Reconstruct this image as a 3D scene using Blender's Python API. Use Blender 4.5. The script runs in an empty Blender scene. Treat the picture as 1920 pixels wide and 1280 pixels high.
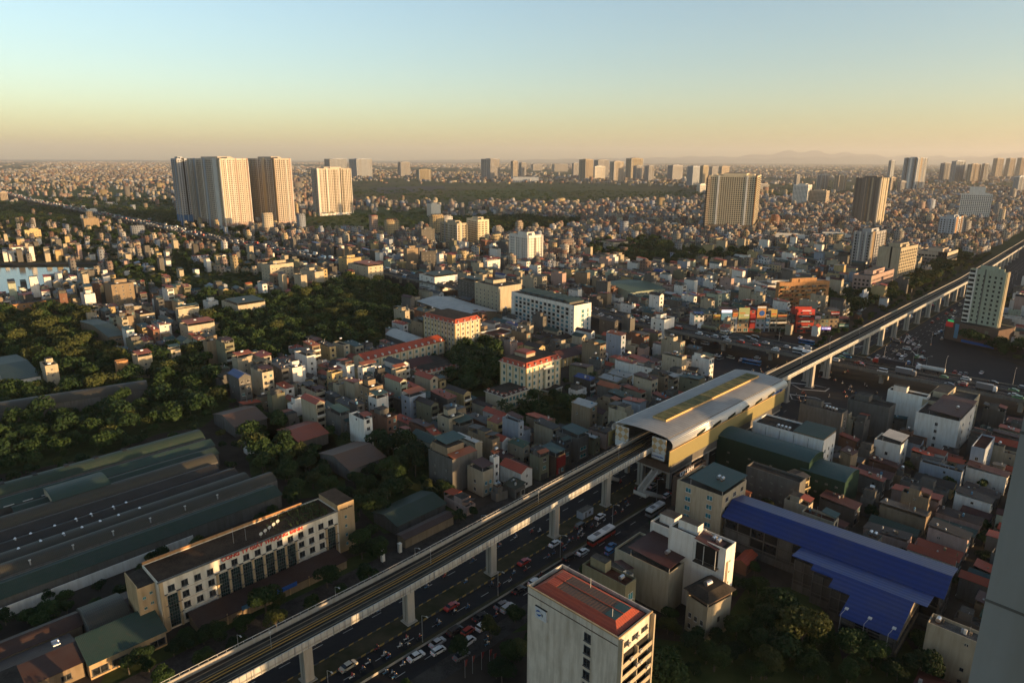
import bpy, math, random
import numpy as np
from mathutils import Vector, Matrix
R_ = math.radians
random.seed(7); rng = np.random.default_rng(7)
SC = bpy.context.scene
COL = SC.collection

# ------------------------------------------------------------------ camera
H = 120.0
F = 1280.0; CX, CY = 960.0, 640.0
PITCH = math.atan((CY-300.0)/F); ROLL = R_(0.25)
cd = bpy.data.cameras.new('camera'); cam = bpy.data.objects.new('camera', cd); COL.objects.link(cam)
cd.sensor_width = 36.0; cd.lens = 24.0; cd.clip_start = 0.5; cd.clip_end = 120000
cam.location = (0, 0, H)
cam.matrix_world = Matrix.Translation((0, 0, H)) @ Matrix.Rotation(math.pi/2-PITCH, 4, 'X') @ Matrix.Rotation(ROLL, 4, 'Z')
SC.camera = cam

# ------------------------------------------------------------------ sky, sun, exposure
SUN_EL, SUN_AZ = 5.0, -28.0          # azimuth measured from +X (picture right) towards +Y
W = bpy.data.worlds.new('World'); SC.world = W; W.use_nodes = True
wt = W.node_tree; wt.nodes.clear()
sky = wt.nodes.new('ShaderNodeTexSky'); sky.sky_type = 'NISHITA'; sky.sun_disc = False
sky.sun_elevation = R_(SUN_EL); sky.sun_rotation = R_(90-SUN_AZ)
sky.altitude = 100; sky.air_density = 1.0; sky.dust_density = 1.2; sky.ozone_density = 2.0
bg = wt.nodes.new('ShaderNodeBackground'); bg.inputs[1].default_value = 0.15
wo = wt.nodes.new('ShaderNodeOutputWorld')
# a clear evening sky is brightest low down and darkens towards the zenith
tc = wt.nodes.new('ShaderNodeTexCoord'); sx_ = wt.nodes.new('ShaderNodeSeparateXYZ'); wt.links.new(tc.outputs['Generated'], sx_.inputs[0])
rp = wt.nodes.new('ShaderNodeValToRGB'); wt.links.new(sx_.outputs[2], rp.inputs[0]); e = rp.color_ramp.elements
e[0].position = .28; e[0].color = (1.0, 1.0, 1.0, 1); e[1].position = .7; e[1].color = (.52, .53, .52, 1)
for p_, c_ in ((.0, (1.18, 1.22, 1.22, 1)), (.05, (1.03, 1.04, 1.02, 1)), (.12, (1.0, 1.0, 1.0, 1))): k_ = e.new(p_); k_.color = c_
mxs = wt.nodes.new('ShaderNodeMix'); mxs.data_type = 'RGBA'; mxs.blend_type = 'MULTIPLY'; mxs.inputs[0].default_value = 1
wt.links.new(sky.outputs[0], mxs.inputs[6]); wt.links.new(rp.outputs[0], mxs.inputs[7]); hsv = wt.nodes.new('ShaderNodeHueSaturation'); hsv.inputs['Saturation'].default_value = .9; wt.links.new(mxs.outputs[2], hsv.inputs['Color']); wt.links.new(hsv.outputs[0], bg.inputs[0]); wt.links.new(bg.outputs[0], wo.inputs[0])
sd = bpy.data.lights.new('sun', 'SUN'); sd.energy = 3.7; sd.angle = R_(0.5); sd.color = (1.0, 0.63, 0.30)
so_ = bpy.data.objects.new('sun', sd); COL.objects.link(so_)
sdir = Vector((math.cos(R_(SUN_EL))*math.cos(R_(SUN_AZ)), math.cos(R_(SUN_EL))*math.sin(R_(SUN_AZ)), math.sin(R_(SUN_EL))))
so_.rotation_euler = sdir.to_track_quat('Z', 'Y').to_euler(); so_.location = (300, -80, 200)
vs = SC.view_settings; vs.view_transform = 'Standard'; vs.look = 'None'; vs.exposure = 1.3; vs.gamma = 1.0
SC.render.engine = 'CYCLES'
cy = SC.cycles; cy.max_bounces = 5; cy.diffuse_bounces = 2; cy.glossy_bounces = 2; cy.transmission_bounces = 2
cy.volume_bounces = 1; cy.transparent_max_bounces = 6; cy.caustics_reflective = False; cy.caustics_refractive = False
cy.use_denoising = True

# ------------------------------------------------------------------ from a spot in the photograph to a spot on the ground
cr, sr = math.cos(ROLL), math.sin(ROLL); cp, sp_ = math.cos(PITCH), math.sin(PITCH)
def G(px, py, z=0.0):
    u = (px-CX)/F; v = -(py-CY)/F
    u, v = u*cr-v*sr, u*sr+v*cr
    dx, dy, dz = u, cp+v*sp_, -sp_+v*cp
    t = (z-H)/dz
    return dx*t, dy*t
def proj(x, y, z):
    dz = z-H
    f = y*cp-dz*sp_; v = (y*sp_+dz*cp)/f; u = x/f
    u, v = u*cr+v*sr, -u*sr+v*cr
    return CX+F*u, CY-F*v
def solve(a, b, fn, want, n=40):
    s = 1 if fn(b) > fn(a) else -1
    for _ in range(n):
        m = (a+b)/2
        if (fn(m)-want)*s < 0: a = m
        else: b = m
    return (a+b)/2
GRID = 45.6
def D(a): return math.cos(R_(a)), math.sin(R_(a))
def blk(xl, xc, xr, yt, yb=None, z=None, ang=GRID, base=0.0, xb=None):
    """near corner, direction, lengths and height of a block whose top corner is seen at (xc, yt)"""
    if z is None:
        x, y = G(xb if xb is not None else xc, yb, base)
        z = solve(0, 400, lambda q: -proj(x, y, q)[1], -yt)
        if xb is None: x += solve(-400, 400, lambda q: proj(x+q, y, z)[0], xc)
    else:
        x, y = G(xc, yt, z)
    d1 = D(ang); d2 = D(ang+90)
    a = solve(.5, 400, lambda q: proj(x+d1[0]*q, y+d1[1]*q, z)[0], xr) if xr is not None else None
    b = solve(.5, 400, lambda q: -proj(x+d2[0]*q, y+d2[1]*q, z)[0], -xl) if xl is not None else None
    return dict(x=x, y=y, ang=ang, a=a, b=b, z=z)
# the metro line gives the second frame: s along it, t to its right
O = (-27.3, 158.0); dS = D(GRID); dT = (dS[1], -dS[0])
def ST(s, t): return O[0]+s*dS[0]+t*dT[0], O[1]+s*dS[1]+t*dT[1]

# ------------------------------------------------------------------ mesh builder
class MB:
    def __init__(s): s.v = []; s.f = []; s.m = []; s.mats = []
    def mi(s, m):
        if m not in s.mats: s.mats.append(m)
        return s.mats.index(m)
    def face(s, pts, m):
        n = len(s.v); s.v += [tuple(p) for p in pts]; s.f.append(tuple(range(n, n+len(pts)))); s.m.append(s.mi(m))
    def box(s, x0, y0, z0, x1, y1, z1, m, mt=None, bottom=False):
        n = len(s.v); k = s.mi(m); kt = s.mi(mt) if mt else k
        s.v += [(x0,y0,z0),(x1,y0,z0),(x1,y1,z0),(x0,y1,z0),(x0,y0,z1),(x1,y0,z1),(x1,y1,z1),(x0,y1,z1)]
        fs = [((0,1,5,4),k),((1,2,6,5),k),((2,3,7,6),k),((3,0,4,7),k),((4,5,6,7),kt)]
        if bottom: fs.append(((3,2,1,0),k))
        for q, kk in fs: s.f.append(tuple(n+i for i in q)); s.m.append(kk)
    def hull(s, lo, hi, m, mt=None):      # lo, hi: rings of equal length, joined and capped
        n = len(s.v); L = len(lo); k = s.mi(m); kt = s.mi(mt) if mt else k
        s.v += [tuple(p) for p in lo]+[tuple(p) for p in hi]
        for i in range(L):
            j = (i+1) % L; s.f.append((n+i, n+j, n+L+j, n+L+i)); s.m.append(k)
        s.f.append(tuple(n+L+i for i in range(L))); s.m.append(kt)
        s.f.append(tuple(n+L-1-i for i in range(L))); s.m.append(k)
    def cyl(s, c, r, h, m, n=8, r2=None, axis='z'):
        r2 = r if r2 is None else r2; lo, hi = [], []
        for i in range(n):
            a = 2*math.pi*i/n; ca, sa = math.cos(a), math.sin(a)
            if axis == 'z': lo.append((c[0]+r*ca, c[1]+r*sa, c[2])); hi.append((c[0]+r2*ca, c[1]+r2*sa, c[2]+h))
            elif axis == 'x': lo.append((c[0], c[1]+r*ca, c[2]+r*sa)); hi.append((c[0]+h, c[1]+r2*ca, c[2]+r2*sa))
            else: lo.append((c[0]+r*sa, c[1], c[2]+r*ca)); hi.append((c[0]+r2*sa, c[1]+h, c[2]+r2*ca))
        s.hull(lo, hi, m)
    def tube(s, p, q, r, m, n=5, r2=None):
        p = Vector(p); q = Vector(q); d = (q-p); L = d.length
        if L < 1e-4: return
        d.normalize(); a = d.orthogonal().normalized(); b = d.cross(a); r2 = r if r2 is None else r2
        lo = [p+a*r*math.cos(2*math.pi*i/n)+b*r*math.sin(2*math.pi*i/n) for i in range(n)]
        hi = [q+a*r2*math.cos(2*math.pi*i/n)+b*r2*math.sin(2*math.pi*i/n) for i in range(n)]
        s.hull(lo, hi, m)
    def add(s, o, x=0, y=0, z=0, ang=0, sx=1, sy=1, sz=1):
        n = len(s.v); c, q = D(ang)
        for (a, b, e) in o.v:
            a *= sx; b *= sy
            s.v.append((x+a*c-b*q, y+a*q+b*c, z+e*sz))
        mp = [s.mi(m) for m in o.mats]
        s.f += [tuple(n+i for i in f) for f in o.f]; s.m += [mp[k] for k in o.m]
    def mesh(s, name, smooth=False):
        me = bpy.data.meshes.new(name); me.from_pydata(s.v, [], s.f)
        for m in s.mats: me.materials.append(M(m))
        me.polygons.foreach_set('material_index', s.m)
        if smooth: me.polygons.foreach_set('use_smooth', [True]*len(s.f))
        me.update(); return me
    def build(s, name, parent=None, loc=(0,0,0), ang=0, smooth=False):
        return link(name, s.mesh(name, smooth), parent, loc, ang)
def link(name, data, parent=None, loc=(0,0,0), ang=0, scale=None):
    o = bpy.data.objects.new(name, data); COL.objects.link(o)
    o.location = loc; o.rotation_euler = (0, 0, R_(ang))
    if scale: o.scale = scale
    if parent: o.parent = parent
    return o
def tag(o, label=None, cat=None, group=None, kind=None):
    if label: o['label'] = label
    if cat: o['category'] = cat
    if group: o['group'] = group
    if kind: o['kind'] = kind
    return o
def thing(name, label, cat, loc, ang=0, group=None):
    return tag(link(name, None, None, loc, ang), label, cat, group)

# ------------------------------------------------------------------ materials
_M = {}
def M(name):
    if name in _M: return _M[name]
    m = bpy.data.materials.new(name); m.use_nodes = True; _M[name] = m
    spec = MATS[name]; kind = spec[0]; nt = m.node_tree; N = nt.nodes; Lk = nt.links
    b = N['Principled BSDF']
    def n(t): return N.new('ShaderNode'+t)
    def mix(fac, a, c, mode='MIX'):
        x = n('Mix'); x.data_type = 'RGBA'; x.blend_type = mode
        for i, q in ((0, fac), (6, a), (7, c)):
            if isinstance(q, (int, float)): x.inputs[i].default_value = q
            elif isinstance(q, tuple): x.inputs[i].default_value = (*q[:3], 1)
            else: Lk.new(q, x.inputs[i])
        return x.outputs[2]
    def noise(scale, detail=3, vec=None, rough=.6):
        x = n('TexNoise'); x.inputs['Scale'].default_value = scale; x.inputs['Detail'].default_value = detail
        x.inputs['Roughness'].default_value = rough
        if vec is not None: Lk.new(vec, x.inputs['Vector'])
        return x.outputs[0]
    def ramp(fac, *st):
        x = n('ValToRGB'); Lk.new(fac, x.inputs[0]); e = x.color_ramp.elements
        e[0].position = st[0][0]; e[0].color = (*st[0][1], 1) if isinstance(st[0][1], tuple) else (st[0][1],)*3+(1,)
        e[1].position = st[-1][0]; e[1].color = (*st[-1][1], 1) if isinstance(st[-1][1], tuple) else (st[-1][1],)*3+(1,)
        for p, c in st[1:-1]:
            k = e.new(p); k.color = (*c, 1) if isinstance(c, tuple) else (c, c, c, 1)
        return x.outputs[0]
    def pos(sc=(1,1,1), src='Object'):
        if src == 'World': g = n('NewGeometry').outputs['Position']
        else: g = n('TexCoord').outputs[src]
        mp = n('Mapping'); mp.inputs['Scale'].default_value = sc; Lk.new(g, mp.inputs['Vector']); return mp.outputs[0]
    def out(c, rough=.9, spec_=.3):
        if isinstance(c, tuple): b.inputs['Base Color'].default_value = (*c, 1)
        else: Lk.new(c, b.inputs['Base Color'])
        b.inputs['Roughness'].default_value = rough; b.inputs['Specular IOR Level'].default_value = spec_
    def bump(h, strength=.3, dist=.05):
        x = n('Bump'); x.inputs['Strength'].default_value = strength; x.inputs['Distance'].default_value = dist
        Lk.new(h, x.inputs['Height']); Lk.new(x.outputs[0], b.inputs['Normal'])
    if kind == 'wall':       # painted render with rain streaks, grime and a slight change from house to house
        c = spec[1]; grime = spec[2] if len(spec) > 2 else .5
        st = noise(1, 4, pos((.9, .9, .12), 'World')); bl = noise(.25, 4, pos(src='World')); fn = noise(3.5, 3, pos(src='World'))
        dark = tuple(q*(1-.62*grime)*k for q, k in zip(c, (1, .95, .88)))
        a = mix(ramp(st, (.42, 0.0), (.75, 1.0)), c, dark)
        a2 = mix(ramp(bl, (.45, 0.0), (.72, .7*grime)), a, dark)
        inf = n('ObjectInfo').outputs['Random']
        v = n('MapRange'); v.inputs[3].default_value = .82; v.inputs[4].default_value = 1.1; Lk.new(inf, v.inputs[0])
        hs = n('HueSaturation'); Lk.new(v.outputs[0], hs.inputs['Value']); Lk.new(a2, hs.inputs['Color'])
        out(mix(ramp(fn, (.35, .15), (.7, 0.0)), hs.outputs[0], dark), .88, .2)
    elif kind == 'tin':      # ribbed sheet roofing, faded and rusty in patches
        c = spec[1]; rust = spec[2] if len(spec) > 2 else .4
        w = n('TexWave'); w.bands_direction = spec[3] if len(spec) > 3 else 'X'; w.inputs['Scale'].default_value = spec[4] if len(spec) > 4 else .9
        Lk.new(pos(), w.inputs['Vector'])
        p1 = noise(.18, 4, pos(src='World')); p2 = noise(1.1, 4, pos(src='World')); p3 = noise(.8, 3, pos((.15, 1.2, 1)))
        fade = tuple(min(1, q*.72+.022) for q in c); rs = (.12, .055, .03)
        a = mix(ramp(p1, (.4, 0.0), (.65, .8)), c, fade)
        a = mix(ramp(p2, (.55, 0.0), (.8, rust)), a, rs)
        a = mix(ramp(p3, (.55, 0.0), (.75, .35)), a, tuple(q*.55 for q in c))
        out(mix(.18, a, w.outputs[0], 'MULTIPLY'), .38 if name == 'r_blue' else .58, .4); bump(w.outputs[1], .5, .06)
    elif kind == 'flat':     # weathered flat roof or paving
        c = spec[1]; p1 = noise(.3, 5, pos(src='World')); p2 = noise(2.2, 4, pos(src='World'))
        a = mix(ramp(p1, (.38, 0.0), (.66, 1.0)), c, tuple(q*.45 for q in c))
        out(mix(ramp(p2, (.45, 0.0), (.75, .6)), a, tuple(min(1, q*1.5) for q in c)), .95, .15)
    elif kind == 'plain':
        c = spec[1]; p = noise(1.5, 3, pos(src='World'))
        out(mix(ramp(p, (.4, 0.0), (.7, .5)), c, tuple(q*.72 for q in c)), spec[2] if len(spec) > 2 else .7)
    elif kind == 'metal':
        out(spec[1], spec[2] if len(spec) > 2 else .3, .5); b.inputs['Metallic'].default_value = spec[3] if len(spec) > 3 else .9
    elif kind == 'glass':
        c = spec[1]; p = noise(.9, 1, pos(src='World'))
        out(mix(ramp(p, (.4, 0.0), (.6, 1.0)), c, tuple(q*.4 for q in c)), .12, .6)
    elif kind == 'glow':
        out(spec[1], .6); b.inputs['Emission Color'].default_value = (*spec[1], 1); b.inputs['Emission Strength'].default_value = spec[2]
    elif kind == 'leaf':
        c = spec[1]; p = noise(.35, 3, pos(src='World')); p2 = noise(2.5, 2, pos())
        a = mix(ramp(p, (.35, 0.0), (.7, 1.0)), c, spec[2])
        inf = n('ObjectInfo').outputs['Random']; v = n('MapRange'); v.inputs[3].default_value = .75; v.inputs[4].default_value = 1.25
        Lk.new(inf, v.inputs[0]); hs = n('HueSaturation'); Lk.new(v.outputs[0], hs.inputs['Value']); Lk.new(a, hs.inputs['Color'])
        out(mix(ramp(p2, (.4, .5), (.65, 0.0)), hs.outputs[0], tuple(q*.55 for q in c)), .75, .25)
        tr = n('BsdfTranslucent'); Lk.new(hs.outputs[0], tr.inputs[0]); ms = n('MixShader'); ms.inputs[0].default_value = .25
        Lk.new(b.outputs[0], ms.inputs[1]); Lk.new(tr.outputs[0], ms.inputs[2]); Lk.new(ms.outputs[0], N['Material Output'].inputs[0])
    elif kind == 'asphalt':
        c = spec[1]; p1 = noise(.08, 5, pos(src='World')); p2 = noise(4, 3, pos(src='World')); p3 = noise(.6, 4, pos((.3, 1, 1), 'Object'))
        a = mix(ramp(p1, (.35, 0.0), (.7, 1.0)), c, tuple(q*.6 for q in c))
        a = mix(ramp(p3, (.5, 0.0), (.72, .5)), a, tuple(q*1.6 for q in c))
        out(mix(ramp(p2, (.4, 0.0), (.75, .35)), a, tuple(q*1.8 for q in c)), .85, .3)
    elif kind == 'ground':   # city dirt and yards near, mosaic of fields and scrub far
        vo = n('TexVoronoi'); vo.inputs['Scale'].default_value = .0032; Lk.new(pos((1, 1, 0), 'World'), vo.inputs['Vector'])
        p1 = noise(.002, 4, pos(src='World')); p2 = noise(.06, 5, pos(src='World')); p3 = noise(.012, 5, pos(src='World'))
        green = mix(ramp(p3, (.35, 0.0), (.65, 1.0)), (.045, .062, .022), (.085, .095, .038))
        dirt = mix(ramp(p2, (.35, 0.0), (.7, 1.0)), (.038, .031, .025), (.08, .067, .054))
        sp = n('SeparateXYZ'); Lk.new(n('NewGeometry').outputs['Position'], sp.inputs[0])
        f = n('MapRange'); f.inputs[1].default_value = 500; f.inputs[2].default_value = 1000; Lk.new(sp.outputs[1], f.inputs[0])
        fld = mix(ramp(vo.outputs['Color'], (.2, 0.0), (.8, .6)), green, (.12, .105, .06))
        k = n('Math'); k.operation = 'MULTIPLY'; Lk.new(f.outputs[0], k.inputs[0]); Lk.new(ramp(p1, (.30, .55), (.5, 1.0)), k.inputs[1])
        out(mix(k.outputs[0], dirt, fld), 1.0, .1)
    elif kind == 'grass':
        p = noise(.15, 5, pos(src='World')); out(mix(ramp(p, (.35, 0.0), (.65, 1.0)), spec[1], spec[2]), 1.0, .1)
    elif kind == 'water':
        out((.05, .045, .03), .10, .35); x = noise(.6, 3, pos(src='World')); bump(x, .08, .05)
    elif kind == 'city':     # far houses: colour from an attribute, windows on the walls from the unrolled wall coordinates
        at = n('Attribute'); at.attribute_name = 'tint'; uv = n('UVMap'); uv.uv_map = 'wall'
        s = n('SeparateXYZ'); Lk.new(uv.outputs[0], s.inputs[0])
        def band(src, per, lo, hi):
            d = n('Math'); d.operation = 'DIVIDE'; d.inputs[1].default_value = per; Lk.new(src, d.inputs[0])
            f = n('Math'); f.operation = 'FRACT'; Lk.new(d.outputs[0], f.inputs[0])
            g = n('Math'); g.operation = 'GREATER_THAN'; g.inputs[1].default_value = lo; Lk.new(f.outputs[0], g.inputs[0])
            l = n('Math'); l.operation = 'LESS_THAN'; l.inputs[1].default_value = hi; Lk.new(f.outputs[0], l.inputs[0])
            q = n('Math'); q.operation = 'MULTIPLY'; Lk.new(g.outputs[0], q.inputs[0]); Lk.new(l.outputs[0], q.inputs[1]); return q.outputs[0]
        q = n('Math'); q.operation = 'MULTIPLY'; Lk.new(band(s.outputs[0], spec[1], .3, .7), q.inputs[0]); Lk.new(band(s.outputs[1], spec[2], .3, .78), q.inputs[1])
        st = noise(1, 3, pos((.5, .5, .1), 'World')); a = mix(ramp(st, (.4, 0.0), (.75, .5)), at.outputs[0], (.16, .14, .12))
        out(mix(q.outputs[0], a, (.035, .035, .04)), .85, .25)
    elif kind == 'tint':
        at = n('Attribute'); at.attribute_name = 'tint'; p = noise(.5, 3, pos(src='World'))
        out(mix(ramp(p, (.4, 0.0), (.7, .5)), at.outputs[0], (.06, .05, .045)), .9, .2)
    elif kind == 'kerbstripe':
        w = n('TexWave'); w.wave_profile = 'SAW'; w.inputs['Scale'].default_value = .16; Lk.new(pos(), w.inputs['Vector'])
        out(mix(ramp(w.outputs[1], (.49, 0.0), (.51, 1.0)), (.30, .19, .05), (.05, .05, .05)), .85)
    elif kind == 'gold':
        w = n('TexWave'); w.bands_direction = 'Z'; w.inputs['Scale'].default_value = 1.3; Lk.new(pos(), w.inputs['Vector'])
        w.inputs['Distortion'].default_value = 3.0
        out(mix(ramp(w.outputs[1], (.3, 0.0), (.7, 1.0)), spec[1], tuple(q*.6 for q in spec[1])), .6, .4); bump(w.outputs[1], .5, .05)
    elif kind == 'diamond':
        c = n('TexChecker'); c.inputs['Scale'].default_value = .55; c.inputs['Color1'].default_value = (.45, .30, .14, 1); c.inputs['Color2'].default_value = (.55, .52, .46, 1)
        mp = n('Mapping'); mp.inputs['Rotation'].default_value = (R_(45), 0, 0); Lk.new(n('TexCoord').outputs['Object'], mp.inputs[0]); Lk.new(mp.outputs[0], c.inputs[0])
        out(c.outputs[0], .7)
    elif kind == 'hill':
        p = noise(.001, 5, pos(src='World')); out(mix(p, (.03, .045, .03), (.07, .075, .05)), 1.0, .05)
    elif kind == 'car':
        out(spec[1], .28, .5); b.inputs['Coat Weight'].default_value = .4
    return m
MATS = {
 'ground': ('ground',), 'asphalt': ('asphalt', (0.017,0.017,0.019)), 'asphalt_light': ('asphalt', (0.029,0.028,0.027)), 'concrete': ('flat', (0.117,0.110,0.099)),
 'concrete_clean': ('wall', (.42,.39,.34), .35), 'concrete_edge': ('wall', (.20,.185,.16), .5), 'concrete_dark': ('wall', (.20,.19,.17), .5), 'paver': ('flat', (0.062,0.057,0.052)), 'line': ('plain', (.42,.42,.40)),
 'median_soil': ('grass', (.030,.034,.016), (.075,.060,.038)), 'grass': ('grass', (.035,.055,.018), (.07,.085,.03)), 'field': ('grass', (.05,.08,.022), (.10,.11,.04)),
 'kerb': ('kerbstripe',), 'water': ('water',), 'hill': ('hill',),
 'w_cream': ('wall', (0.469,0.407,0.297), .45), 'w_white': ('wall', (0.796,0.772,0.714), .4), 'w_grey': ('wall', (0.149,0.143,0.131), .55), 'w_darkgrey': ('wall', (0.096,0.092,0.086), .5),
 'w_blue': ('wall', (0.344,0.391,0.454), .35), 'w_yellow': ('wall', (0.500,0.383,0.195), .4), 'w_pink': ('wall', (0.438,0.313,0.266), .4), 'w_mint': ('wall', (.40,.44,.34), .3),
 'w_tan': ('wall', (0.288,0.221,0.147), .5), 'w_brick': ('wall', (0.217,0.116,0.079), .5), 'w_orange': ('wall', (0.468,0.255,0.119), .5), 'w_olive': ('wall', (0.209,0.203,0.135), .4),
 'w_green': ('wall', (0.019,0.051,0.034), .3), 'w_hotel': ('wall', (.66,.58,.42), .25), 'w_office': ('wall', (0.786,0.721,0.603), .62), 'w_factory': ('wall', (.78,.72,.60), .5), 'w_factory_trim': ('wall', (0.493,0.357,0.204), .5),
 'w_red': ('wall', (.42,.06,.04), .3), 'w_tower': ('wall', (.56,.50,.42), .3), 'w_towerblue': ('wall', (.46,.50,.55), .25), 'w_brown': ('wall', (0.136,0.093,0.072), .4),
 'w_facing': ('wall', (0.280,0.286,0.274), .3),
 'r_red': ('tin', (0.311,0.064,0.030), .35), 'r_orange': ('tin', (0.397,0.112,0.043), .3), 'r_maroon': ('tin', (0.069,0.020,0.016), .5), 'r_green': ('tin', (0.029,0.062,0.048), .35), 'r_teal': ('tin', (0.029,0.079,0.079), .25),
 'r_blue': ('tin', (0.009,0.036,0.183), .05, 'X', .2), 'r_grey': ('tin', (0.064,0.061,0.057), .5), 'r_brown': ('tin', (0.041,0.024,0.016), .6), 'r_olive': ('tin', (0.051,0.057,0.029), .4), 'r_lightgreen': ('tin', (0.070,0.120,0.074), .3),
 'r_fibre': ('tin', (0.031,0.027,0.022), .5, 'X', .7), 'r_white': ('tin', (.50,.49,.46), .2), 'r_shedgreen': ('tin', (.026,.050,.032), .35, 'X', .7), 'r_shedgrey': ('tin', (.055,.052,.038), .4, 'X', .7),
 'r_tile': ('tin', (0.312,0.078,0.039), .25, 'Y', 1.6), 'r_tiledark': ('tin', (0.045,0.020,0.014), .4, 'Y', 1.6), 'r_clay': ('tin', (0.061,0.027,0.016), .3, 'Y', 1.2),
 'f_grey': ('flat', (0.076,0.072,0.065)), 'f_dark': ('flat', (0.051,0.044,0.037)), 'f_light': ('flat', (0.135,0.126,0.112)), 'f_red': ('flat', (0.099,0.040,0.027)), 'f_green': ('flat', (0.045,0.063,0.031)),
 'frame': ('plain', (.50,.47,.42)), 'frame_dark': ('plain', (.10,.10,.10)), 'wood': ('plain', (.16,.08,.04)), 'pane': ('glass', (.030,.034,.038)), 'pane_blue': ('glass', (.05,.27,.34)), 'pane_teal': ('glass', (.06,.24,.24)),
 'pane_green': ('glass', (.02,.045,.04)), 'void': ('plain', (.014,.013,.012)), 'rail_white': ('plain', (.55,.54,.50)), 'rail_grey': ('plain', (.28,.28,.28)), 'trim_white': ('plain', (.66,.63,.56)),
 'steel': ('metal', (.62,.62,.63), .28), 'tank_dark': ('plain', (.05,.07,.09), .5), 'galv': ('metal', (.42,.43,.43), .45, .6), 'rust': ('plain', (.16,.07,.035)),
 'w_ivory': ('wall', (.76,.66,.48), .3), 't_grey': ('wall', (.40,.40,.41), .3), 't_tan': ('wall', (.50,.42,.33), .3), 't_dark': ('wall', (.21,.19,.17), .3), 'w_panel': ('wall', (.78,.78,.76), .3), 'f_brown': ('flat', (.070,.046,.030)), 'r_rust': ('tin', (.135,.072,.042), .9, 'Y', .4), 'r_vivid': ('tin', (.44,.075,.03), .3, 'X', .5), 'st_roof': ('tin', (.36,.36,.35), .06, 'X', .17), 'st_curl': ('metal', (.62,.62,.60), .38, .55), 'st_gold': ('gold', (.30,.25,.10)), 'st_sky': ('flat', (.17,.165,.075)), 'st_orange': ('plain', (.60,.38,.16)), 'diamond': ('diamond',),
 'plant': ('leaf', (.035,.06,.025), (.05,.075,.03)), 'leaf_a': ('leaf', (0.025,0.053,0.014), (0.047,0.079,0.020)), 'leaf_b': ('leaf', (0.017,0.041,0.014), (0.032,0.061,0.018)), 'leaf_c': ('leaf', (0.051,0.068,0.019), (0.090,0.095,0.027)),
 'leaf_d': ('leaf', (.11,.06,.03), (.16,.08,.04)), 'palm': ('leaf', (.045,.07,.025), (.06,.08,.03)), 'bark': ('plain', (.10,.08,.06)), 'bark_pale': ('plain', (.24,.22,.19)),
 'track_bed': ('flat', (0.034,0.029,0.023)), 'track_slab': ('flat', (0.058,0.051,0.042)), 'rail_steel': ('metal', (.40,.30,.20), .35), 'third_rail': ('plain', (.42,.24,.06)), 'barrier': ('wall', (.50,.50,.47), .6), 'deck': ('wall', (.44,.40,.32), .5),
 'text_red': ('plain', (.60,.05,.03)), 'text_dark': ('plain', (.03,.03,.03)), 'text_white': ('plain', (.75,.75,.73)), 'sign_white': ('plain', (.62,.65,.66)), 'sign_blue': ('plain', (.02,.10,.36)),
 'sign_sky': ('plain', (0.105,0.247,0.375)), 'sign_red': ('plain', (0.286,0.022,0.022)), 'sign_green': ('plain', (.05,.30,.16)), 'sign_yellow': ('plain', (0.450,0.315,0.090)), 'sign_pale': ('plain', (0.345,0.390,0.188)), 'sign_orange': ('plain', (0.462,0.224,0.070)),
 'sign_black': ('plain', (.03,.03,.04)), 'sign_teal': ('plain', (0.018,0.204,0.168)),
 'glow_white': ('glow', (.80,.80,.95), .45), 'glow_purple': ('glow', (.20,.10,.40), .2), 'glow_green': ('glow', (.04,.45,.14), .2), 'glow_red': ('glow', (.45,.03,.03), .06), 'glow_lamp': ('glow', (1,.55,.2), 2.0), 'glow_tail': ('glow', (.45,.03,.02), .12),
 'tyre': ('plain', (.02,.02,.02)), 'hub': ('metal', (.4,.4,.4), .4), 'c_white': ('car', (.70,.70,.70)), 'c_black': ('car', (.02,.02,.025)), 'c_grey': ('car', (.16,.16,.17)), 'c_silver': ('car', (.42,.42,.43)), 'c_red': ('car', (.38,.03,.02)),
 'c_blue': ('car', (.03,.16,.36)), 'c_beige': ('car', (.45,.40,.30)), 'c_green': ('car', (.10,.28,.10)), 'c_glass': ('glass', (.02,.022,.025)), 'cloth_dark': ('plain', (.04,.04,.05)), 'cloth_blue': ('plain', (.08,.14,.24)),
 'cloth_white': ('plain', (.55,.54,.52)), 'cloth_red': ('plain', (.34,.05,.05)), 'skin': ('plain', (.40,.25,.17)), 'helmet': ('plain', (.45,.45,.46), .35), 'net_blue': ('plain', (.03,.13,.30)), 'wood_red': ('plain', (.18,.02,.015)),
 'city': ('city', 3.3, 3.3), 'tint': ('tint',),
}

# ================================================================== OCCUPANCY of the ground (2 m cells)
OX0, OY0, ONX, ONY, OC = -1400.0, 40.0, 1500, 1350, 2.0
occ = np.zeros((ONX, ONY), bool)
def _cells(x, y, ang, x0, y0, x1, y1, pad=0):
    c, s = D(ang); n1 = max(2, int((x1-x0+2*pad)/1.4)+1); n2 = max(2, int((y1-y0+2*pad)/1.4)+1)
    a = np.linspace(x0-pad, x1+pad, n1)[:, None]; b = np.linspace(y0-pad, y1+pad, n2)[None, :]
    i = ((x+a*c-b*s-OX0)/OC).astype(int); j = ((y+a*s+b*c-OY0)/OC).astype(int)
    ok = (i >= 0) & (i < ONX) & (j >= 0) & (j < ONY)
    return i[ok], j[ok]
def take(x, y, ang, x0, y0, x1, y1, pad=0):
    i, j = _cells(x, y, ang, x0, y0, x1, y1, pad); occ[i, j] = True
def free(x, y, ang, x0, y0, x1, y1, pad=0):
    i, j = _cells(x, y, ang, x0, y0, x1, y1, pad); return len(i) > 0 and not occ[i, j].any()
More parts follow.
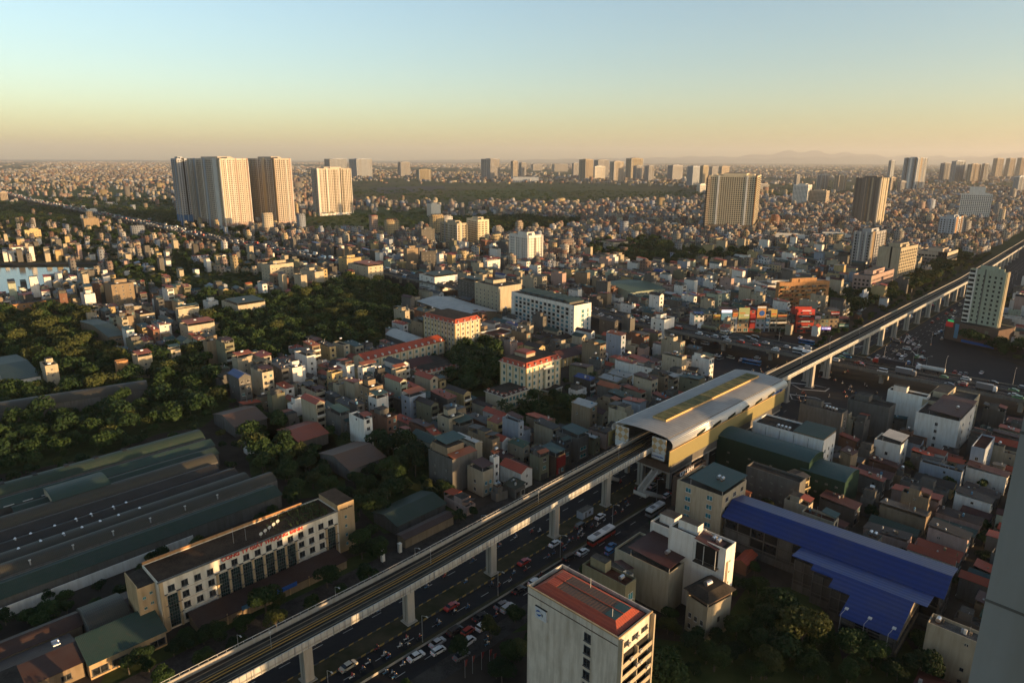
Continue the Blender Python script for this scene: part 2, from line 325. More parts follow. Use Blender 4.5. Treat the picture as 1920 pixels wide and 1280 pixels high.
def take_path(pts, hw):
    for (a, b) in zip(pts[:-1], pts[1:]):
        L = math.hypot(b[0]-a[0], b[1]-a[1]); an = math.degrees(math.atan2(b[1]-a[1], b[0]-a[0]))
        take(a[0], a[1], an, 0, -hw, L, hw)
def inpoly(px, py, poly):
    px = np.atleast_1d(px); py = np.atleast_1d(py); r = np.zeros(px.shape, bool); n = len(poly)
    for i in range(n):
        x1, y1 = poly[i]; x2, y2 = poly[(i+1) % n]
        if y1 == y2: continue
        c = ((y1 > py) != (y2 > py)) & (px < (x2-x1)*(py-y1)/(y2-y1)+x1); r ^= c
    return r
LAND = []      # landmarks other things are described by: (short name, x, y)
def land(name, x, y): LAND.append((name, x, y))

# ================================================================== THE GROUND
g = MB(); g.box(-70000, -3000, -2, 70000, 70000, 0, 'ground'); tag(g.build('ground'), kind='structure')
def ribbon(name, pts, offs, mat, z, kind='structure', bump_edge=None):
    """flat strip along pts between two side offsets (or two offset lists)"""
    P = [Vector((*p, 0)) for p in pts]; L, Rr = [], []
    for i, p in enumerate(P):
        d = (P[min(i+1, len(P)-1)]-P[max(i-1, 0)]).normalized(); nn = Vector((d.y, -d.x, 0))
        L.append(p+nn*offs[0]); Rr.append(p+nn*offs[1])
    m = MB()
    for i in range(len(P)-1):
        m.face([(L[i].x, L[i].y, z), (Rr[i].x, Rr[i].y, z), (Rr[i+1].x, Rr[i+1].y, z), (L[i+1].x, L[i+1].y, z)], mat)
    o = m.build(name)
    if kind: o['kind'] = kind
    return o
def poly(name, pts, mat, z=.03, px=True, kind='structure'):
    m = MB(); q = [G(*p) for p in pts] if px else pts
    m.face([(a, b, z) for a, b in q], mat); o = m.build(name)
    if o.data.polygons[0].normal.z < 0: o.data.flip_normals()
    if kind: o['kind'] = kind
    return o
# avenue beneath the metro: a straight strip in the s,t frame, bending a little beyond the station
AX = [(-160, 0), (0, 0), (60, -.8), (115, -2), (220, -2.2), (330, -3), (640, -7), (1050, -24), (1700, -52), (2600, -90)]
AXW = [ST(*p) for p in AX]
ribbon('road', AXW, (-15.5, 17.5), 'asphalt', .03)
ribbon('road', AXW[4:], (-22, 34), 'asphalt', .026)
ribbon('pavement', AXW[:5], (-31, -15.5), 'paver', .14); ribbon('pavement', AXW[:5], (17.5, 23), 'paver', .14)
take_path(AXW[:5], 25); take_path(AXW[4:], 34)
for s0, s1 in ((-150, 236), (345, 900)):
    pts = [ST(s, np.interp(s, [p[0] for p in AX], [p[1] for p in AX])) for s in np.arange(s0, s1, 12)]
    m = MB()
    for a, b in zip(pts[:-1], pts[1:]):
        an = math.degrees(math.atan2(b[1]-a[1], b[0]-a[0])); L = math.hypot(b[0]-a[0], b[1]-a[1])
        q = MB(); q.box(0, -2.2, 0, L, 3.0, .24, 'concrete', 'median_soil'); m.add(q, a[0], a[1], 0, an)
    tag(m.build('median'), kind='structure')
    m = MB()
    for a, b in zip(pts[:-1], pts[1:]):
        an = math.degrees(math.atan2(b[1]-a[1], b[0]-a[0])); L = math.hypot(b[0]-a[0], b[1]-a[1])
        for y in (-2.55, 3.0):
            q = MB(); q.box(0, y, 0, L, y+.35, .33, 'kerb'); m.add(q, a[0], a[1], 0, an)
    tag(m.build('kerb'), kind='structure')
# dashed lane lines
m = MB()
for s in np.arange(-150, 235, 9):
    t0 = np.interp(s, [p[0] for p in AX], [p[1] for p in AX])
    for t in (-11.8, -8.6, 6.0, 14.2):
        q = MB(); q.box(0, -.09, 0, 3, .09, .012, 'line'); x, y = ST(s, t0+t); m.add(q, x, y, .036, GRID)
for s in np.arange(345, 1000, 12):
    t0 = np.interp(s, [p[0] for p in AX], [p[1] for p in AX])
    for t in (-12, -8, 8, 12, 16, 20):
        q = MB(); q.box(0, -.12, 0, 4, .12, .012, 'line'); x, y = ST(s, t0+t); m.add(q, x, y, .036, GRID)
tag(m.build('lane_marking'), kind='structure')
# ring road on the ground beneath its flyover, and the junction between them
RING = [(-1900, 2560), (-1323, 1915), (-738, 1327), (-441, 1016), (-230, 812), (-110, 683)]+[ST(316, t) for t in (-270, -180, -90, 0, 90, 160, 300)]
ribbon('road', RING, (-25, 25), 'asphalt', .022); take_path(RING[3:], 26); take_path(RING[:4], 24)
poly('junction', [(1296, 640), (1400, 628), (1500, 632), (1600, 636), (1640, 575), (1760, 585), (1790, 640), (1925, 690), (1960, 790), (1870, 790), (1640, 765), (1480, 770), (1440, 720), (1330, 712)], 'asphalt', .018)
i, j = np.where(np.ones((ONX, ONY), bool)); gx = OX0+i*OC; gy = OY0+j*OC
f_ = gy*cp+H*sp_; v_ = (gy*sp_-H*cp)/f_; u_ = gx/f_
gpx = (CX+F*(u_*cr+v_*sr)); gpy = (CY-F*(-u_*sr+v_*cr))
def block_px(pol):
    k = inpoly(gpx, gpy, pol); occ[i[k], j[k]] = True
JUNC = [(1300, 640), (1400, 628), (1500, 632), (1600, 636), (1640, 575), (1760, 585), (1790, 640), (1925, 690), (1960, 790), (1870, 790), (1640, 765), (1480, 770), (1440, 720), (1330, 712)]
block_px(JUNC)
for k_, pts in enumerate(([(1478, 716), (1530, 722), (1556, 728), (1548, 734), (1500, 730)], [(1480, 738), (1530, 745), (1560, 757), (1530, 756), (1484, 748)], [(1700, 628), (1732, 668), (1722, 672), (1694, 640)], [(1560, 640), (1620, 648), (1600, 652), (1556, 646)])):
    poly('traffic_island', pts, 'line', .05+.004*k_); cxm = sum(p[0] for p in pts)/len(pts); cym = sum(p[1] for p in pts)/len(pts); poly('traffic_island', [(cxm+(p[0]-cxm)*.93, cym+(p[1]-cym)*.8) for p in pts], 'asphalt', .07)
# pond, embankment road, sports pitch, car park, dirt yard
poly('pond_water', [(-60, 503), (120, 501), (196, 503), (180, 510), (118, 512), (96, 520), (86, 531), (60, 540), (20, 549), (-60, 552)], 'water', .05)
block_px([(-60, 492), (230, 492), (196, 506), (180, 512), (118, 516), (96, 524), (86, 535), (60, 546), (20, 553), (-60, 556)])
ribbon('embankment_road', [G(-80, 498), G(100, 496.5), G(230, 495)], (-7, 7), 'asphalt_light', 1.2)
poly('grass_pitch', [(330, 548), (470, 545), (560, 556), (600, 572), (430, 580), (330, 565)], 'field', .02)
poly('car_park', [(222, 645), (300, 636), (345, 652), (290, 675), (215, 668)], 'asphalt_light', .03)
poly('yard', [(1800, 800), (1870, 780), (1905, 800), (1880, 860), (1830, 870)], 'asphalt_light', .03)
poly('path', [(660, 395), (760, 385), (830, 396), (760, 430), (680, 432), (600, 420)], 'field', .02)
poly('field', [(830, 360), (960, 352), (1040, 362), (1010, 372), (900, 372)], 'field', .02)
poly('field', [(0, 352), (320, 350), (326, 372), (60, 376)], 'field', .02)
poly('yard', [(690, 352), (830, 348), (838, 356), (720, 364)], 'asphalt_light', .03)
poly('yard', [(560, 408), (660, 405), (700, 416), (640, 424)], 'field', .024)
GREEN = dict(   # pixel outline of each planted patch -> share of ground under trees
 west=([(-80, 600), (60, 590), (150, 588), (230, 640), (225, 690), (110, 694), (-80, 712)], 1.0),
 belt=([(-80, 716), (60, 706), (200, 690), (330, 660), (420, 700), (430, 760), (380, 800), (300, 812), (200, 850), (60, 880), (-80, 900)], 1.0),
 park=([(330, 568), (470, 566), (560, 556), (640, 536), (720, 520), (800, 556), (770, 590), (740, 640), (680, 660), (560, 655), (520, 690), (420, 670), (400, 620)], 1.0),
works2=([(440, 760), (640, 800), (760, 840), (720, 900), (640, 900), (470, 860)], .45),
 works=([(455, 790), (520, 770), (610, 790), (640, 850), (650, 925), (560, 935), (540, 900), (470, 890)], .9),
 thicket=([(660, 880), (700, 850), (760, 830), (800, 850), (850, 930), (880, 965), (820, 985), (720, 1000), (680, 960)], 1.0),
 campus=([(840, 655), (930, 645), (945, 690), (935, 740), (880, 745), (800, 715), (850, 690)], .9), west2=([(-80, 395), (300, 395), (560, 440), (560, 505), (200, 520), (200, 490), (-80, 488)], .28),
 school=([(850, 668), (900, 640), (940, 650), (935, 720), (880, 735), (800, 700), (830, 680)], .8),
 court=([(960, 765), (1010, 745), (1100, 750), (1110, 800), (1040, 815), (960, 790)], .9),
 verge=([(480, 1095), (600, 1065), (715, 1025), (720, 1050), (600, 1130), (470, 1190)], 1.0),
 verge2=([(200, 1255), (330, 1200), (475, 1150), (480, 1190), (330, 1290), (180, 1300)], 1.0),
 corner=([(1215, 1195), (1300, 1205), (1340, 1190), (1400, 1100), (1500, 1100), (1560, 1160), (1580, 1240), (1700, 1200), (1760, 1300), (1215, 1300)], .9),
 frontage=([(900, 1110), (985, 1060), (988, 1180), (900, 1200)], .9), frontage2=([(760, 1240), (870, 1215), (880, 1290), (740, 1300)], .9),
 walk=([(1490, 560), (1600, 560), (1660, 540), (1810, 475), (1830, 500), (1690, 560), (1600, 600)], .8),
 east=([(1740, 600), (1790, 590), (1815, 640), (1925, 660), (1925, 720), (1830, 700), (1760, 650)], .9),
 garden=([(1100, 458), (1230, 452), (1330, 480), (1400, 470), (1420, 485), (1300, 505), (1180, 495), (1100, 480)], .9),
 mid=([(200, 500), (330, 470), (480, 490), (500, 540), (420, 548), (300, 545), (220, 540)], .55),
 mid2=([(560, 408), (800, 395), (820, 430), (700, 445), (560, 440)], .35), hedge=([(830, 412), (960, 408), (1100, 415), (1090, 432), (940, 446), (830, 440)], .8),
 plain=([(640, 345), (1100, 345), (1320, 355), (1320, 372), (1100, 385), (900, 380), (640, 372)], .55), bank=([(-80, 372), (320, 372), (330, 400), (330, 430), (200, 410), (-80, 430)], .5),
 far1=([(-80, 440), (60, 430), (250, 440), (200, 490), (-80, 488)], .2), behind=([(1440, 350), (1500, 345), (1700, 352), (1700, 362), (1440, 372)], .6),
)
GREEN_OCC = {}

# ================================================================== WINDOWS and other unit parts
def unit(kind):
    m = MB()
    if kind.startswith('win'):
        fr, pn = dict(win=('frame', 'pane'), win_d=('frame_dark', 'pane'), win_t=('frame', 'pane_teal'), win_b=('rail_white', 'pane_blue'), win_g=('frame_dark', 'pane_green'), win_w=('trim_white', 'pane'))[kind]
        m.box(-.5, -.05, 0, .5, 0, 1, fr, bottom=True)
        for a, b in ((-.44, -.03), (.03, .44)): m.box(a, -.056, .06, b, -.03, .94, pn)
        m.box(-.56, -.16, -.06, .56, 0, 0, fr, bottom=True)
    elif kind == 'twin':
        for a, b in ((-.5, -.08), (.08, .5)):
            m.box(a, -.04, 0, b, 0, 1, 'frame', bottom=True); m.box(a+.07, -.05, .08, b-.07, -.03, .92, 'void')
    elif kind == 'hole': m.box(-.5, -.03, 0, .5, 0, 1, 'void')
    elif kind == 'panel': m.box(-.5, -.05, 0, .5, 0, 1, 'pane_green'); [m.box(-.5+k/4-.015, -.09, 0, -.5+k/4+.015, -.05, 1, 'frame_dark') for k in range(5)]; [m.box(-.5, -.085, k/9, .5, -.05, k/9+.012, 'frame_dark') for k in range(9)]
    elif kind == 'shutter': m.box(-.5, -.05, 0, .5, 0, 1, 'r_grey')
    return m
UNIT = {}
def umesh(kind):
    if kind not in UNIT: u = unit(kind); UNIT[kind] = (u, u.mesh('window'))
    return UNIT[kind]
def balcony(m, x0, x1, z, wall, h=1.0, d=1.0, rail=None):
    """slab, parapet and the dark opening behind it, on the face y=0 looking to -y"""
    m.box(x0, -d, z-.12, x1, 0, z, wall, bottom=True)
    r = rail or wall
    m.box(x0, -d, z, x1, -d+.1, z+h, r); m.box(x0, -d+.1, z, x0+.1, 0, z+h, r); m.box(x1-.1, -d+.1, z, x1, 0, z+h, r)
    m.box(x0+.35, -.03, z+.01, x1-.35, 0, z+2.2, 'void')

class Bld:
    """a building: an empty at the ground under its near corner; local x runs along the right-hand face, y along the left-hand one"""
    def __init__(s, name, label, cat, g, group=None, short=None, pad=1.0):
        s.g = g; s.root = thing(name, label, cat, (g['x'], g['y'], 0), g['ang'], group); s.win = []
        c, q = D(g['ang']); s.cx = g['x']+c*g['a']/2-q*g['b']/2; s.cy = g['y']+q*g['a']/2+c*g['b']/2
        take(g['x'], g['y'], g['ang'], 0, 0, g['a'], g['b'], pad)
        if short: land(short, s.cx, s.cy)
    def part(s, name, mb, label=None, smooth=False):
        o = mb.build(name, s.root, smooth=smooth)
        if label: o['label'] = label
        return o
    def wall(s, mat, roof='f_grey', par=.8, z0=0, parmat=None):
        a, b, z = s.g['a'], s.g['b'], s.g['z']; m = MB(); m.box(0, 0, z0, a, b, z-par, mat, roof)
        if par > 0:
            t = .22; pm = parmat or mat
            m.box(0, 0, z-par, a, t, z, pm); m.box(0, b-t, z-par, a, b, z, pm); m.box(0, t, z-par, t, b-t, z, pm); m.box(a-t, t, z-par, a, b-t, z, pm)
        return s.part('wall', m)
    def face(s, f, n, rows, z0, dz, w, h, kind='win', m0=1.0, m1=1.0, skip=None, far=False, off=0.0):
        """a grid of windows on face R (y=0), L (x=0), B (y=b) or F (x=a)"""
        a, b = s.g['a'], s.g['b']; L = a if f in 'RB' else b
        for c in range(n):
            u = m0+(L-m0-m1)*(c+.5)/n
            for r in range(rows):
                if skip and skip(c, r): continue
                z = z0+r*dz
                p = {'R': (u, -off, z, 0), 'L': (-off, u, z, -90), 'B': (u, b+off, z, 180), 'F': (a+off, u, z, 90)}[f]
                s.win.append((kind, p, w, h))
    def done(s, name='window', cap=100):
        keep = s.win[:cap] if s.g['y'] < 950 else []
        rest = s.win[len(keep):]
        for kd, p, w, h in keep: link(name, umesh(kd)[1], s.root, p[:3], p[3], (w, 1.6, h))
        if rest:
            m = MB()
            for kd, p, w, h in rest: m.add(umesh(kd)[0], p[0], p[1], p[2], p[3], w, 1.6 if s.g['y'] < 950 else 3, h)
            o = m.build(name, s.root)
            if len(rest) > 20: o['kind'] = 'stuff'
        s.win = []
def tank(m, x, y, z, r=.55, L=1.5):
    m.cyl((x, y, z+r+.35), r, L, 'steel', 10, axis='x'); m.box(x+.15, y-r*.7, z, x+.25, y+r*.7, z+.5, 'rust'); m.box(x+L-.25, y-r*.7, z, x+L-.15, y+r*.7, z+.5, 'rust')
def gable(m, x0, y0, x1, y1, z, rise, mat, axis='x', ov=.4, wall=None):
    """two roof slopes, ridge along axis"""
    t = .12
    if axis == 'x':
        yc = (y0+y1)/2
        for (a, za, b, zb) in ((y0-ov, z-ov*rise/((y1-y0)/2), yc, z+rise), (yc, z+rise, y1+ov, z-ov*rise/((y1-y0)/2))):
            m.hull([(x0-ov, a, za), (x1+ov, a, za), (x1+ov, b, zb), (x0-ov, b, zb)], [(x0-ov, a, za+t), (x1+ov, a, za+t), (x1+ov, b, zb+t), (x0-ov, b, zb+t)], mat)
        if wall:
            for x in (x0, x1-.1): m.hull([(x, y0, z), (x+.1, y0, z), (x+.1, y1, z), (x, y1, z)], [(x, yc-.01, z+rise), (x+.1, yc-.01, z+rise), (x+.1, yc+.01, z+rise), (x, yc+.01, z+rise)], wall)
    else:
        q = MB(); gable(q, y0, -x1, y1, -x0, z, rise, mat, 'x', ov, wall); m.add(q, 0, 0, 0, 90)
def hip(m, x0, y0, x1, y1, z, rise, ins, mat, top=None):
    m.hull([(x0, y0, z), (x1, y0, z), (x1, y1, z), (x0, y1, z)], [(x0+ins, y0+ins, z+rise), (x1-ins, y0+ins, z+rise), (x1-ins, y1-ins, z+rise), (x0+ins, y1-ins, z+rise)], mat, top)
def shed(m, x0, y0, x1, y1, z0, z1, mat, axis='y', t=.1):
    """single slope: height z0 at the low edge, z1 at the far edge of the axis"""
    h = (lambda x, y: z0+(z1-z0)*((y-y0)/(y1-y0) if axis == 'y' else (x-x0)/(x1-x0)))
    P = [(x0, y0), (x1, y0), (x1, y1), (x0, y1)]
    m.hull([(x, y, h(x, y)) for x, y in P], [(x, y, h(x, y)+t) for x, y in P], mat)
def arch(m, x0, y0, x1, y1, z, rise, mat, n=10, axis='x', t=.12, ends=None):
    """barrel roof, its length along axis"""
    if axis == 'y': q = MB(); arch(q, y0, -x1, y1, -x0, z, rise, mat, n, 'x', t, ends); m.add(q, 0, 0, 0, 90); return
    W_ = y1-y0
    pr = [(y0+W_*k/n, z+rise*math.sin(math.pi*k/n)**.85 if 0 < k < n else z) for k in range(n+1)]
    for (a, za), (b, zb) in zip(pr[:-1], pr[1:]):
        m.hull([(x0, a, za), (x1, a, za), (x1, b, zb), (x0, b, zb)], [(x0, a, za+t), (x1, a, za+t), (x1, b, zb+t), (x0, b, zb+t)], mat)
    if ends:
        for x in (x0+.1, x1-.1): m.face([(x, a, za) for a, za in pr], ends)
def text(body, size, mat, depth=.05, parent=None, loc=(0,0,0), rot=(math.pi/2, 0, 0), name='lettering', bold=.0, sx=1.0, align='LEFT'):
    cu = bpy.data.curves.new('lettering', 'FONT'); cu.body = body; cu.size = size; cu.extrude = depth; cu.offset = bold; cu.align_x = align
    o = bpy.data.objects.new('tmp', cu); COL.objects.link(o); bpy.context.view_layer.update()
    me = bpy.data.meshes.new_from_object(o.evaluated_get(bpy.context.evaluated_depsgraph_get())); bpy.data.objects.remove(o)
    me.materials.clear(); me.materials.append(M(mat))
    q = link(name, me, parent, loc); q.rotation_euler = rot; q.scale = (sx, 1, 1); return q

# ================================================================== ELEVATED METRO
ZT = ([-160, 0, 65, 115, 220, 300, 640, 1200, 2600], [12.9, 13.7, 15.3, 16.2, 16.6, 16.4, 15.6, 14.0, 13.0])   # rail level along s
def axis_t(s): return float(np.interp(s, [p[0] for p in AX], [p[1] for p in AX]))
def rail_z(s): return float(np.interp(s, *ZT))
def sweep(mb, prof, mat, s0, s1, step, closed=True, dt=lambda s: 0.0):
    ss = list(np.arange(s0, s1, step))+[s1]; rings = []
    for s in ss:
        t0 = axis_t(s)+dt(s); z0 = rail_z(s); rings.append([(*ST(s, t0+t), z0+z) for t, z in prof])
    n = len(mb.v); k = mb.mi(mat); L = len(prof)
    for r in rings: mb.v += r
    for a in range(len(rings)-1):
        for b in range(L if closed else L-1):
            c = (b+1) % L; mb.f.append((n+a*L+b, n+(a+1)*L+b, n+(a+1)*L+c, n+a*L+c)); mb.m.append(k)
    mb.f.append(tuple(n+b for b in range(L))); mb.m.append(k); mb.f.append(tuple(n+(len(rings)-1)*L+b for b in reversed(range(L)))); mb.m.append(k)
via = thing('metro_viaduct', 'pale concrete elevated railway with white barriers crossing the whole picture', 'railway viaduct', (0, 0, 0))
land('the station end of the elevated railway', *ST(60, 0)); land('the elevated railway', *ST(0, 0)); land('the far stretch of elevated railway', *ST(450, 0))
m = MB(); sweep(m, [(-4.9, -.1), (4.9, -.1), (4.9, -.5), (2.6, -1.0), (2.1, -2.4), (-2.1, -2.4), (-2.6, -1.0), (-4.9, -.5)][::-1], 'deck', -160, 1700, 12); m.build('deck', via)
m = MB(); sweep(m, [(-4.3, 0), (4.3, 0), (4.3, -.08), (-4.3, -.08)][::-1], 'track_bed', -160, 1700, 12)
for c in (-2.1, 2.1): sweep(m, [(c-1.2, .12), (c+1.2, .12), (c+1.2, .0), (c-1.2, .0)][::-1], 'track_slab', -160, 1700, 12)
m.build('track_bed', via)
for c in (-2.82, -1.38, 1.38, 2.82):
    m = MB(); sweep(m, [(c-.07, .27), (c+.07, .27), (c+.07, .12), (c-.07, .12)][::-1], 'rail_steel', -160, 900, 12); m.build('rail', via)
for c in (-.45, .45):
    m = MB(); sweep(m, [(c-.11, .42), (c+.11, .42), (c+.11, .28), (c-.11, .28)][::-1], 'third_rail', -160, 112, 12); m.build('conductor_rail', via)
m = MB(); sweep(m, [(-4.9, .95), (-4.65, .95), (-4.65, -.1), (-4.9, -.1)][::-1], 'concrete_clean', -160, 1700, 12); m.build('parapet', via)
m = MB(); sweep(m, [(4.65, 1.25), (4.9, 1.25), (4.9, -.9), (4.65, -.9)][::-1], 'barrier', -160, 1700, 12); m.build('parapet', via)
m = MB()
for s in np.arange(-150, 112, 1.6):      # posts of the noise barrier and the hand rail opposite
    x, y = ST(s, axis_t(s)+4.95); q = MB(); q.box(-.07, -.06, -1.0, .07, .06, 1.3, 'rail_grey'); m.add(q, x, y, rail_z(s), GRID)
m.build('barrier_post', via)['kind'] = 'stuff'
m = MB()
for s in np.arange(-150, 240, 2.0):
    x, y = ST(s, axis_t(s)-4.95); q = MB(); q.box(-.05, -.05, .0, .05, .05, 1.5, 'rail_grey'); m.add(q, x, y, rail_z(s), GRID)
sweep(m, [(-5.0, 1.52), (-4.9, 1.52), (-4.9, 1.44), (-5.0, 1.44)][::-1], 'rail_white', -160, 240, 12)
m.build('hand_rail', via)['kind'] = 'stuff'
def pier(s, t=None, w=2.3):
    t = axis_t(s) if t is None else t; zt = rail_z(s)-2.4; x, y = ST(s, t); m = MB()
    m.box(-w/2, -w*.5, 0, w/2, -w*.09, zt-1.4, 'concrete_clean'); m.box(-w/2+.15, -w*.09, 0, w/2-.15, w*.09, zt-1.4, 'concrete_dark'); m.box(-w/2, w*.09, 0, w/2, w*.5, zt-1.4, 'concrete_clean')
    m.hull([(-w/2, -w/2, zt-1.4), (w/2, -w/2, zt-1.4), (w/2, w/2, zt-1.4), (-w/2, w/2, zt-1.4)], [(-w/2, -3.0, zt), (w/2, -3.0, zt), (w/2, 3.0, zt), (-w/2, 3.0, zt)], 'concrete_clean')
    m.box(-w/2-.5, -w/2-.5, 0, w/2+.5, w/2+.5, .5, 'concrete_clean')
    m.build('pier', via, (x, y, 0), GRID)
for s in [-91, -61, -30, 0, 31, 60, 89, 112]+[243, 276, 300]+list(np.arange(338, 1000, 30)): pier(s, w=2.3 if s < 240 else 2.9)
for s, t in ((254, -8), (285, -8.5)): pier(s, t, 2.6)
m = MB()
for s in np.arange(-145, 900, 10.0):
    x, y = ST(s, axis_t(s)); q = MB(); q.box(-.05, -4.93, -.9, .05, -4.9, 1.25, 'frame_dark'); q.box(-.05, -2.12, -2.38, .05, -2.1, -1.0, 'frame_dark'); m.add(q, x, y, rail_z(s), GRID)
m.build('expansion_joint', via)['kind'] = 'stuff'
# small masts on the deck
for s in (-75, -38, 8, 52, 96, 260, 300, 350, 400):
    x, y = ST(s, axis_t(s)); m = MB(); m.tube((0, 0, 0), (0, 0, 4.2), .06, 'galv'); m.box(-.2, -.1, 4.1, .2, .1, 4.4, 'rail_white')
    m.build('mast', via, (x, y, rail_z(s)), GRID)

# ================================================================== STATION
stn = thing('metro_station', 'long elevated station with ribbed arched roof, gold side screen and raised skylight', 'metro station', (*ST(111, -2.2), 0), GRID)
land('the metro station', *ST(150, -2)); LS = 97.0     # local: x along s, y = -t
zr = 16.3
def ring(pts, x0, x1, mat, m, t=.15):
    for (a, za), (b, zb) in zip(pts[:-1], pts[1:]):
        m.hull([(x0, a, za), (x1, a, za), (x1, b, zb), (x0, b, zb)], [(x0, a, za+t), (x1, a, za+t), (x1, b, zb+t), (x0, b, zb+t)], mat)
top = [(-11.3+22.6*k/12, 22.3+.75*(1-(abs(k-6)/6)**2)) for k in range(13)]
m = MB(); ring(top, 0, LS+1, 'st_roof', m); stn_roof = m.build('roof', stn)
for sg in (-1, 1):
    pr = [(sg*(11.25+2.3*math.sin(a)), 20.0+2.1*math.cos(a)) for a in np.linspace(0, 2.2, 9)]
    pr = pr if sg > 0 else pr
    m = MB()
    for (a, za), (b, zb) in zip(pr[:-1], pr[1:]):
        m.face([(-.2, a, za), (LS+1.5, a, za), (LS+1.5, b, zb), (-.2, b, zb)][::-sg], 'st_curl')
    o = m.build('eave', stn, smooth=True); md = o.modifiers.new('thick', 'SOLIDIFY'); md.thickness = .12
m = MB(); m.box(12, -2.9, 22.9, LS-6, 3.1, 24.0, 'st_orange', 'st_sky'); sk = m.build('skylight', stn)
m = MB(); [m.box(12+k*7.3-.1, -2.9, 24.0, 12+k*7.3+.1, 3.1, 24.06, 'st_orange') for k in range(1, 11)]; m.build('glazing_bar', sk)
m = MB(); [m.box(k*8.1, -11.4, 22.16, k*8.1+.12, -11.0, 22.3, 'frame_dark') for k in range(12)]; m.box(0, -11.55, 22.05, LS+1, -11.3, 22.35, 'frame_dark'); m.build('gutter', stn)
m = MB(); m.box(-2, -13.6, 12.6, LS-1, -13.3, 18.4, 'st_gold'); m.box(-2, -13.7, 18.4, LS-1, -13.2, 18.65, 'st_orange'); m.build('gold_screen', stn)
m = MB(); m.box(-2, 13.3, 12.6, LS-1, 13.6, 18.4, 'st_gold'); m.build('gold_screen', stn)
m = MB(); m.box(0, -13.2, 8.6, LS-3, 13.2, 9.4, 'concrete_clean', bottom=True); m.box(0, -13.25, 9.4, LS-3, -12.9, 12.6, 'w_grey'); m.box(0, 12.9, 9.4, LS-3, 13.25, 12.6, 'w_grey'); m.box(-.2, -12.9, 9.4, .1, 12.9, 12.4, 'w_brown'); m.box(LS-3, -12.9, 9.4, LS-2.8, 12.9, 12.6, 'w_brown')
m.box(0, -13.2, 14.2, LS-3, -5.2, 17.2, 'concrete'); m.box(0, 5.2, 14.2, LS-3, 13.2, 17.2, 'concrete'); m.build('platform', stn)
for sg in (-1, 1):
    y0, y1 = (5.3, 11.2) if sg > 0 else (-11.2, -5.3)
    m = MB(); m.box(-.9, y0, 14.4, -.5, y1, 21.8, 'diamond'); m.build('end_panel', stn)
    m = MB(); m.box(-1.1, y0+.2, 13.6, -.92, y1-.2, 16.0, 'sign_white'); q = m.build('name_board', stn)
    if sg < 0: text('GA THƯỢNG ĐÌNH', .62, 'sign_blue', .03, stn, (-1.16, y1-.35, 14.5), (math.pi/2, 0, -math.pi/2), 'lettering', .02, .9)
for k in range(6):     # planted openings along the lit side of the eave
    x = 17+k*12.2
    m = MB()
    for c in range(5): m.box(x+c*1.2, -13.72, 19.0+.12*c, x+c*1.2+1.25, -13.2, 20.1+.12*c, 'void')
    vt = m.build('vent_opening', stn)
    m = MB()
    for q in range(60):
        px = x+random.random()*6; pz = 18.9+.12*(px-x)/1.2+random.random()*.9; r = .3
        a = random.random()*6.28; m.face([(px, -13.74, pz), (px+r, -13.85, pz+.1), (px+r*.5, -13.98, pz+r), (px-.1, -13.9, pz+.3)], 'plant')
    m.build('planting', vt)
text('GA THƯỢNG ĐÌNH', 1.5, 'sign_blue', .04, stn, (LS-15, -13.72, 18.9), (math.pi/2, 0, 0), 'lettering', .03, .8)
for k in range(7):
    for y in (-9.5, 9.5):
        m = MB(); m.box(5+k*14, y-.7, 0, 6.6+k*14, y+.7, 8.6, 'concrete_clean'); m.build('column', stn)
    m = MB(); m.box(5+k*14, -12, 7.4, 6.6+k*14, 12, 8.6, 'concrete_clean', bottom=True); m.build('cross_beam', stn)
# stair tower at the near end
st = MB()
for (x0, z0, x1, z1, y) in ((-3, 9.2, -12, 4.8, -8.6), (-12, 4.8, -3, .2, -11.2)):
    st.hull([(x0, y-1.2, z0-.5), (x1, y-1.2, z1-.5), (x1, y+1.2, z1-.5), (x0, y+1.2, z0-.5)], [(x0, y-1.2, z0), (x1, y-1.2, z1), (x1, y+1.2, z1), (x0, y+1.2, z0)], 'concrete_clean')
    for yy in (y-1.25, y+1.15): st.hull([(x0, yy, z0), (x1, yy, z1), (x1, yy+.1, z1), (x0, yy+.1, z0)], [(x0, yy, z0+1.1), (x1, yy, z1+1.1), (x1, yy+.1, z1+1.1), (x0, yy+.1, z0+1.1)], 'rail_white')
st.box(-14.5, -12.5, 4.4, -12, -7.3, 4.8, 'concrete_clean', bottom=True); st.box(-14.5, -12.5, 4.8, -14.4, -7.3, 5.9, 'rail_white'); st.box(-3, -10, 8.7, 0, -7.3, 9.2, 'concrete_clean', bottom=True)
st.build('stair', stn)
st2 = MB(); st2.add(st, 0, 0, 0, 0, 1, 1, 1); o = st2.build('stair', stn); o.location = (0, 19.4, 0)

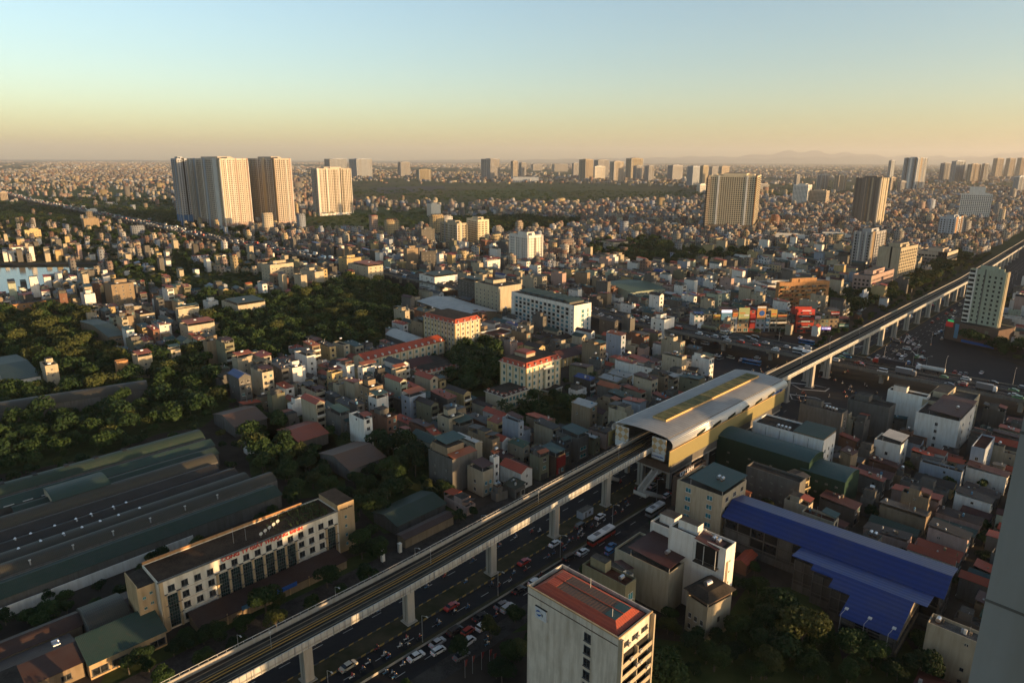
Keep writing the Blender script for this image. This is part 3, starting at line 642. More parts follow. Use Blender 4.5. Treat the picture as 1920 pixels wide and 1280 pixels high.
# ================================================================== RING ROAD FLYOVER
fly = thing('flyover', 'concrete ring road flyover carrying dense traffic beneath the elevated railway', 'flyover', (0, 0, 0))
RP = [Vector((*p, 0)) for p in RING]
def rpt(d):      # point and heading at distance d along the ring road
    for a, b in zip(RP[:-1], RP[1:]):
        L = (b-a).length
        if d <= L: return a+(b-a)*(d/L), (b-a).normalized()
        d -= L
    return RP[-1], (RP[-1]-RP[-2]).normalized()
RL = sum((b-a).length for a, b in zip(RP[:-1], RP[1:]))
def rsweep(m, prof, mat, step=20):
    n = len(m.v); k = m.mi(mat); L = len(prof); N = int(RL/step)
    for q in range(N+1):
        p, d = rpt(q*RL/N-1e-3 if q else 0); nn = Vector((d.y, -d.x, 0))
        m.v += [(p.x+nn.x*t, p.y+nn.y*t, z) for t, z in prof]
    for a in range(N):
        for b in range(L):
            c = (b+1) % L; m.f.append((n+a*L+b, n+(a+1)*L+b, n+(a+1)*L+c, n+a*L+c)); m.m.append(k)
ZF = 8.0
m = MB(); rsweep(m, [(-12.5, ZF-.3), (12.5, ZF-.3), (12.5, ZF-1), (8, ZF-2), (-8, ZF-2), (-12.5, ZF-1)][::-1], 'concrete_edge'); m.build('deck', fly)
m = MB(); rsweep(m, [(-12.1, ZF), (12.1, ZF), (12.1, ZF-.29), (-12.1, ZF-.29)][::-1], 'asphalt'); m.build('carriageway', fly)
for t in (-12.4, 12.1, -.3):
    m = MB(); rsweep(m, [(t, ZF+.7), (t+.3, ZF+.7), (t+.3, ZF-.9 if t != -.3 else ZF+.01), (t, ZF-.9 if t != -.3 else ZF+.01)][::-1], 'concrete_edge'); m.build('parapet', fly)
m = MB()
for t in (-8.2, -4.4, 4.4, 8.2): rsweep(m, [(t-.08, ZF+.01), (t+.08, ZF+.01), (t+.08, ZF+.004), (t-.08, ZF+.004)][::-1], 'line')
m.build('lane_line', fly)
for d in np.arange(1700, RL, 32):
    p, dd = rpt(d); a = math.degrees(math.atan2(dd.y, dd.x))
    if abs(np.dot((p.x-O[0], p.y-O[1]), dT)) < 8: continue
    m = MB(); m.box(-1, -5.5, 0, 1, -3.5, 6, 'concrete_clean'); m.box(-1, 3.5, 0, 1, 5.5, 6, 'concrete_clean'); m.box(-1.1, -9, 5, 1.1, 9, 6.1, 'concrete_clean', bottom=True)
    m.build('pier', fly, (p.x, p.y, 0), a)
land('the flyover left of the metro', *ST(316, -60)); land('the flyover right of the metro', *ST(316, 60))

# ================================================================== LANDMARK BUILDINGS
# --- white office tower at the bottom
g = blk(990, 1160, 1222, 1195, z=32); B = Bld('office_tower', 'white office tower with red hipped tin roof and sunlit balconied side', 'office building', g, short='the white office tower')
a, b, z = g['a'], g['b'], g['z']; B.wall('w_office', 'f_dark', .9)
m = MB(); hip(m, .9, .9, a-.9, b-.9, z-.55, 1.3, 2.0, 'r_vivid', 'r_rust'); rf = B.part('roof', m)
m = MB(); m.box(2.9, 2.9, z+.76, a-2.9, 5.6, z+.82, 'r_teal'); m.box(2.9, b-5.4, z+.76, a-2.9, b-2.9, z+.81, 'r_vivid'); m.box(a*.5-.1, 2.9, z+.82, a*.5+.1, b-2.9, z+.9, 'r_vivid'); m.build('roof_sheet', rf)
m = MB(); m.box(-.25, -.25, z-.15, a+.1, .05, z+.12, 'w_factory_trim'); m.box(-.25, .05, z-.15, .05, b+.1, z+.12, 'w_factory_trim'); m.box(-.12, .1, z-2.0, 0, b, z-1.85, 'w_brown'); B.part('cornice', m)
for k in range(8):
    zz = z-3.5-k*2.75
    if k: m = MB(); balcony(m, .5, a-.5, zz-.7, 'w_cream', .95, .9); m.box(a*.5-.1, -.9, zz-.7, a*.5+.1, 0, zz+1.7, 'w_cream'); B.part('balcony', m)
    else:
        B.face('R', 3, 1, zz+.4, 3, 2.2, .9, 'win_d', .8, .8)
    for q in range(2):
        m = MB(); u = random.uniform(1.2, a-2); m.box(u, -1.3 if k else -.5, zz+.0, u+.8, -.9 if k else 0, zz+.6, 'frame', bottom=True); B.part('air_conditioner', m)
m = MB(); m.box(0, -1, 0, .45, .02, z-.2, 'w_cream'); m.box(a-.45, -1, 0, a, .02, z-.2, 'w_cream'); B.part('corner_pier', m)
B.face('L', 1, 9, z-5.0-8*2.95, 2.95, 1.7, 1.9, 'win_d', b*.24, b*.62)
B.done()
m = MB(); m.box(-.35, b-5.6, z-6.3, -.02, b-2.5, z-3.6, 'sign_white', bottom=True); m.box(-.37, b-5.7, z-3.62, -.02, b-2.4, z-3.5, 'text_dark'); sg = B.part('logo_board', m)
m = MB()      # a blue round swirl
for k in range(12):
    for ph in (0, math.pi):
        t0, t1 = k/12*2.6+ph, (k+1)/12*2.6+ph; w0 = .42*math.sin(k/12*math.pi)+.04; w1 = .42*math.sin((k+1)/12*math.pi)+.04
        c = (b-3.5, z-4.9); P = [(c[0]+r*math.cos(t), c[1]+r*math.sin(t)) for t, r in ((t0, .72), (t1, .72), (t1, .72-w1), (t0, .72-w0))]
        m.face([(-.39, y_, z_) for y_, z_ in P], 'sign_blue'); m.face([(-.385, y_, z_) for y_, z_ in P[::-1]], 'sign_blue')
m.build('logo', sg)
text('SJ', .75, 'f_dark', .02, sg, (-.38, b-4.25, z-5.2), (math.pi/2, 0, -math.pi/2), 'lettering', .0, .9)
for u, v, h in ((3.0, 4, 2.6), (7.5, 13, 3.0)):
    m = MB(); m.tube((a*.3 if u < 5 else a*.7, v, z-.2), (a*.3 if u < 5 else a*.7, v, z+h), .07, 'rail_white'); B.part('mast', m)
# --- shoe factory office
g = blk(None, 295, 633, 1092, yb=1185); g['b'] = 11.5; g['a'] = solve(20, 90, lambda q: proj(g['x']+D(GRID)[0]*q, g['y']+D(GRID)[1]*q, g['z'])[0], 633)
B = Bld('factory_office', 'long weathered cream factory office with red lettering and tall dark glazed panels', 'factory office', g, short='the shoe factory office')
a, b, z = g['a'], g['b'], g['z']; B.wall('w_factory', 'f_brown', .35)
m = MB(); m.box(-.2, -.55, z-.12, a, -.02, z+.1, 'w_grey', bottom=True); B.part('gutter', m)
m = MB(); m.box(0, b-.3, z, a-6, b, z+.75, 'w_orange'); B.part('rear_parapet', m)
fl = (z-1.3)/4.15; n = 15; step = (a-2.4)/n
pan = (0, 4, 5, 6, 7, 8, 9, 10, 14)
for c in range(n):
    u = 1.4+step*(c+.5)
    for r in range(4):
        zz = .9+r*fl
        if c in pan and r < 3: continue
        B.win.append(('win_d', (u, 0, zz+.35, 0), 1.7, 1.75))
B.done()
for c in pan:
    u = 1.4+step*(c+.5); m = MB(); q = umesh('panel')[0]; m.add(q, u, -.02, .6, 0, step*.72, 1.5, fl*3-.35); B.part('glazed_panel', m)
m = MB()
for c in list(range(n+1)):
    u = 1.4+step*c
    if (c in pan) or (c-1 in pan):
        for r in range(3): m.box(u-.6, -.42, 1.2+fl*(r+.85), u+.6, 0, 1.35+fl*(r+.85), 'frame_dark', bottom=True)
        m.box(u-.28, -.3, 0, u+.28, 0, fl*3+.6, 'w_factory_trim')
for r in (1, 2, 3): m.box(1.2, -.06, r*fl+.45, a, 0, r*fl+.52, 'w_factory_trim')
m.box(.2, -.45, 0, 1.1, 0, z-.1, 'w_factory_trim'); B.part('pilaster', m)
m = MB()
for c in (2, 3, 5, 6, 8, 9, 11, 12, 13): m.box(1.4+step*(c+.5)-.5, -.55, .55+fl*random.choice((1, 2, 3)), 1.4+step*(c+.5)+.4, -.02, 1.1+fl*3*.98 if 0 else 1.0+fl*random.choice((1,)), 'frame') if 0 else None
for k in range(16):
    c = random.choice([1, 2, 3, 5, 6, 7, 8, 9, 10, 11, 12, 13]); r = 3 if c in pan else random.choice((0, 1, 2, 3)); m = MB(); u = 1.4+step*(c+.5)
    m.box(u-.45, -.5, .62+r*fl, u+.4, -.03, 1.12+r*fl, 'frame', bottom=True); B.part('air_conditioner', m)
text('CÔNG TY GIẦY THƯỢNG ĐÌNH', 1.45, 'text_red', .12, B.root, (a*.31, -.14, z-1.32), (math.pi/2, 0, 0), 'lettering', .035, 1.16)
# stair towers at both ends
m = MB(); m.box(a+.01, -.1, 0, a+5.8, b-.5, z+1.7, 'w_factory_trim', 'f_dark'); tw = B.part('stair_tower', m); m = MB(); m.box(-4.4, 2.2, 0, -.01, b, z-.9, 'w_factory_trim', 'f_dark'); m.box(-4.4, 2.2, z-.9, -4.15, b, z-.3, 'w_factory_trim'); tw2 = B.part('stair_tower', m)
for k in range(4):
    link('window', umesh('win_t')[1], tw, (a+2.6, -.1, 2+k*3.1), 0, (.8, 1.5, 1))
    link('window', umesh('win_t')[1], tw2, (-1.2, 2.2, 2.2+k*3.0), 0, (.8, 1.5, .7)); link('window', umesh('win_t')[1], tw2, (-2.9, 2.2, 1.4+k*3.0), 0, (.8, 1.5, .7))
text('Thượng Đình', .9, 'text_dark', .03, tw, (a+.6, -.16, z-.4), (math.pi/2, 0, 0), 'lettering', .01, .95)
m = MB()
for k in range(5): m.tube((a*.55+k*1.7, 2.4+k*.8, z-.3), (a*.55+k*1.7, 2.4+k*.8, z+1.2), .05, 'galv'); m.cyl((a*.55+k*1.7, 2.2+k*.8, z+1), .55, .12, 'rail_white', 10, .2, axis='y')
m.tube((a*.42, 5, z-.3), (a*.42, 5, z+4.5), .06, 'galv'); m.tube((a*.48, 4, z-.3), (a*.48, 4, z+3.5), .05, 'galv'); B.part('antenna', m)
m = MB()
for k in range(500):
    u = a-2-abs(random.gauss(0, 7)); v = random.uniform(.6, b-1); r = random.uniform(.15, .45); q = random.random()*6.28
    m.face([(u, v, z-.3), (u+r*math.cos(q), v+r*math.sin(q), z-.3+r*.3), (u+r*.5, v+r, z+r*.9), (u-r*.5, v, z+r*.8)], 'plant')
B.part('rooftop_weeds', m)
fx, fy, fa = g['x'], g['y'], GRID
def near_box(name, label, cat, u0, v0, u1, v1, zt, wall, roof, style='flat', extra=None, rise=1.5, group=None):
    c, s = D(fa); x, y = fx+u0*c-v0*s, fy+u0*s+v0*c; gg = dict(x=x, y=y, ang=fa, a=u1-u0, b=v1-v0, z=zt); Q = Bld(name, label, cat, gg, group)
    m = MB(); m.box(0, 0, 0, gg['a'], gg['b'], zt, wall, roof); Q.part('wall', m); m = MB()
    if style == 'gable': gable(m, 0, 0, gg['a'], gg['b'], zt, rise, roof, 'x', .4, wall)
    elif style == 'gabley': gable(m, 0, 0, gg['a'], gg['b'], zt, rise, roof, 'y', .4, wall)
    elif style == 'arch': arch(m, 0, 0, gg['a'], gg['b'], zt, rise, roof, 10, 'x', .12, wall)
    elif style == 'shed': shed(m, -.3, -.4, gg['a']+.3, gg['b'], zt, zt+rise, roof)
    if m.v: Q.part('roof', m)
    if extra: extra(Q, gg)
    return Q
def canopy_sign(Q, gg):
    m = MB(); m.box(gg['a']*.25, -.6, 2.4, gg['a']*.62, -.45, 3.7, 'sign_blue', bottom=True); m.box(gg['a']*.25, -.62, 2.4, gg['a']*.34, -.44, 3.7, 'sign_sky'); Q.part('sign', m)
    for k in range(7): m = MB(); m.box(1+k*6, -.2, 0, 1.3+k*6, 0, 3.2, 'w_factory_trim'); Q.part('post', m)
near_box('factory_canopy', 'low brown tiled lean-to with blue sign in front of the factory office', 'lean-to', 6, -8.5, a-3, -1.2, 2.7, 'w_tan', 'r_tiledark', 'shed', canopy_sign, .9)
def gshop(Q, gg):
    for k in range(4): Q.win.append(('win_d', ((k+.5)*gg['a']/4, 0, .8, 0), gg['a']/4-.7, 1.9))
    Q.done()
near_box('showroom', 'low showroom with dark green curved roof and wide windows beside factory office', 'showroom', -18.5, -5.5, -1.2, 4.2, 4.2, 'w_factory_trim', 'r_green', 'shed', gshop, 2.4)
near_box('arched_hall', 'small hall with pale khaki arched roof behind the green showroom', 'hall', -15, 5.5, -5.5, 19, 5.0, 'w_grey', 'r_shedgrey', 'arch', None, 2.2)
near_box('tiled_workshop', 'rust brown tiled workshop roof directly left of factory office end', 'workshop', -5.2, 8, 0.5, 19, 4.2, 'w_tan', 'r_clay', 'gable', None, 1.4)
near_box('tiled_workshop', 'long rust brown tiled roof behind the arched khaki hall', 'workshop', -42, 12, -15.5, 19, 4.4, 'w_tan', 'r_clay', 'gable', None, 1.5)
def patch(Q, gg):
    Q.face('R', 3, 1, 1.2, 3, 2.2, 1.5, 'win_d'); Q.done(); m = MB(); tank(m, gg['a']-4, gg['b']-3, 4.6); tank(m, gg['a']-4, gg['b']-4.6, 4.6); Q.part('water_tank', m)
near_box('tiled_workshop', 'wide rust brown roof with two steel tanks at lower left edge', 'workshop', -38, -3, -19, 10.5, 4.2, 'w_tan', 'r_clay', 'gable', patch, 1.6)
def shopdet(Q, gg):
    m = MB(); m.box(gg['a']-7.2, -.25, 4.6, gg['a']-2, -.05, 7.2, 'sign_teal', bottom=True); Q.part('sign', m); Q.face('R', 2, 1, 4.8, 3, 2.0, 1.7, 'win_d', .5, 8); Q.done(); m = MB(); m.box(-.1, -.2, 7.6, gg['a']+.1, .1, 8.6, 'w_white'); Q.part('parapet', m)
near_box('shop_house', 'white shop house with green sign at the bottom left corner', 'shop house', -46, -8.5, -31, 1, 8, 'w_white', 'f_dark', 'flat', shopdet)
c, s = D(fa); bx, by = fx-31*c+11*s, fy-31*s-11*c
bb = thing('billboard', 'blue screen advertisement billboard at the bottom left corner', 'billboard', (bx, by, 0), GRID)
m = MB(); m.box(-11, -.3, 2.5, 0, 0, 8.3, 'sign_blue', bottom=True); pn = m.build('panel', bb); m = MB(); m.hull([(-5, -.34, 2.6), (-.1, -.34, 2.6), (-.1, -.32, 2.6), (-5, -.32, 2.6)], [(-1.6, -.34, 7), (-.1, -.34, 7.4), (-.1, -.32, 7.4), (-1.6, -.32, 7)], 'sign_sky'); m.build('picture', pn)
text('QLED 8K', 1.25, 'text_white', .03, pn, (-7.4, -.36, 5.6), (math.pi/2, 0, 0), 'lettering', .03, .95)
for k in (-10, -.6): m = MB(); m.box(k, .05, 0, k+.3, .35, 8, 'galv'); m.build('post', bb)
take(bx, by, GRID, -11, -2, 0, 2)
# --- factory sheds: long low roofs running with the avenue
def sheds():
    c, s = D(47.0); x0, y0 = G(-10, 1093, 6)
    rows = [  # v0, v1, u0, u1, height, roof, style, label
     (-7.5, 2.2, -10, 82, 5.0, 'r_shedgreen', 'dark green long factory shed roof nearest the factory office'),
     (2.6, 10.5, -10, 86, 5.6, 'r_shedgrey', 'second long shed roof behind the office, olive green with four vent pipes'),
     (10.8, 18.5, -14, 80, 5.2, 'r_shedgrey', 'brown grey shed roof with scattered spinning roof vents, third from office'),
     (18.8, 26.0, -14, 79, 5.0, 'r_fibre', 'brown grey weathered shed roof, fourth from the office'),
     (26.3, 33.5, -14, 75, 5.4, 'r_fibre', 'weathered fibre sheet shed roof, fifth from the factory office'),
     (33.8, 42.0, -14, 78, 5.8, 'r_shedgrey', 'pale grey curved shed roof with row of bright vents'),
     (42.4, 50.0, 14, 82, 5.4, 'r_shedgreen', 'mid green shed roof behind the pale curved one'),
     (50.4, 58.5, -20, 84, 5.8, 'r_green', 'bright green shed roof with white strips, second from the trees'),
     (58.9, 69.0, -20, 84, 6.6, 'r_shedgreen', 'grey green shed roof with dark hatches beside the tree belt')]
    for k, (v0, v1, u0, u1, z, rm, lab) in enumerate(rows):
        x, y = x0+u0*c-v0*s, y0+u0*s+v0*c; gg = dict(x=x, y=y, ang=47.0, a=u1-u0, b=v1-v0, z=z); Q = Bld('factory_shed', lab, 'factory shed', gg, 'long factory sheds at lower left')
        m = MB(); m.box(0, 0, 0, gg['a'], gg['b'], z-.2, 'w_grey'); Q.part('wall', m)
        m = MB(); (arch if k in (1, 2, 5, 8) else gable)(m, 0, .1, gg['a'], gg['b']-.1, z-.15, (1.7, 1.9, 1.5, 1.3, 1.3, 2.2, 1.2, 1.5, 2.2)[k], rm) if k not in (1, 2, 5, 8) else arch(m, 0, .1, gg['a'], gg['b']-.1, z-.15, (1.7, 1.9, 1.5, 1.3, 1.3, 2.2, 1.2, 1.5, 2.2)[k], rm, 8, 'x', .1, 'w_grey')
        Q.part('roof', m); L = gg['a']; m = MB(); m.box(0, gg['b']-.12, z-.15, L, gg['b']+.14, z-.02, 'rail_grey' if k % 2 else 'concrete_clean', bottom=True); Q.part('eaves_gutter', m)
        if k in (2, 3, 5):
            for q in range(9 if k != 5 else 11):
                m = MB(); u = 12+q*(3.6 if k == 5 else 5.5)+random.uniform(-1, 1); m.cyl((u, gg['b']*.5+random.uniform(-1.2, 1.2), z+1.0), .28, .55, 'galv', 8); m.cyl((u, gg['b']*.5, z+1.5), .45, .4, 'steel', 8, .2); Q.part('roof_vent', m)
        if k in (1,):
            for q in range(7):
                m = MB(); u = 8+q*11; m.box(u, .6, z+.3, u+.35, .95, z+1.9, 'rail_grey'); m.box(u-.15, .5, z+1.85, u+.5, 1.05, z+2.05, 'rail_white'); Q.part('vent_pipe', m)
        if k in (8,):
            for q in range(7): m = MB(); m.box(14+q*10, gg['b']*.45, z+2.0, 15.4+q*10, gg['b']*.75, z+2.25, 'void'); Q.part('hatch', m)
        if k in (7,):
            for q in range(6): m = MB(); m.box(32+q*5.5, -.15, z-.1, 35+q*5.5, .25, z+.12, 'rail_white'); Q.part('gutter', m)
    x, y = x0+24*c-38*s, y0+24*s+38*c; gg = dict(x=x, y=y, ang=47.0, a=17, b=13, z=9); Q = Bld('cross_shed', 'green curved shed raised above its neighbours with a pale lit end wall', 'factory shed', gg, 'long factory sheds at lower left')
    m = MB(); m.box(0, 0, 0, 17, 13, 8, 'w_cream'); m.box(0, -.05, 6.2, 17, 0, 6.4, 'void'); Q.part('wall', m); m = MB(); arch(m, -.5, -.4, 17.5, 13.2, 8, 1.6, 'r_green', 8); Q.part('roof', m)
    m = MB(); m.box(0, 0, 0, 60, .4, 3.2, 'w_white'); o = m.build('boundary_wall', None, (x0-10*c+9.6*s, y0-10*s-9.6*c, 0), 47); tag(o, 'white boundary wall between factory sheds and office', 'wall')
    land('the factory sheds', x0+40*c-25*s, y0+40*s+25*c)
sheds()
# arched grey shed half hidden in the tree belt
gg = dict(x=G(262, 752)[0]-66, y=G(262, 752)[1]-44, ang=33.5, a=84, b=13, z=6); Q = Bld('long_shed', 'long grey shed with arched roof half hidden in the tree belt', 'factory shed', gg)
m = MB(); m.box(0, 0, 0, 84, 13, 6, 'w_grey'); Q.part('wall', m); m = MB(); arch(m, 0, -.3, 84, 13.3, 6, 2.6, 'r_shedgrey', 9, 'x', .1, 'w_grey'); Q.part('roof', m)

def mansard(B, z, h=2.0, ins=1.6, mat='r_orange', dorm=(5, 4)):
    a, b = B.g['a'], B.g['b']; m = MB(); hip(m, -.5, -.5, a+.5, b+.5, z, h, ins, mat, 'f_dark'); r = B.part('roof', m)
    for f, n in (('R', dorm[0]), ('L', dorm[1])):
        L = a if f == 'R' else b
        for k in range(n):
            u = L*(k+.5)/n; m = MB(); m.box(-.4, -1.1, 0, .4, .3, 1.1, 'trim_white'); gable(m, -.5, -1.15, .5, .3, 1.1, .35, 'r_red', 'y', .05); m.box(-.22, -1.13, .2, .22, -1.09, .9, 'pane')
            p = (u, .75, z+.15, 0) if f == 'R' else (.75, u, z+.15, -90); q = m.build('dormer', r, p[:3], p[3])
    m = MB(); m.box(-.7, -.7, z-.25, a+.6, -.01, z, 'trim_white', bottom=True); m.box(-.7, -.01, z-.25, -.01, b+.6, z, 'trim_white', bottom=True); B.part('cornice', m)
def pilasters(B, nR, nL, z, mat='w_yellow', w=.5):
    a, b = B.g['a'], B.g['b']; m = MB()
    for k in range(nR+1): u = k*(a-w)/nR; m.box(u, -.22, 0, u+w, -.001, z-.3, mat)
    for k in range(nL+1): u = k*(b-w)/nL; m.box(-.22, u, 0, -.001, u+w, z-.3, mat)
    B.part('pilaster', m)
# --- tall yellow and white building with red mansard
g = blk(794, 853, 900, 607, yb=664); B = Bld('mansard_tower', 'tall cream and yellow building with red mansard roof and arched entrance', 'college building', g, short='the tall yellow mansard building')
a, b, z = g['a'], g['b'], g['z']; B.wall('w_hotel', 'f_dark', 0); pilasters(B, 5, 9, z); B.face('R', 5, 6, 1.6, 3.3, 1.3, 1.7, 'win_w', .5, .5, skip=lambda c, r: c == 2 and r < 2); B.face('L', 9, 6, 1.6, 3.3, 1.2, 1.7, 'win_w', .5, .5); mansard(B, z, 2.4, 1.9, 'r_vivid', (4, 7)); B.done()
m = MB(); m.box(a*.38, -2.2, 0, a*.62, 0, 7.2, 'w_hotel'); m.box(a*.36, -2.4, 7.2, a*.64, .0, 7.6, 'trim_white'); gable(m, a*.38, -2.3, a*.62, 0, 7.6, 1, 'w_hotel', 'y', 0, 'w_hotel'); m.cyl((a*.5, -2.3, 2.8), 1.5, .1, 'void', 14, axis='y'); m.box(a*.5-1.5, -2.3, 0, a*.5+1.5, -2.2, 2.8, 'void'); B.part('portal', m)
# lit wing behind it
g = blk(899, 927, 967, 630, z=8.5); B = Bld('yellow_wing', 'low golden yellow hall with flat red-brown roof beside the mansard building', 'hall', g)
a, b, z = g['a'], g['b'], g['z']; B.wall('w_yellow', 'f_red', .9, 0, 'trim_white'); B.face('R', 6, 2, 1.5, 3.4, 1.1, 1.5); B.face('L', 4, 2, 1.5, 3.4, 1.1, 1.5); B.done()
# --- yellow administration building
g = blk(938, 987, 1051, 690, yb=756); B = Bld('mansard_office', 'cream office with pink red mansard roof, porch and palms in front', 'office building', g, short='the palm-fronted mansard office')
a, b, z = g['a'], g['b'], g['z']; B.wall('w_hotel', 'f_dark', 0); pilasters(B, 6, 4, z)
B.face('R', 7, 5, 1.6, 3.5, 1.5, 1.9, 'win_t', .6, .6); B.face('L', 4, 4, 5, 3.5, 1.5, 1.9, 'win_t', .8, .8); mansard(B, z, 2.2, 1.8, 'r_vivid', (6, 5)); B.done()
m = MB(); m.box(a*.42, -5.2, 4.4, a*.86, 0, 5.1, 'trim_white', 'f_dark', bottom=True); [m.box(a*u, -5, 0, a*u+.9, -4.1, 4.4, 'w_hotel') for u in (.43, .81)]; B.part('porch', m)
m = MB(); m.box(a*.5, -1.4, 5.1, a*.68, 0, z-1.5, 'w_hotel', 'trim_white'); m.box(a*.44, -1.6, z-3.2, a*.74, -.05, z-2.2, 'trim_white', bottom=True); q = B.part('bay', m); [link('window', umesh('win_d')[1], q, (a*.59, -1.4, 6+k*3.5), 0, (1.5, 1.5, 1.9)) for k in range(3)]
m = MB(); m.box(a*.3, b*.4, z+1, a*.55, b*.85, z+4, 'w_cream', 'r_maroon'); hip(m, a*.28, b*.38, a*.57, b*.87, z+4, .8, .8, 'r_red'); B.part('stair_head', m)
c, s = D(GRID)
def sub(gp, u, v, a_, b_, z_): return dict(x=gp['x']+u*c-v*s, y=gp['y']+u*s+v*c, ang=GRID, a=a_, b=b_, z=z_)
Q = Bld('low_wing', 'two storey wing with dark flat roof left of palm-fronted office', 'office wing', sub(g, -17, -1, 16.7, 13, 8)); Q.wall('w_hotel', 'f_dark', 0); Q.face('R', 6, 2, 1.4, 3.4, 1.6, 1.9, 'win_t'); mansard(Q, 8, 1.0, 1.0, 'r_maroon', (5, 4)); Q.done()
# long red roofed hall behind it
g = blk(1037, 1053, 1132, 672, z=5.5, ang=42); B = Bld('long_hall', 'long single storey hall with dark red roof and yellow buttressed wall', 'hall', g); g['b'] = 13
a, b, z = g['a'], g['b'], g['z']; m = MB(); m.box(0, 0, 0, a, b, z, 'w_yellow'); [m.box(1+k*3.4, -.5, 0, 1.5+k*3.4, -.001, 5, 'w_hotel') for k in range(int(a/3.4))]; B.part('wall', m); m = MB(); gable(m, 0, 0, a, b, z, 3.0, 'r_maroon', 'x', .6, 'w_yellow'); B.part('roof', m)
g = blk(990, 1006, 1073, 650, z=6, ang=46); g['b'] = 9; B = Bld('long_block', 'long pale two storey block under a nearly black roof', 'school block', g); a, b, z = g['a'], g['b'], g['z']
B.wall('w_cream', 'f_dark', 0); B.face('R', 11, 1, 2.6, 3, 1.2, 1.3); m = MB(); gable(m, 0, 0, a, b, z, 1.5, 'f_dark', 'x', .5, 'w_cream'); B.part('roof', m); B.done()
# long red-roofed yellow school block
g = blk(655, 685, 833, 675, z=8.5, ang=48); g['b'] = 12; B = Bld('school_block', 'long cream school block under bright red roof with little dormers', 'school', g, short='the long red roofed school'); a, b, z = g['a'], g['b'], g['z']
B.wall('w_hotel', 'f_red', 0); pilasters(B, 12, 2, z); B.face('R', 12, 2, 1.3, 3.7, 1.9, 2.0, 'win_t', .8, .8); B.done()
m = MB(); gable(m, 0, 0, a, b, z, 2.6, 'r_vivid', 'x', .6, 'w_hotel'); r = B.part('roof', m)
for k in range(12): m = MB(); m.box(-.4, -1, 0, .4, .3, .9, 'trim_white'); gable(m, -.5, -1.05, .5, .3, .9, .4, 'trim_white', 'y', .03); m.build('dormer', r, (a*(k+.5)/12, .9, z+.1))
g = blk(750, 795, 860, 700, z=6.5, ang=40); B = Bld('courtyard_block', 'dark red roofed school block with gable and flat courtyard roof', 'school', g); a, b, z = g['a'], g['b'], g['z']
B.wall('w_cream', 'f_dark', 0); B.face('R', 8, 2, 1, 3, 1.2, 1.4, 'win_w'); mansard(B, z, 1.0, 1.0, 'r_red', (7, 4)); m = MB(); gable(m, 0, b*.45, a*.6, b, z+.6, 3, 'r_maroon', 'x', .5, 'w_cream'); B.part('gable_roof', m); B.done()
# --- white and turquoise hotel
g = blk(959, 1077, 1109, 573, yb=636, ang=40)
B = Bld('striped_hotel', 'long white hotel with turquoise glazed bays and green roof sheds', 'hotel', g, short='the white and turquoise hotel'); a, b, z = g['a'], g['b'], g['z']
z -= 0; B.wall('w_white', 'f_dark', .6)
m = MB()
for k in range(14): u = 4+k*(b-4)/14; m.box(-.5, u, 0, -.001, u+.5, z-2.2, 'w_white')
for k in range(7): m.box(-.45, 4, .6+k*3.0, -.002, b, .95+k*3.0, 'w_white')
B.part('balcony_grid', m)
for cc in range(13):
    for r in range(7):
        B.win.append(('win_b' if random.random() < .5 else 'hole', (0, 4.6+cc*(b-4)/14+(b-4)/28, 1.1+r*3.0, -90), 2.7, 2.1))
for r in range(6): B.win.append(('win_b', (a*.5, 0, 1.6+r*3.2, 0), 2.6, 2.4)); B.win.append(('win_b', (a*.8, 0, 1.6+r*3.2, 0), 1.4, 2.4))
for r in range(7): B.win.append(('win', (0, 2.0, 1.6+r*3.0, -90), 1.0, 1.1))
B.done()
m = MB()
for k in range(8): shed(m, 1.2, 6+k*6.8, a-1, 12.4+k*6.8, z+.9+.5*(k % 2), z+2.2, 'r_green', 'y'); m.box(1.5, 6.2+k*6.8, z-.5, a-1.2, 12+k*6.8, z+.9, 'w_grey')
B.part('roof_shed', m)
# --- white sports hall roofs beside it
g = blk(785, 868, 930, 590, z=9, ang=36); B = Bld('sports_hall', 'sports hall with broad pale grey roof left of turquoise hotel', 'sports hall', g, short='the pale roofed sports hall'); a, b, z = g['a'], g['b'], g['z']
m = MB(); m.box(0, 0, 0, a, b, z-1, 'w_tan'); B.part('wall', m); m = MB(); gable(m, 0, 0, a, b, z-1, 2.4, 'r_white', 'y', 1.2, 'w_tan'); B.part('roof', m)
g = blk(722, 770, 803, 645, z=6, ang=40); B = Bld('tent_hall', 'low white domed canopy left of the tall mansard building', 'canopy', g); a, b, z = g['a'], g['b'], g['z']
m = MB(); m.box(.5, .5, 0, a-.5, b-.5, z, 'w_grey'); B.part('wall', m); m = MB(); arch(m, 0, 0, a, b, z, 3, 'r_white', 10, 'y', .1, 'w_white'); B.part('roof', m)

# --- blue roofed market hall, two roofs stepped down towards the viewer
BO = (114.08, 156.29); cg, sg_ = D(47)
def bl(u, v): return BO[0]+u*cg-v*sg_, BO[1]+u*sg_+v*cg
def bluewall(m, a, b, z, n, nb, z1=None):
    z1 = z1 or z; m.hull([(.3, .3, 0), (a-.3, .3, 0), (a-.3, b-.3, 0), (.3, b-.3, 0)], [(.3, .3, z-.2), (a-.3, .3, z1-.2), (a-.3, b-.3, z1-.2), (.3, b-.3, z-.2)], 'w_darkgrey')
    for k in range(n+1): u = .2+k*(b-.6)/n; m.box(0, u, 0, .3, u+.2, z, 'w_grey')
    for k in range(nb+1): u = .2+k*(a-.6)/nb; m.box(u, 0, 0, u+.2, .3, z, 'w_grey')
    for zz in (3.2, 6.6): m.box(.02, 0.02, zz, .32, b, zz+.2, 'w_grey'); m.box(0.03, .02, zz, a, .32, zz+.2, 'w_grey')
    m.box(.1, .1, 0, a-.2, b-.2, 2.2, 'w_grey')
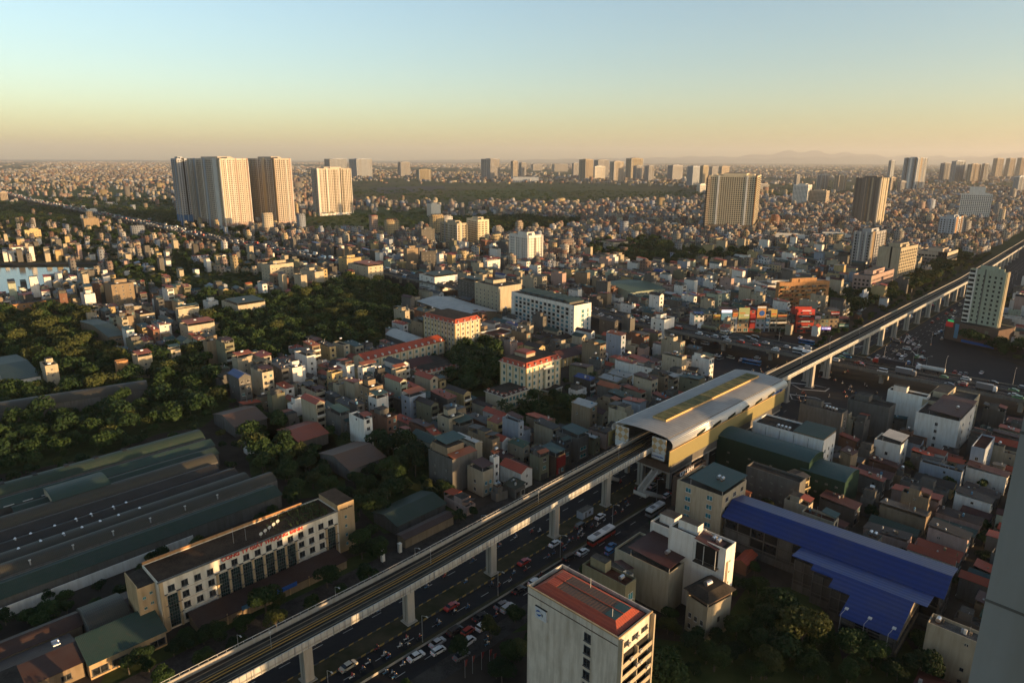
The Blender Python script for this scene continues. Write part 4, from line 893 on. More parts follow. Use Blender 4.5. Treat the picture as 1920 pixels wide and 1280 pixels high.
def slopes(P, v0, v1, m):
    for (u0, z0), (u1, z1) in zip(P[:-1], P[1:]): m.hull([(u0, v0, z0), (u1, v0, z1), (u1, v1, z1), (u0, v1, z0)], [(u0, v0, z0+.15), (u1, v0, z1+.15), (u1, v1, z1+.15), (u0, v1, z0+.15)], 'r_blue')
x, y = bl(-2, .5); g = dict(x=x, y=y, ang=47, a=13.5, b=60.5, z=10.4); B = Bld('blue_hall', 'long glazed hall under the upper of two vivid blue ribbed roofs', 'hall', g, short='the blue roofed hall'); a, b, z = g['a'], g['b'], g['z']
m = MB(); bluewall(m, a, b, z, 14, 4, 12.2); B.part('wall', m)
for k in range(14):
    for r in range(2): m = MB(); u = .6+k*(b-.6)/14; m.box(.22, u, 3.6+r*3.3, .29, u+(b-.6)/14-.5, 6.2+r*3.3, random.choice(['pane', 'void', 'w_grey', 'pane'])); B.part('glazing', m)
m = MB(); P = [(-.9, 10.4), (6, 13.8), (14.2, 12.3)]; slopes(P, -.8, b+.6, m); m.face([(0, .02, 10.2)]+[(6, .02, 13.6), (a, .02, 12.2), (a, .02, 10.2)], 'w_cream'); B.part('roof', m)
x, y = bl(-24, 5.2); g = dict(x=x, y=y, ang=47, a=22, b=31, z=7.9); B = Bld('blue_hall', 'lower stepped hall with vivid blue roof and three flood lamps', 'hall', g, short='the stepped blue hall'); a, b, z = g['a'], g['b'], g['z']
m = MB(); bluewall(m, 21.8, 13, 7.9, 4, 5, 9.9)
for (u0, v0, v1, zz) in ((8, 13, 18.5, 8.9), (11.5, 18.5, 24.5, 9.3), (14, 24.5, 30.5, 9.8)): q = MB(); bluewall(q, 21.7-u0, v1-v0, zz, 2, 2, 9.9); m.add(q, u0, v0)
B.part('wall', m)
for k in range(4):
    for r in range(2): m = MB(); u = .6+k*3.1; m.box(.22, u, 3.6+r*2.3, .29, u+2.6, 5.4+r*2.3, random.choice(['pane', 'void', 'w_grey'])); B.part('glazing', m)
for k in range(5): m = MB(); u = .6+k*4.2; m.box(u, .2, 3.8, u+3.7, .28, 6.4+k*.3, 'pane'); B.part('glazing', m)
def z2(u): return 7.8+(u+.5)*(11.0-7.8)/14.0 if u < 13.5 else 11.0-(u-13.5)*1.0/9.5
m = MB()
for (u0, v0, v1) in ((-.6, -.3, 13.2), (7.4, 13.2, 18.7), (10.9, 18.7, 24.8), (13.3, 24.8, 31.0)): slopes([(u0, z2(u0))]+([(13.5, 11.0)] if u0 < 13.4 else [])+[(23.0, 10.0)], v0, v1, m)
slopes([(13.5, 11.0), (23.0, 10.0)], -3.2, -.3, m); m.face([(0, -.02, 7.7), (13.5, -.02, 10.9), (21.5, -.02, 10.0), (21.5, -.02, 7.7)], 'w_cream'); B.part('roof', m)
m = MB(); m.box(.5, -.4, 3.0, a-.3, .02, 3.5, 'w_tan', bottom=True); m.box(.5, -.35, 6.9, a-.3, .02, 7.4, 'w_tan', bottom=True); B.part('fascia', m)
g = dict(x=bl(-24, 5.2)[0], y=bl(-24, 5.2)[1])
for k in range(3):
    u, v = -1.6, 1.5+k*5.5; p = (g['x']+u*cg-v*sg_, g['y']+u*sg_+v*cg, 0); L_ = thing('flood_lamp', ('first', 'second', 'third')[k]+' tall bent flood lamp beside the blue roof counting from its sunlit end', 'lamp', p, 47, 'flood lamps by the blue roof')
    m = MB(); m.tube((0, 0, 0), (0, 0, 9.2), .09, 'galv'); m.tube((0, 0, 9.2), (1.6, -.6, 10.2), .07, 'galv'); m.build('pole', L_); m = MB(); m.box(1.3, -1.1, 10.1, 2.3, -.3, 10.35, 'rail_white', bottom=True); m.build('lamp_head', L_)

# --- individually placed houses and blocks near the viewer
def mid(name, label, cat, g, wall, roof, fl=3.2, kindR='win', nR=3, kindL='win', nL=4, par=.7, short=None, group=None, w=1.1, h=1.4, extra=None, skipR=None, skipL=None, pad=.6, tanks=1, z0=1.2, head=True):
    B = Bld(name, label, cat, g, group, short, pad); a, b, z = g['a'], g['b'], g['z']
    tin = roof.startswith('r_'); B.wall(wall, 'f_grey' if tin else roof, par); rows = max(1, int((z-par-.3)/fl))
    if nR: B.face('R', nR, rows, z0, fl, w, h, kindR, .5, .5, skipR)
    if nL: B.face('L', nL, rows, z0, fl, w, h, kindL, .5, .5, skipL)
    B.done()
    if tin: m = MB(); shed(m, -.2, -.2, a+.2, b*.75, z+1.6, z+2.3, roof); [m.box(u, v, z-.7, u+.15, v+.15, z+1.7, 'rail_grey') for u in (.2, a-.4) for v in (.2, b*.7)]; B.part('roof', m)
    elif head and a > 3.5 and b > 5: m = MB(); m.box(a*.35, b*.55, z-par, a*.9, b*.9, z+2.0, wall, 'f_grey'); B.part('stair_head', m)
    for k in range(tanks): m = MB(); tank(m, a*.3+k*.3, b*.2+k*1.5, z-par if not tin else z+2.2); B.part('water_tank', m)
    if extra: extra(B, a, b, z)
    return B
def lit_letters(B, a, b, z): text('CAT LINH', 2.2, 'text_white', .1, B.root, (.5, -.25, z+.2), (math.pi/2, 0, 0), 'lettering', .02, .95)
def red_sign(B, a, b, z): m = MB(); m.box(.3, -.5, z-4.8, a-.3, -.2, z-.5, 'sign_red', bottom=True); m.box(.3, -.5, 1, 1.4, -.2, z-5, 'sign_red'); B.part('sign', m)
def whitebay(B, a, b, z):
    m = MB(); m.box(-.1, b*.12, z-6.2, .03, b*.5, z-1.2, 'void'); m.box(-1.5, b*.1, z-6.6, 0, b*.5, z-6.3, 'f_dark', bottom=True); [m.box(-1.5, b*u, z-6.3, -1.35, b*u+.15, z-.8, 'rail_white') for u in (.12, .32, .5)]; B.part('loggia', m)
    m = MB(); shed(m, -1.4, b*.1, a*.7, b*.5, z-.6, z+.3, 'r_maroon'); B.part('roof', m)
    m = MB(); m.box(a*.1, -.12, 2, a*.32, 0, z-4, 'w_tan'); B.part('glazed_strip', m)
mid('town_house', 'tall white house with dark upper loggia and sunlit blank side wall', 'house', blk(1255, 1362, 1380, 1030, z=22), 'w_white', 'f_dark', kindR='hole', nR=1, nL=0, w=.5, h=.6, extra=whitebay, short='the tall white loggia house', tanks=2)
def pyr(B, a, b, z): m = MB(); hip(m, -.8, -.8, a+.8, b+.8, z+1.9, 1.5, 2.2, 'f_dark'); [m.box(u, v, z-.6, u+.3, v+.3, z+2, 'w_cream') for u in (0, a-.3) for v in (0, b-.3)]; m.box(.2, .2, z+.4, a-.2, b-.2, z+1.9, 'w_brown'); B.part('hipped_roof', m); m = MB(); tank(m, a*.3, b*.5, z+3.0, .7, 2); B.part('roof_tank', m)
mid('town_house', 'small cream house with grey hipped roof terrace among the trees', 'house', blk(1288, 1327, 1372, 1140, yb=1205, ang=35), 'w_cream', 'f_dark', kindR='hole', nR=1, nL=3, w=.9, h=1.5, extra=pyr, tanks=0, head=False, short='the small cream hipped house')
mid('town_house', 'grey house with maroon roof and stained blank wall beside parked cars', 'house', blk(1153, 1255, 1300, 1075, z=13), 'w_cream', 'r_maroon', nR=0, nL=0, tanks=1)
mid('town_house', 'white block with green awning above the maroon roofed house', 'house', blk(1220, 1300, 1325, 1010, z=18), 'w_white', 'f_grey', nR=1, nL=2, tanks=2)
mid('town_house', 'narrow grey house with rusty roof directly behind the white office tower', 'house', blk(1092, 1173, 1193, 1098, z=19), 'w_olive', 'f_red', nR=1, kindR='win_b', nL=0, w=2, h=2, tanks=1)
mid('apartment_block', 'dark block with teal roof beneath the station gold screen', 'shop block', blk(1270, 1355, 1400, 930, z=17), 'w_cream', 'r_teal', nR=3, nL=2, kindL='win_b', w=2.0, h=1.6, tanks=2, extra=None, short='the teal roofed block')
mid('shop_house', 'narrow dark shop house with rooftop letters next to the station', 'shop house', blk(1262, 1272, 1325, 895, z=12), 'w_brown', 'f_dark', nR=3, nL=0, tanks=0, extra=lit_letters, head=False)
mid('town_house', 'plain grey block with pairs of tiny windows beside dark green hall', 'apartment block', blk(1400, 1500, 1512, 905, z=14), 'w_grey', 'f_dark', fl=3.0, nR=0, kindL='twin', nL=5, w=.9, h=.6, tanks=0, head=False)
for (xl, xc, xr, yt, zz, lb) in ((1345, 1518, 1545, 868, 14, 'long dark green metal clad hall beside the station'), (1500, 1585, 1612, 905, 11, 'lower dark green metal clad hall with round gable')):
    g = blk(xl, xc, xr, yt, z=zz); B = Bld('green_hall', lb, 'hall', g, short='the dark green hall' if zz == 14 else None); a, b, z = g['a'], g['b'], g['z']
    m = MB(); m.box(0, 0, 0, a, b, z, 'w_green'); B.part('wall', m); m = MB(); arch(m, 0, 0, a, b, z, 1.6, 'r_teal', 8, 'y', .1, 'w_green'); B.part('roof', m); B.face('L', 4, 2, 4, 4, .9, .6, 'twin'); B.done()
def panels(B, a, b, z):
    m = MB(); 
    for k in range(5): m.box(-.06, k*b/5, 2, 0, k*b/5+.15, z-.8, 'w_grey')
    for k in range(3): m.box(-.05, 0, 5+k*3.4, 0, b, 5.12+k*3.4, 'w_grey')
    B.part('panel_joint', m); m = MB(); shed(m, -.2, -.1, a+.3, b*.42, z+.6, z+1.3, 'r_green', 'x'); m.box(.1, .1, z-.5, a-.1, b*.42, z+.6, 'w_tan'); B.part('roof', m)
    m = MB(); [tank(m, 1, b*.5+k*1.5, z-.4) for k in range(4)]; B.part('water_tank', m)
mid('apartment_block', 'large white panelled block with green roof edge and sunlit narrow end', 'apartment block', blk(1412, 1545, 1568, 826, z=16.5), 'w_panel', 'f_dark', kindR='hole', nR=3, nL=0, w=.9, h=1.2, extra=panels, tanks=0, short='the white panelled block', head=False)
for args in (
 ('bare grey concrete block with empty upper frame near the flyover', blk(1590, 1668, 1680, 765, z=15), 'w_grey', 'f_dark', 0, 0, 0),
 ('grey concrete house with crowded roof of tanks near the station end', blk(1500, 1580, 1590, 775, z=15), 'w_grey', 'f_grey', 1, 0, 4),
 ('white walled block with blue edge beside the flyover', blk(1665, 1738, 1745, 745, z=17), 'w_white', 'f_dark', 0, 0, 0),
 ('pale house with red roof strip behind the white walled block', blk(1718, 1800, 1830, 790, z=15), 'w_white', 'r_maroon', 2, 1, 1),
 ('beige block by the flyover with balconied street side', blk(1730, 1812, 1838, 765, z=16), 'w_cream', 'f_grey', 3, 0, 2),
 ('white canopy roofed house among red roofs right of the metro', blk(1640, 1690, 1703, 835, z=10), 'w_white', 'r_white', 1, 1, 0),
 ('bluish white slim house near the dirt yard', blk(1822, 1848, 1866, 842, z=13), 'w_blue', 'f_red', 1, 1, 0)):
    lb, g, wl, rf_, nr, nl, tk = args; mid('town_house', lb, 'house', g, wl, rf_, nR=nr, nL=nl, tanks=tk)
# left side of the metro
def box_on(B, a, b, z): m = MB(); m.box(a*.1, b*.3, z-.5, a*.75, b*.95, z+3, 'w_tan', 'f_dark'); q = B.part('penthouse', m); shed(m2 := MB(), a*.05, -.2, a*.98, b*.28, z+.1, z+.7, 'r_orange'); B.part('roof', m2); shed(m3 := MB(), a*.2, b*.45, a, b, z+3.4, z+4.0, 'r_teal'); B.part('canopy', m3)
mid('apartment_block', 'tall raw grey block with orange strip roof above the dark thicket', 'apartment block', blk(803, 848, 895, 862, yb=925), 'w_grey', 'f_dark', kindR='twin', nR=0, kindL='twin', nL=2, w=.8, h=.8, extra=box_on, tanks=1, short='the raw grey block', head=False)
mid('shop_house', 'narrow house with bright red signboards facing the metro', 'shop house', blk(1005, 1042, 1060, 857, yb=894), 'w_brown', 'r_teal', kindR='win_b', nR=2, nL=0, extra=red_sign, tanks=0, short='the red signboard house')
mid('town_house', 'tall grey house with large teal roof close to the metro', 'house', blk(1042, 1084, 1104, 822, yb=866), 'w_grey', 'r_teal', kindR='win_t', nR=1, nL=0, w=4, h=1.5, tanks=0, short='the teal roofed tall house')
for lb, g, wl, rf_, kr, nr, nl, tk in (
 ('slender pale blue house with maroon roof left of teal roofed house', blk(942, 972, 982, 792, z=14), 'w_blue', 'r_maroon', 'win', 1, 0, 0),
 ('white house with orange gable behind a little hedge, facing the metro', blk(918, 926, 936, 858, z=12), 'w_white', 'r_orange', 'win', 1, 0, 1),
 ('small house with blue windows and red canopy by the roadside', blk(876, 905, 925, 885, z=10), 'w_cream', 'r_maroon', 'win_b', 2, 1, 0),
 ('white cube house with orange tiled roof and pale blue side', blk(752, 768, 798, 745, z=11), 'w_blue', 'r_orange', 'twin', 2, 1, 0),
 ('slim tan tower house with green patched side', blk(672, 692, 718, 728, z=15), 'w_tan', 'f_grey', 'win', 1, 2, 1),
 ('house with red and white barred balconies beside slim tan tower', blk(690, 706, 728, 748, z=12), 'w_white', 'r_teal', 'win_b', 1, 2, 1),
 ('grey box house under pale green tin roof with rusty shutter', blk(610, 638, 656, 780, z=10), 'w_grey', 'r_lightgreen', 'win', 0, 1, 0),
 ('low blue green roofed workshop beside the rusty shuttered house', blk(638, 650, 688, 797, z=6), 'w_grey', 'r_teal', 'win', 0, 1, 0),
 ('white walled house with balcony left of slim tan tower', blk(624, 634, 660, 722, z=10), 'w_cream', 'f_light', 'win', 0, 1, 1),
 ('white modern house with beige glazed corner in the dense quarter', blk(820, 842, 870, 785, z=12), 'w_cream', 'f_grey', 'win_d', 1, 1, 1),
 ('pale round-shouldered house with dark green slope roof', blk(836, 862, 888, 800, z=9), 'w_grey', 'r_green', 'win', 0, 0, 0),
 ('bright cream house with orange roof catching sun below the school', blk(733, 742, 762, 695, z=11), 'w_cream', 'r_orange', 'win', 2, 1, 0),
 ('white and red roofed villa lit at the end of red school', blk(670, 680, 706, 690, z=12), 'w_white', 'r_orange', 'win', 1, 1, 0),
 ('lit ochre house front in the quarter below the park', blk(612, 622, 642, 700, z=11), 'w_yellow', 'r_maroon', 'win', 2, 1, 1),
 ('white three storey house with roof plants at the park edge', blk(533, 548, 572, 690, z=12), 'w_white', 'f_grey', 'win', 0, 1, 2),
 ('white house with blue grey roof room at the park edge', blk(552, 575, 592, 668, z=13), 'w_white', 'r_grey', 'win', 1, 1, 1),
 ('beige slab house with rooftop rust at head of the lane', blk(380, 388, 414, 640, z=16), 'w_tan', 'f_dark', 'win', 0, 0, 1),
 ('cream house with red roof room in the middle of the lane', blk(434, 445, 474, 672, z=13), 'w_cream', 'r_orange', 'win', 1, 0, 1),
 ('olive green roofed slim house beside the lane', blk(470, 480, 501, 685, z=12), 'w_grey', 'r_olive', 'win', 0, 0, 0),
 ('slim white tower house with two dish tanks beside the green belt', blk(74, 84, 108, 686, z=14), 'w_cream', 'f_grey', 'twin', 1, 1, 2),
 ('orange-lit cube house by the tree belt', blk(214, 218, 240, 678, z=11), 'w_orange', 'f_dark', 'hole', 0, 0, 0),
 ('pale house with red roof turret by the tree belt', blk(247, 258, 285, 670, z=13), 'w_cream', 'r_orange', 'win', 1, 0, 1),
 ('cream house with steel blue roof left of the lane', blk(313, 320, 338, 656, z=11), 'w_cream', 'r_teal', 'win', 0, 0, 0)):
    mid('town_house', lb, 'house', g, wl, rf_, kindR=kr, nR=nr, nL=nl, tanks=tk)
# sunlit cluster on the left
for lb, g, wl, rf_, nr, nl, sh in (
 ('ochre slab building with white lower extension in the left cluster', blk(194, 208, 250, 534, yb=580), 'w_tan', 'f_light', 3, 0, 'the ochre slab building'),
 ('long cream house with brown roof terrace in the left cluster', blk(225, 262, 290, 590, yb=612), 'w_cream', 'f_red', 3, 4, None),
 ('white and red balconied house at the front of the left cluster', blk(336, 352, 402, 612, yb=640, ang=46), 'w_cream', 'r_orange', 4, 2, 'the red balconied cluster house'),
 ('sunlit cream block with green roof shelter behind red balconied house', blk(328, 334, 373, 580, yb=612, ang=46), 'w_cream', 'r_green', 3, 1, None),
 ('pale block with barred balconies by the park corner', blk(380, 390, 409, 566, yb=590), 'w_white', 'f_grey', 2, 2, None),
 ('plain ivory house wall standing alone beside factory roofs', blk(150, 158, 178, 552, yb=586), 'w_white', 'f_light', 0, 0, None),
 ('sunlit terrace of joined houses left of the park', blk(415, 446, 497, 573, yb=602, ang=46), 'w_cream', 'r_green', 6, 3, 'the terrace left of the park'),
 ('lit cream six storey block with rows of small windows', blk(489, 506, 550, 497, yb=533, ang=46), 'w_cream', 'f_light', 6, 3, 'the lit six storey block'),
 ('cream house with blank sunlit wall beside the park trees', blk(562, 590, 607, 510, yb=542, ang=46), 'w_cream', 'f_grey', 0, 2, None),
 ('gabled red roofed house lit orange at the park edge', blk(652, 690, 718, 500, yb=532, ang=46), 'w_cream', 'r_orange', 3, 3, 'the gabled house by the park'),
 ('long sunlit block with red railed roof terrace', blk(634, 650, 677, 485, yb=512, ang=46), 'w_yellow', 'f_light', 0, 1, None),
 ('white block with blank lit end and green roof shed', blk(786, 815, 858, 520, yb=548, ang=40), 'w_white', 'r_green', 0, 3, 'the blank-ended white block'),
 ('grey balconied block left of the turquoise hotel', blk(858, 890, 905, 528, yb=572), 'w_grey', 'r_teal', 1, 5, None),
 ('big cream block with glowing blank end beside turquoise hotel', blk(890, 935, 978, 538, yb=592, ang=40), 'w_cream', 'f_grey', 0, 6, 'the glowing-ended block'),
 ('white arched shop house with black arches and red roof', blk(908, 914, 938, 490, yb=517, ang=50), 'w_white', 'r_red', 3, 1, None),
 ('dark banded office above the flyover', blk(787, 790, 818, 472, yb=510, ang=30), 'w_darkgrey', 'f_dark', 4, 0, 'the dark banded office'),
 ('tan slab house with blank lit side by the flyover', blk(757, 763, 784, 466, yb=500, ang=30), 'w_tan', 'f_light', 0, 1, None),
 ('grey slab house standing taller above the roofs left of twin towers', blk(784, 790, 815, 430, yb=468, ang=35), 'w_grey', 'f_grey', 2, 1, None),
 ('tall grey slab house in the shade right of turquoise hotel', blk(1166, 1182, 1191, 598, yb=640), 'w_grey', 'f_dark', 0, 0, None),
 ('white narrow house with lit yellow end by the flyover', blk(1221, 1246, 1265, 600, yb=640), 'w_white', 'f_grey', 0, 2, 'the lit narrow flyover house'),
 ('white school with green roof beyond the junction', blk(1378, 1412, 1440, 545, z=10, ang=20), 'w_white', 'r_green', 4, 4, 'the white green-roofed school'),
 ('pale flat roofed school wing beyond the junction', blk(1415, 1440, 1500, 535, z=11, ang=10), 'w_white', 'f_light', 6, 3, None),
 ('small white office with rows of windows in the middle distance', blk(800, 808, 826, 383, yb=408, ang=30), 'w_white', 'f_grey', 0, 4, None),
 ('dark sooty slab house by the lane right of the metro office', blk(1545, 1552, 1565, 500, yb=520), 'w_brown', 'f_dark', 2, 1, None),
 ('long low cream school with red roof in the crowded middle quarter', blk(1128, 1150, 1178, 455, z=12, ang=30), 'w_cream', 'r_red', 8, 2, 'the cream school in the middle quarter'),
 ('white villa block among trees left of the tall shaded tower', blk(1255, 1262, 1275, 420, yb=434, ang=20), 'w_white', 'f_light', 3, 1, None),
 ('cream hotel with green shop canopy near the pond road', blk(44, 46, 76, 432, yb=456, ang=46), 'w_yellow', 'f_light', 5, 1, 'the yellow block by the pond'),
 ('brown wall house with lit terrace near the pond', blk(152, 156, 185, 410, yb=432, ang=46), 'w_tan', 'f_dark', 0, 1, None),
 ('white house with dark roof by the distant ring road', blk(162, 164, 182, 393, yb=405, ang=46), 'w_white', 'f_dark', 4, 1, None),
 ('red roofed lit villa above the pond embankment', blk(20, 22, 43, 465, yb=482, ang=46), 'w_white', 'r_red', 3, 1, None)):
    mid('town_house', lb, 'house', g, wl, rf_, nR=nr, nL=nl, short=sh, tanks=1)
# green and grey warehouses in the middle distance, brown roofed works at the left edge
for lb, g, wl, rf_, nr in (
 ('big pale green roofed warehouse beyond the flyover', blk(1115, 1182, 1248, 548, z=9, ang=28), 'w_mint', 'r_lightgreen', 10),
 ('long brown roofed works building at the left edge, lit along its face', blk(-40, -38, 132, 578, z=9, ang=46), 'w_orange', 'r_brown', 14),
 ('green roofed works hall left of the crossing lane', blk(150, 205, 236, 632, z=8, ang=46), 'w_tan', 'r_shedgreen', 4),
 ('long green shed behind the slim dish tank house', blk(-30, 12, 76, 716, z=7, ang=46), 'w_white', 'r_shedgreen', 0),
 ('grey asbestos roofed workshop above the dark thicket', blk(600, 655, 722, 880, z=5), 'w_grey', 'r_rust', 0),
 ('small white factory gatehouse beside grey workshop roofs', blk(455, 462, 476, 832, z=5), 'w_white', 'f_grey', 1),
 ('rusty roofed workshop by the works trees', blk(400, 440, 500, 800, z=5), 'w_grey', 'r_rust', 0),
 ('dark striped roof workshop behind the works trees', blk(520, 560, 615, 828, z=5), 'w_darkgrey', 'r_tile', 0),
 ('low green shed between the thicket and the metro', blk(700, 745, 835, 985, z=4, ang=47), 'w_darkgrey', 'r_shedgreen', 0),
 ('rust red shed beside the low green shed by the metro', blk(745, 760, 850, 1010, z=3.5, ang=47), 'w_tan', 'r_clay', 0)):
    B = Bld('warehouse', lb, 'warehouse', g); a, b, z = g['a'], g['b'], g['z']; m = MB(); m.box(0, 0, 0, a, b, z, wl); B.part('wall', m); m = MB(); gable(m, 0, 0, a, b, z, min(2.5, b*.12), rf_, 'x', .5, wl); B.part('roof', m)
    if nr: B.face('R', nr, 1, z-3, 3, 1.4, 1.2)
    B.done()

# ================================================================== TOWERS
def tower(name, label, cat, g, wall, fl, cR, cL, style='win', w=1.9, h=1.9, short=None, base=None, crown=None, stripe=None, recess=(), group=None, frac=1.0):
    wall = {'w_grey': 't_grey', 'w_tan': 't_tan', 'w_darkgrey': 't_dark'}.get(wall, wall)
    B = Bld(name, label, cat, g, group, short, 4); a, b, z = g['a'], g['b'], g['z']; B.wall(wall, 'f_light', 1.2)
    n = int((z-3)/fl)
    if cR: cR = max(1, int(a/(3.6 if style == 'win' else 5)))
    if cL: cL = max(1, int(b/(3.6 if style == 'win' else 5)))
    if cat in ('apartment tower', 'high-rise') and style == 'win' and min(a, b) > 6 and 'pierced' not in label:
        m = MB(); rr = random.Random(int(a*10))
        for L, f in ((a, 'R'), (b, 'L')):
            k = max(2, int(L/9))
            for q in range(k+1):
                u = q*(L-.9)/k; dd = rr.choice([.5, .9, 1.4])
                m.box(*((u, -dd, 0, u+.9, -.02, z-rr.choice([.4, 1.5, 3])) if f == 'R' else (-dd, u, 0, -.02, u+.9, z-rr.choice([.4, 1.5, 3]))), rr.choice([wall, wall, 'w_white', 't_grey' if wall != 'w_tower' else 'w_cream', 't_tan' if wall != 'w_tower' else 'w_white']))
        B.part('rib', m)
    if style == 'win':
        if cR: B.face('R', cR, n, 2.2, (z-4)/n, w, h, 'hole', .8, .8)
        if cL: B.face('L', cL, n, 2.2, (z-4)/n, w, h, 'hole', .8, .8)
    else:
        m = MB()
        for f, c_, L in (('R', cR, a), ('L', cL, b)):
            for k in range(c_):
                u0 = .8+k*(L-1.6)/c_; u1 = u0+(L-1.6)/c_*.62
                for r in range(n):
                    zz = 2.2+r*(z-4)/n; q = (u0, -.04, zz, u1, 0, zz+1.7) if f == 'R' else (-.04, u0, zz, 0, u1, zz+1.7)
                    m.box(*q, 'void'); q = (u0, -.9, zz-.5, u1, -.05, zz+.45) if f == 'R' else (-.9, u0, zz-.5, -.05, u1, zz+.45)
                    m.box(*q, wall, bottom=True)
        if m.v: o = B.part('balcony', m); o['kind'] = 'stuff'
    B.done()
    if stripe:
        m = MB()
        for f, u0, u1, mt, d in stripe:
            L = a if f == 'R' else b
            if f == 'R': m.box(u0*L, -d, 0, u1*L, 0, z+.5, mt)
            else: m.box(-d, u0*L, 0, 0, u1*L, z+.5, mt)
        B.part('facade_strip', m)
    if base: m = MB(); m.box(-base[1], -base[1], 0, a+base[1], b+base[1], base[0], base[2], 'f_grey'); B.part('podium', m)
    m = MB(); m.box(a*.25, b*.25, z-1, a*.75, b*.75, z+(3 if not crown else crown), wall, 'f_light'); m.box(a*.4, b*.1, z-1, a*.6, b*.3, z+2, wall); B.part('plant_room', m)
    return B
T = 'apartment tower'
tower('apartment_tower', 'leftmost bluish tower of the big left cluster with blue netting at its base', T, blk(320, 331, 350, 297, yb=424, ang=42), 'w_towerblue', 3.4, 5, 4, short='the big left tower cluster', stripe=[('R', .45, .72, 'void', .1)], base=(20, .6, 'net_blue'))
tower('apartment_tower', 'broad golden lit tower with shaded ribbed flank in the big left cluster', T, blk(350, 411, 464, 297, yb=432, xb=425, ang=40), 'w_tower', 3.4, 14, 20, short='the broad golden tower', stripe=[('R', 0, .06, 'w_cream', .5), ('L', .0, .06, 'w_cream', .6), ('L', .09, .2, 'w_white', .9), ('L', .42, .47, 'w_towerblue', 1.2), ('L', .72, .78, 'w_towerblue', 1.2), ('R', .55, .58, 'w_pink', .4), ('R', .8, .83, 'w_pink', .4), ('R', .95, 1, 'w_pink', .5)], base=(12, .8, 'w_pink'))
tower('apartment_tower', 'right golden tower of the left cluster with shaded grid of balconies', T, blk(464, 515, 545, 297, yb=428, xb=524, ang=38), 'w_tower', 3.4, 9, 16, stripe=[('L', .34, .44, 'w_cream', 1.5), ('R', 0, .06, 'w_pink', .5), ('R', .9, .96, 'w_pink', .5), ('L', .0, .1, 'w_tan', .6)], base=(12, .8, 'w_pink'))
tower('apartment_tower', 'separate golden block standing right of the big left cluster', T, blk(583, 594, 658, 316, yb=405, xb=600, ang=32), 'w_tower', 3.4, 18, 4, short='the separate golden block', stripe=[('R', .0, .05, 'w_white', .6), ('R', .27, .3, 'w_white', .6), ('R', .66, .69, 'void', .1), ('R', .97, 1, 'w_cream', .6)], base=(6, .6, 'w_white'))
tower('apartment_tower', 'large cream tower pierced by rows of square openings, orange strip at its edge', T, blk(1331, 1416, 1428, 330, yb=441, xb=1410, ang=68), 'w_ivory', 3.3, 3, 20, short='the large pierced cream tower', w=2.0, h=2.0, stripe=[('L', 0, .02, 'w_orange', .8), ('L', .18, .22, 'w_white', .5), ('L', .78, .82, 'w_white', .5)], base=(16, 3, 'w_tan'))
tower('apartment_tower', 'dark striped tower with red roof letters and cream ribbed sunlit side', T, blk(1606, 1645, 1667, 334, yb=430, xb=1640, ang=35), 'w_darkgrey', 3.4, 0, 0, short='the dark striped tower', stripe=[('R', 0, .12, 'w_cream', .5), ('R', .2, .42, 'w_cream', .9), ('R', .5, .72, 'w_cream', .5), ('R', .8, 1, 'w_cream', .9), ('L', .0, .06, 'w_cream', .3), ('L', .3, .36, 'w_cream', .3), ('L', .44, .5, 'w_tan', .5), ('L', .9, 1, 'w_grey', .5)])
tower('apartment_tower', 'grey pink tower with dense window rows beside the cream hotel slab', T, blk(1602, 1638, 1662, 436, yb=508, xb=1626, ang=45), 'w_grey', 3.2, 4, 6, short='the grey pink tower', stripe=[('L', .0, .1, 'w_cream', .3), ('L', .28, .36, 'w_white', .3), ('L', .62, .7, 'w_white', .3), ('L', .92, 1, 'w_white', .3), ('R', 0, .2, 'w_tan', .4)])
B = tower('hotel_slab', 'cream slab block with black vertical slot and sunlit balconied end', 'hotel', blk(1648, 1690, 1722, 465, yb=533, ang=42), 'w_cream', 3.3, 3, 0, 'balc', short='the slotted cream slab', stripe=[('L', .38, .46, 'void', .05)])
tower('apartment_tower', 'blue white tower with orange edge beyond the slotted cream slab', T, blk(1763, 1793, 1807, 408, yb=455, ang=45), 'w_towerblue', 3.2, 3, 4, stripe=[('R', .1, .35, 'w_orange', .3), ('R', .7, .9, 'w_orange', .3)])
tower('office_block', 'brown curved office block with black glazed corner by the avenue', 'office block', blk(1720, 1777, 1797, 474, yb=500, ang=45), 'w_tan', 3.6, 4, 12, w=3, h=2, stripe=[('L', .0, .3, 'pane', .3)], short='the black cornered office block')
tower('hospital_block', 'broad white ribbed block with smaller block on its roof', 'hospital', blk(1803, 1862, 1873, 364, yb=417, ang=60), 'w_white', 3.4, 5, 20, w=1.6, h=2, short='the broad white block', crown=14)
tower('apartment_tower', 'tall tower with blue and white vertical stripes near the horizon', T, blk(1696, 1722, 1740, 296, yb=360, ang=40), 'w_towerblue', 3.4, 6, 8, stripe=[('L', .1, .25, 'w_darkgrey', .2), ('L', .4, .55, 'w_white', .3), ('L', .7, .85, 'w_darkgrey', .2), ('R', .3, .5, 'w_tan', .3)], short='the blue striped tower')
tower('apartment_tower', 'very slim tower left of the blue striped one', T, blk(1667, 1672, 1679, 301, yb=343, ang=40), 'w_towerblue', 3.4, 2, 2)
B = tower('apartment_tower', 'mint green tower with sunlit cream edge standing on a dark podium', T, blk(1820, 1878, 1894, 512, yb=650, xb=1862, ang=28), 'w_mint', 3.1, 0, 5, 'win', w=1.3, h=1.5, short='the mint green tower', stripe=[('L', .8, .84, 'w_white', .2), ('L', .55, .58, 'w_grey', .2), ('R', .2, .45, 'w_cream', .5), ('R', .6, .95, 'w_cream', .5)])
a, b, z = B.g['a'], B.g['b'], B.g['z']; m = MB()
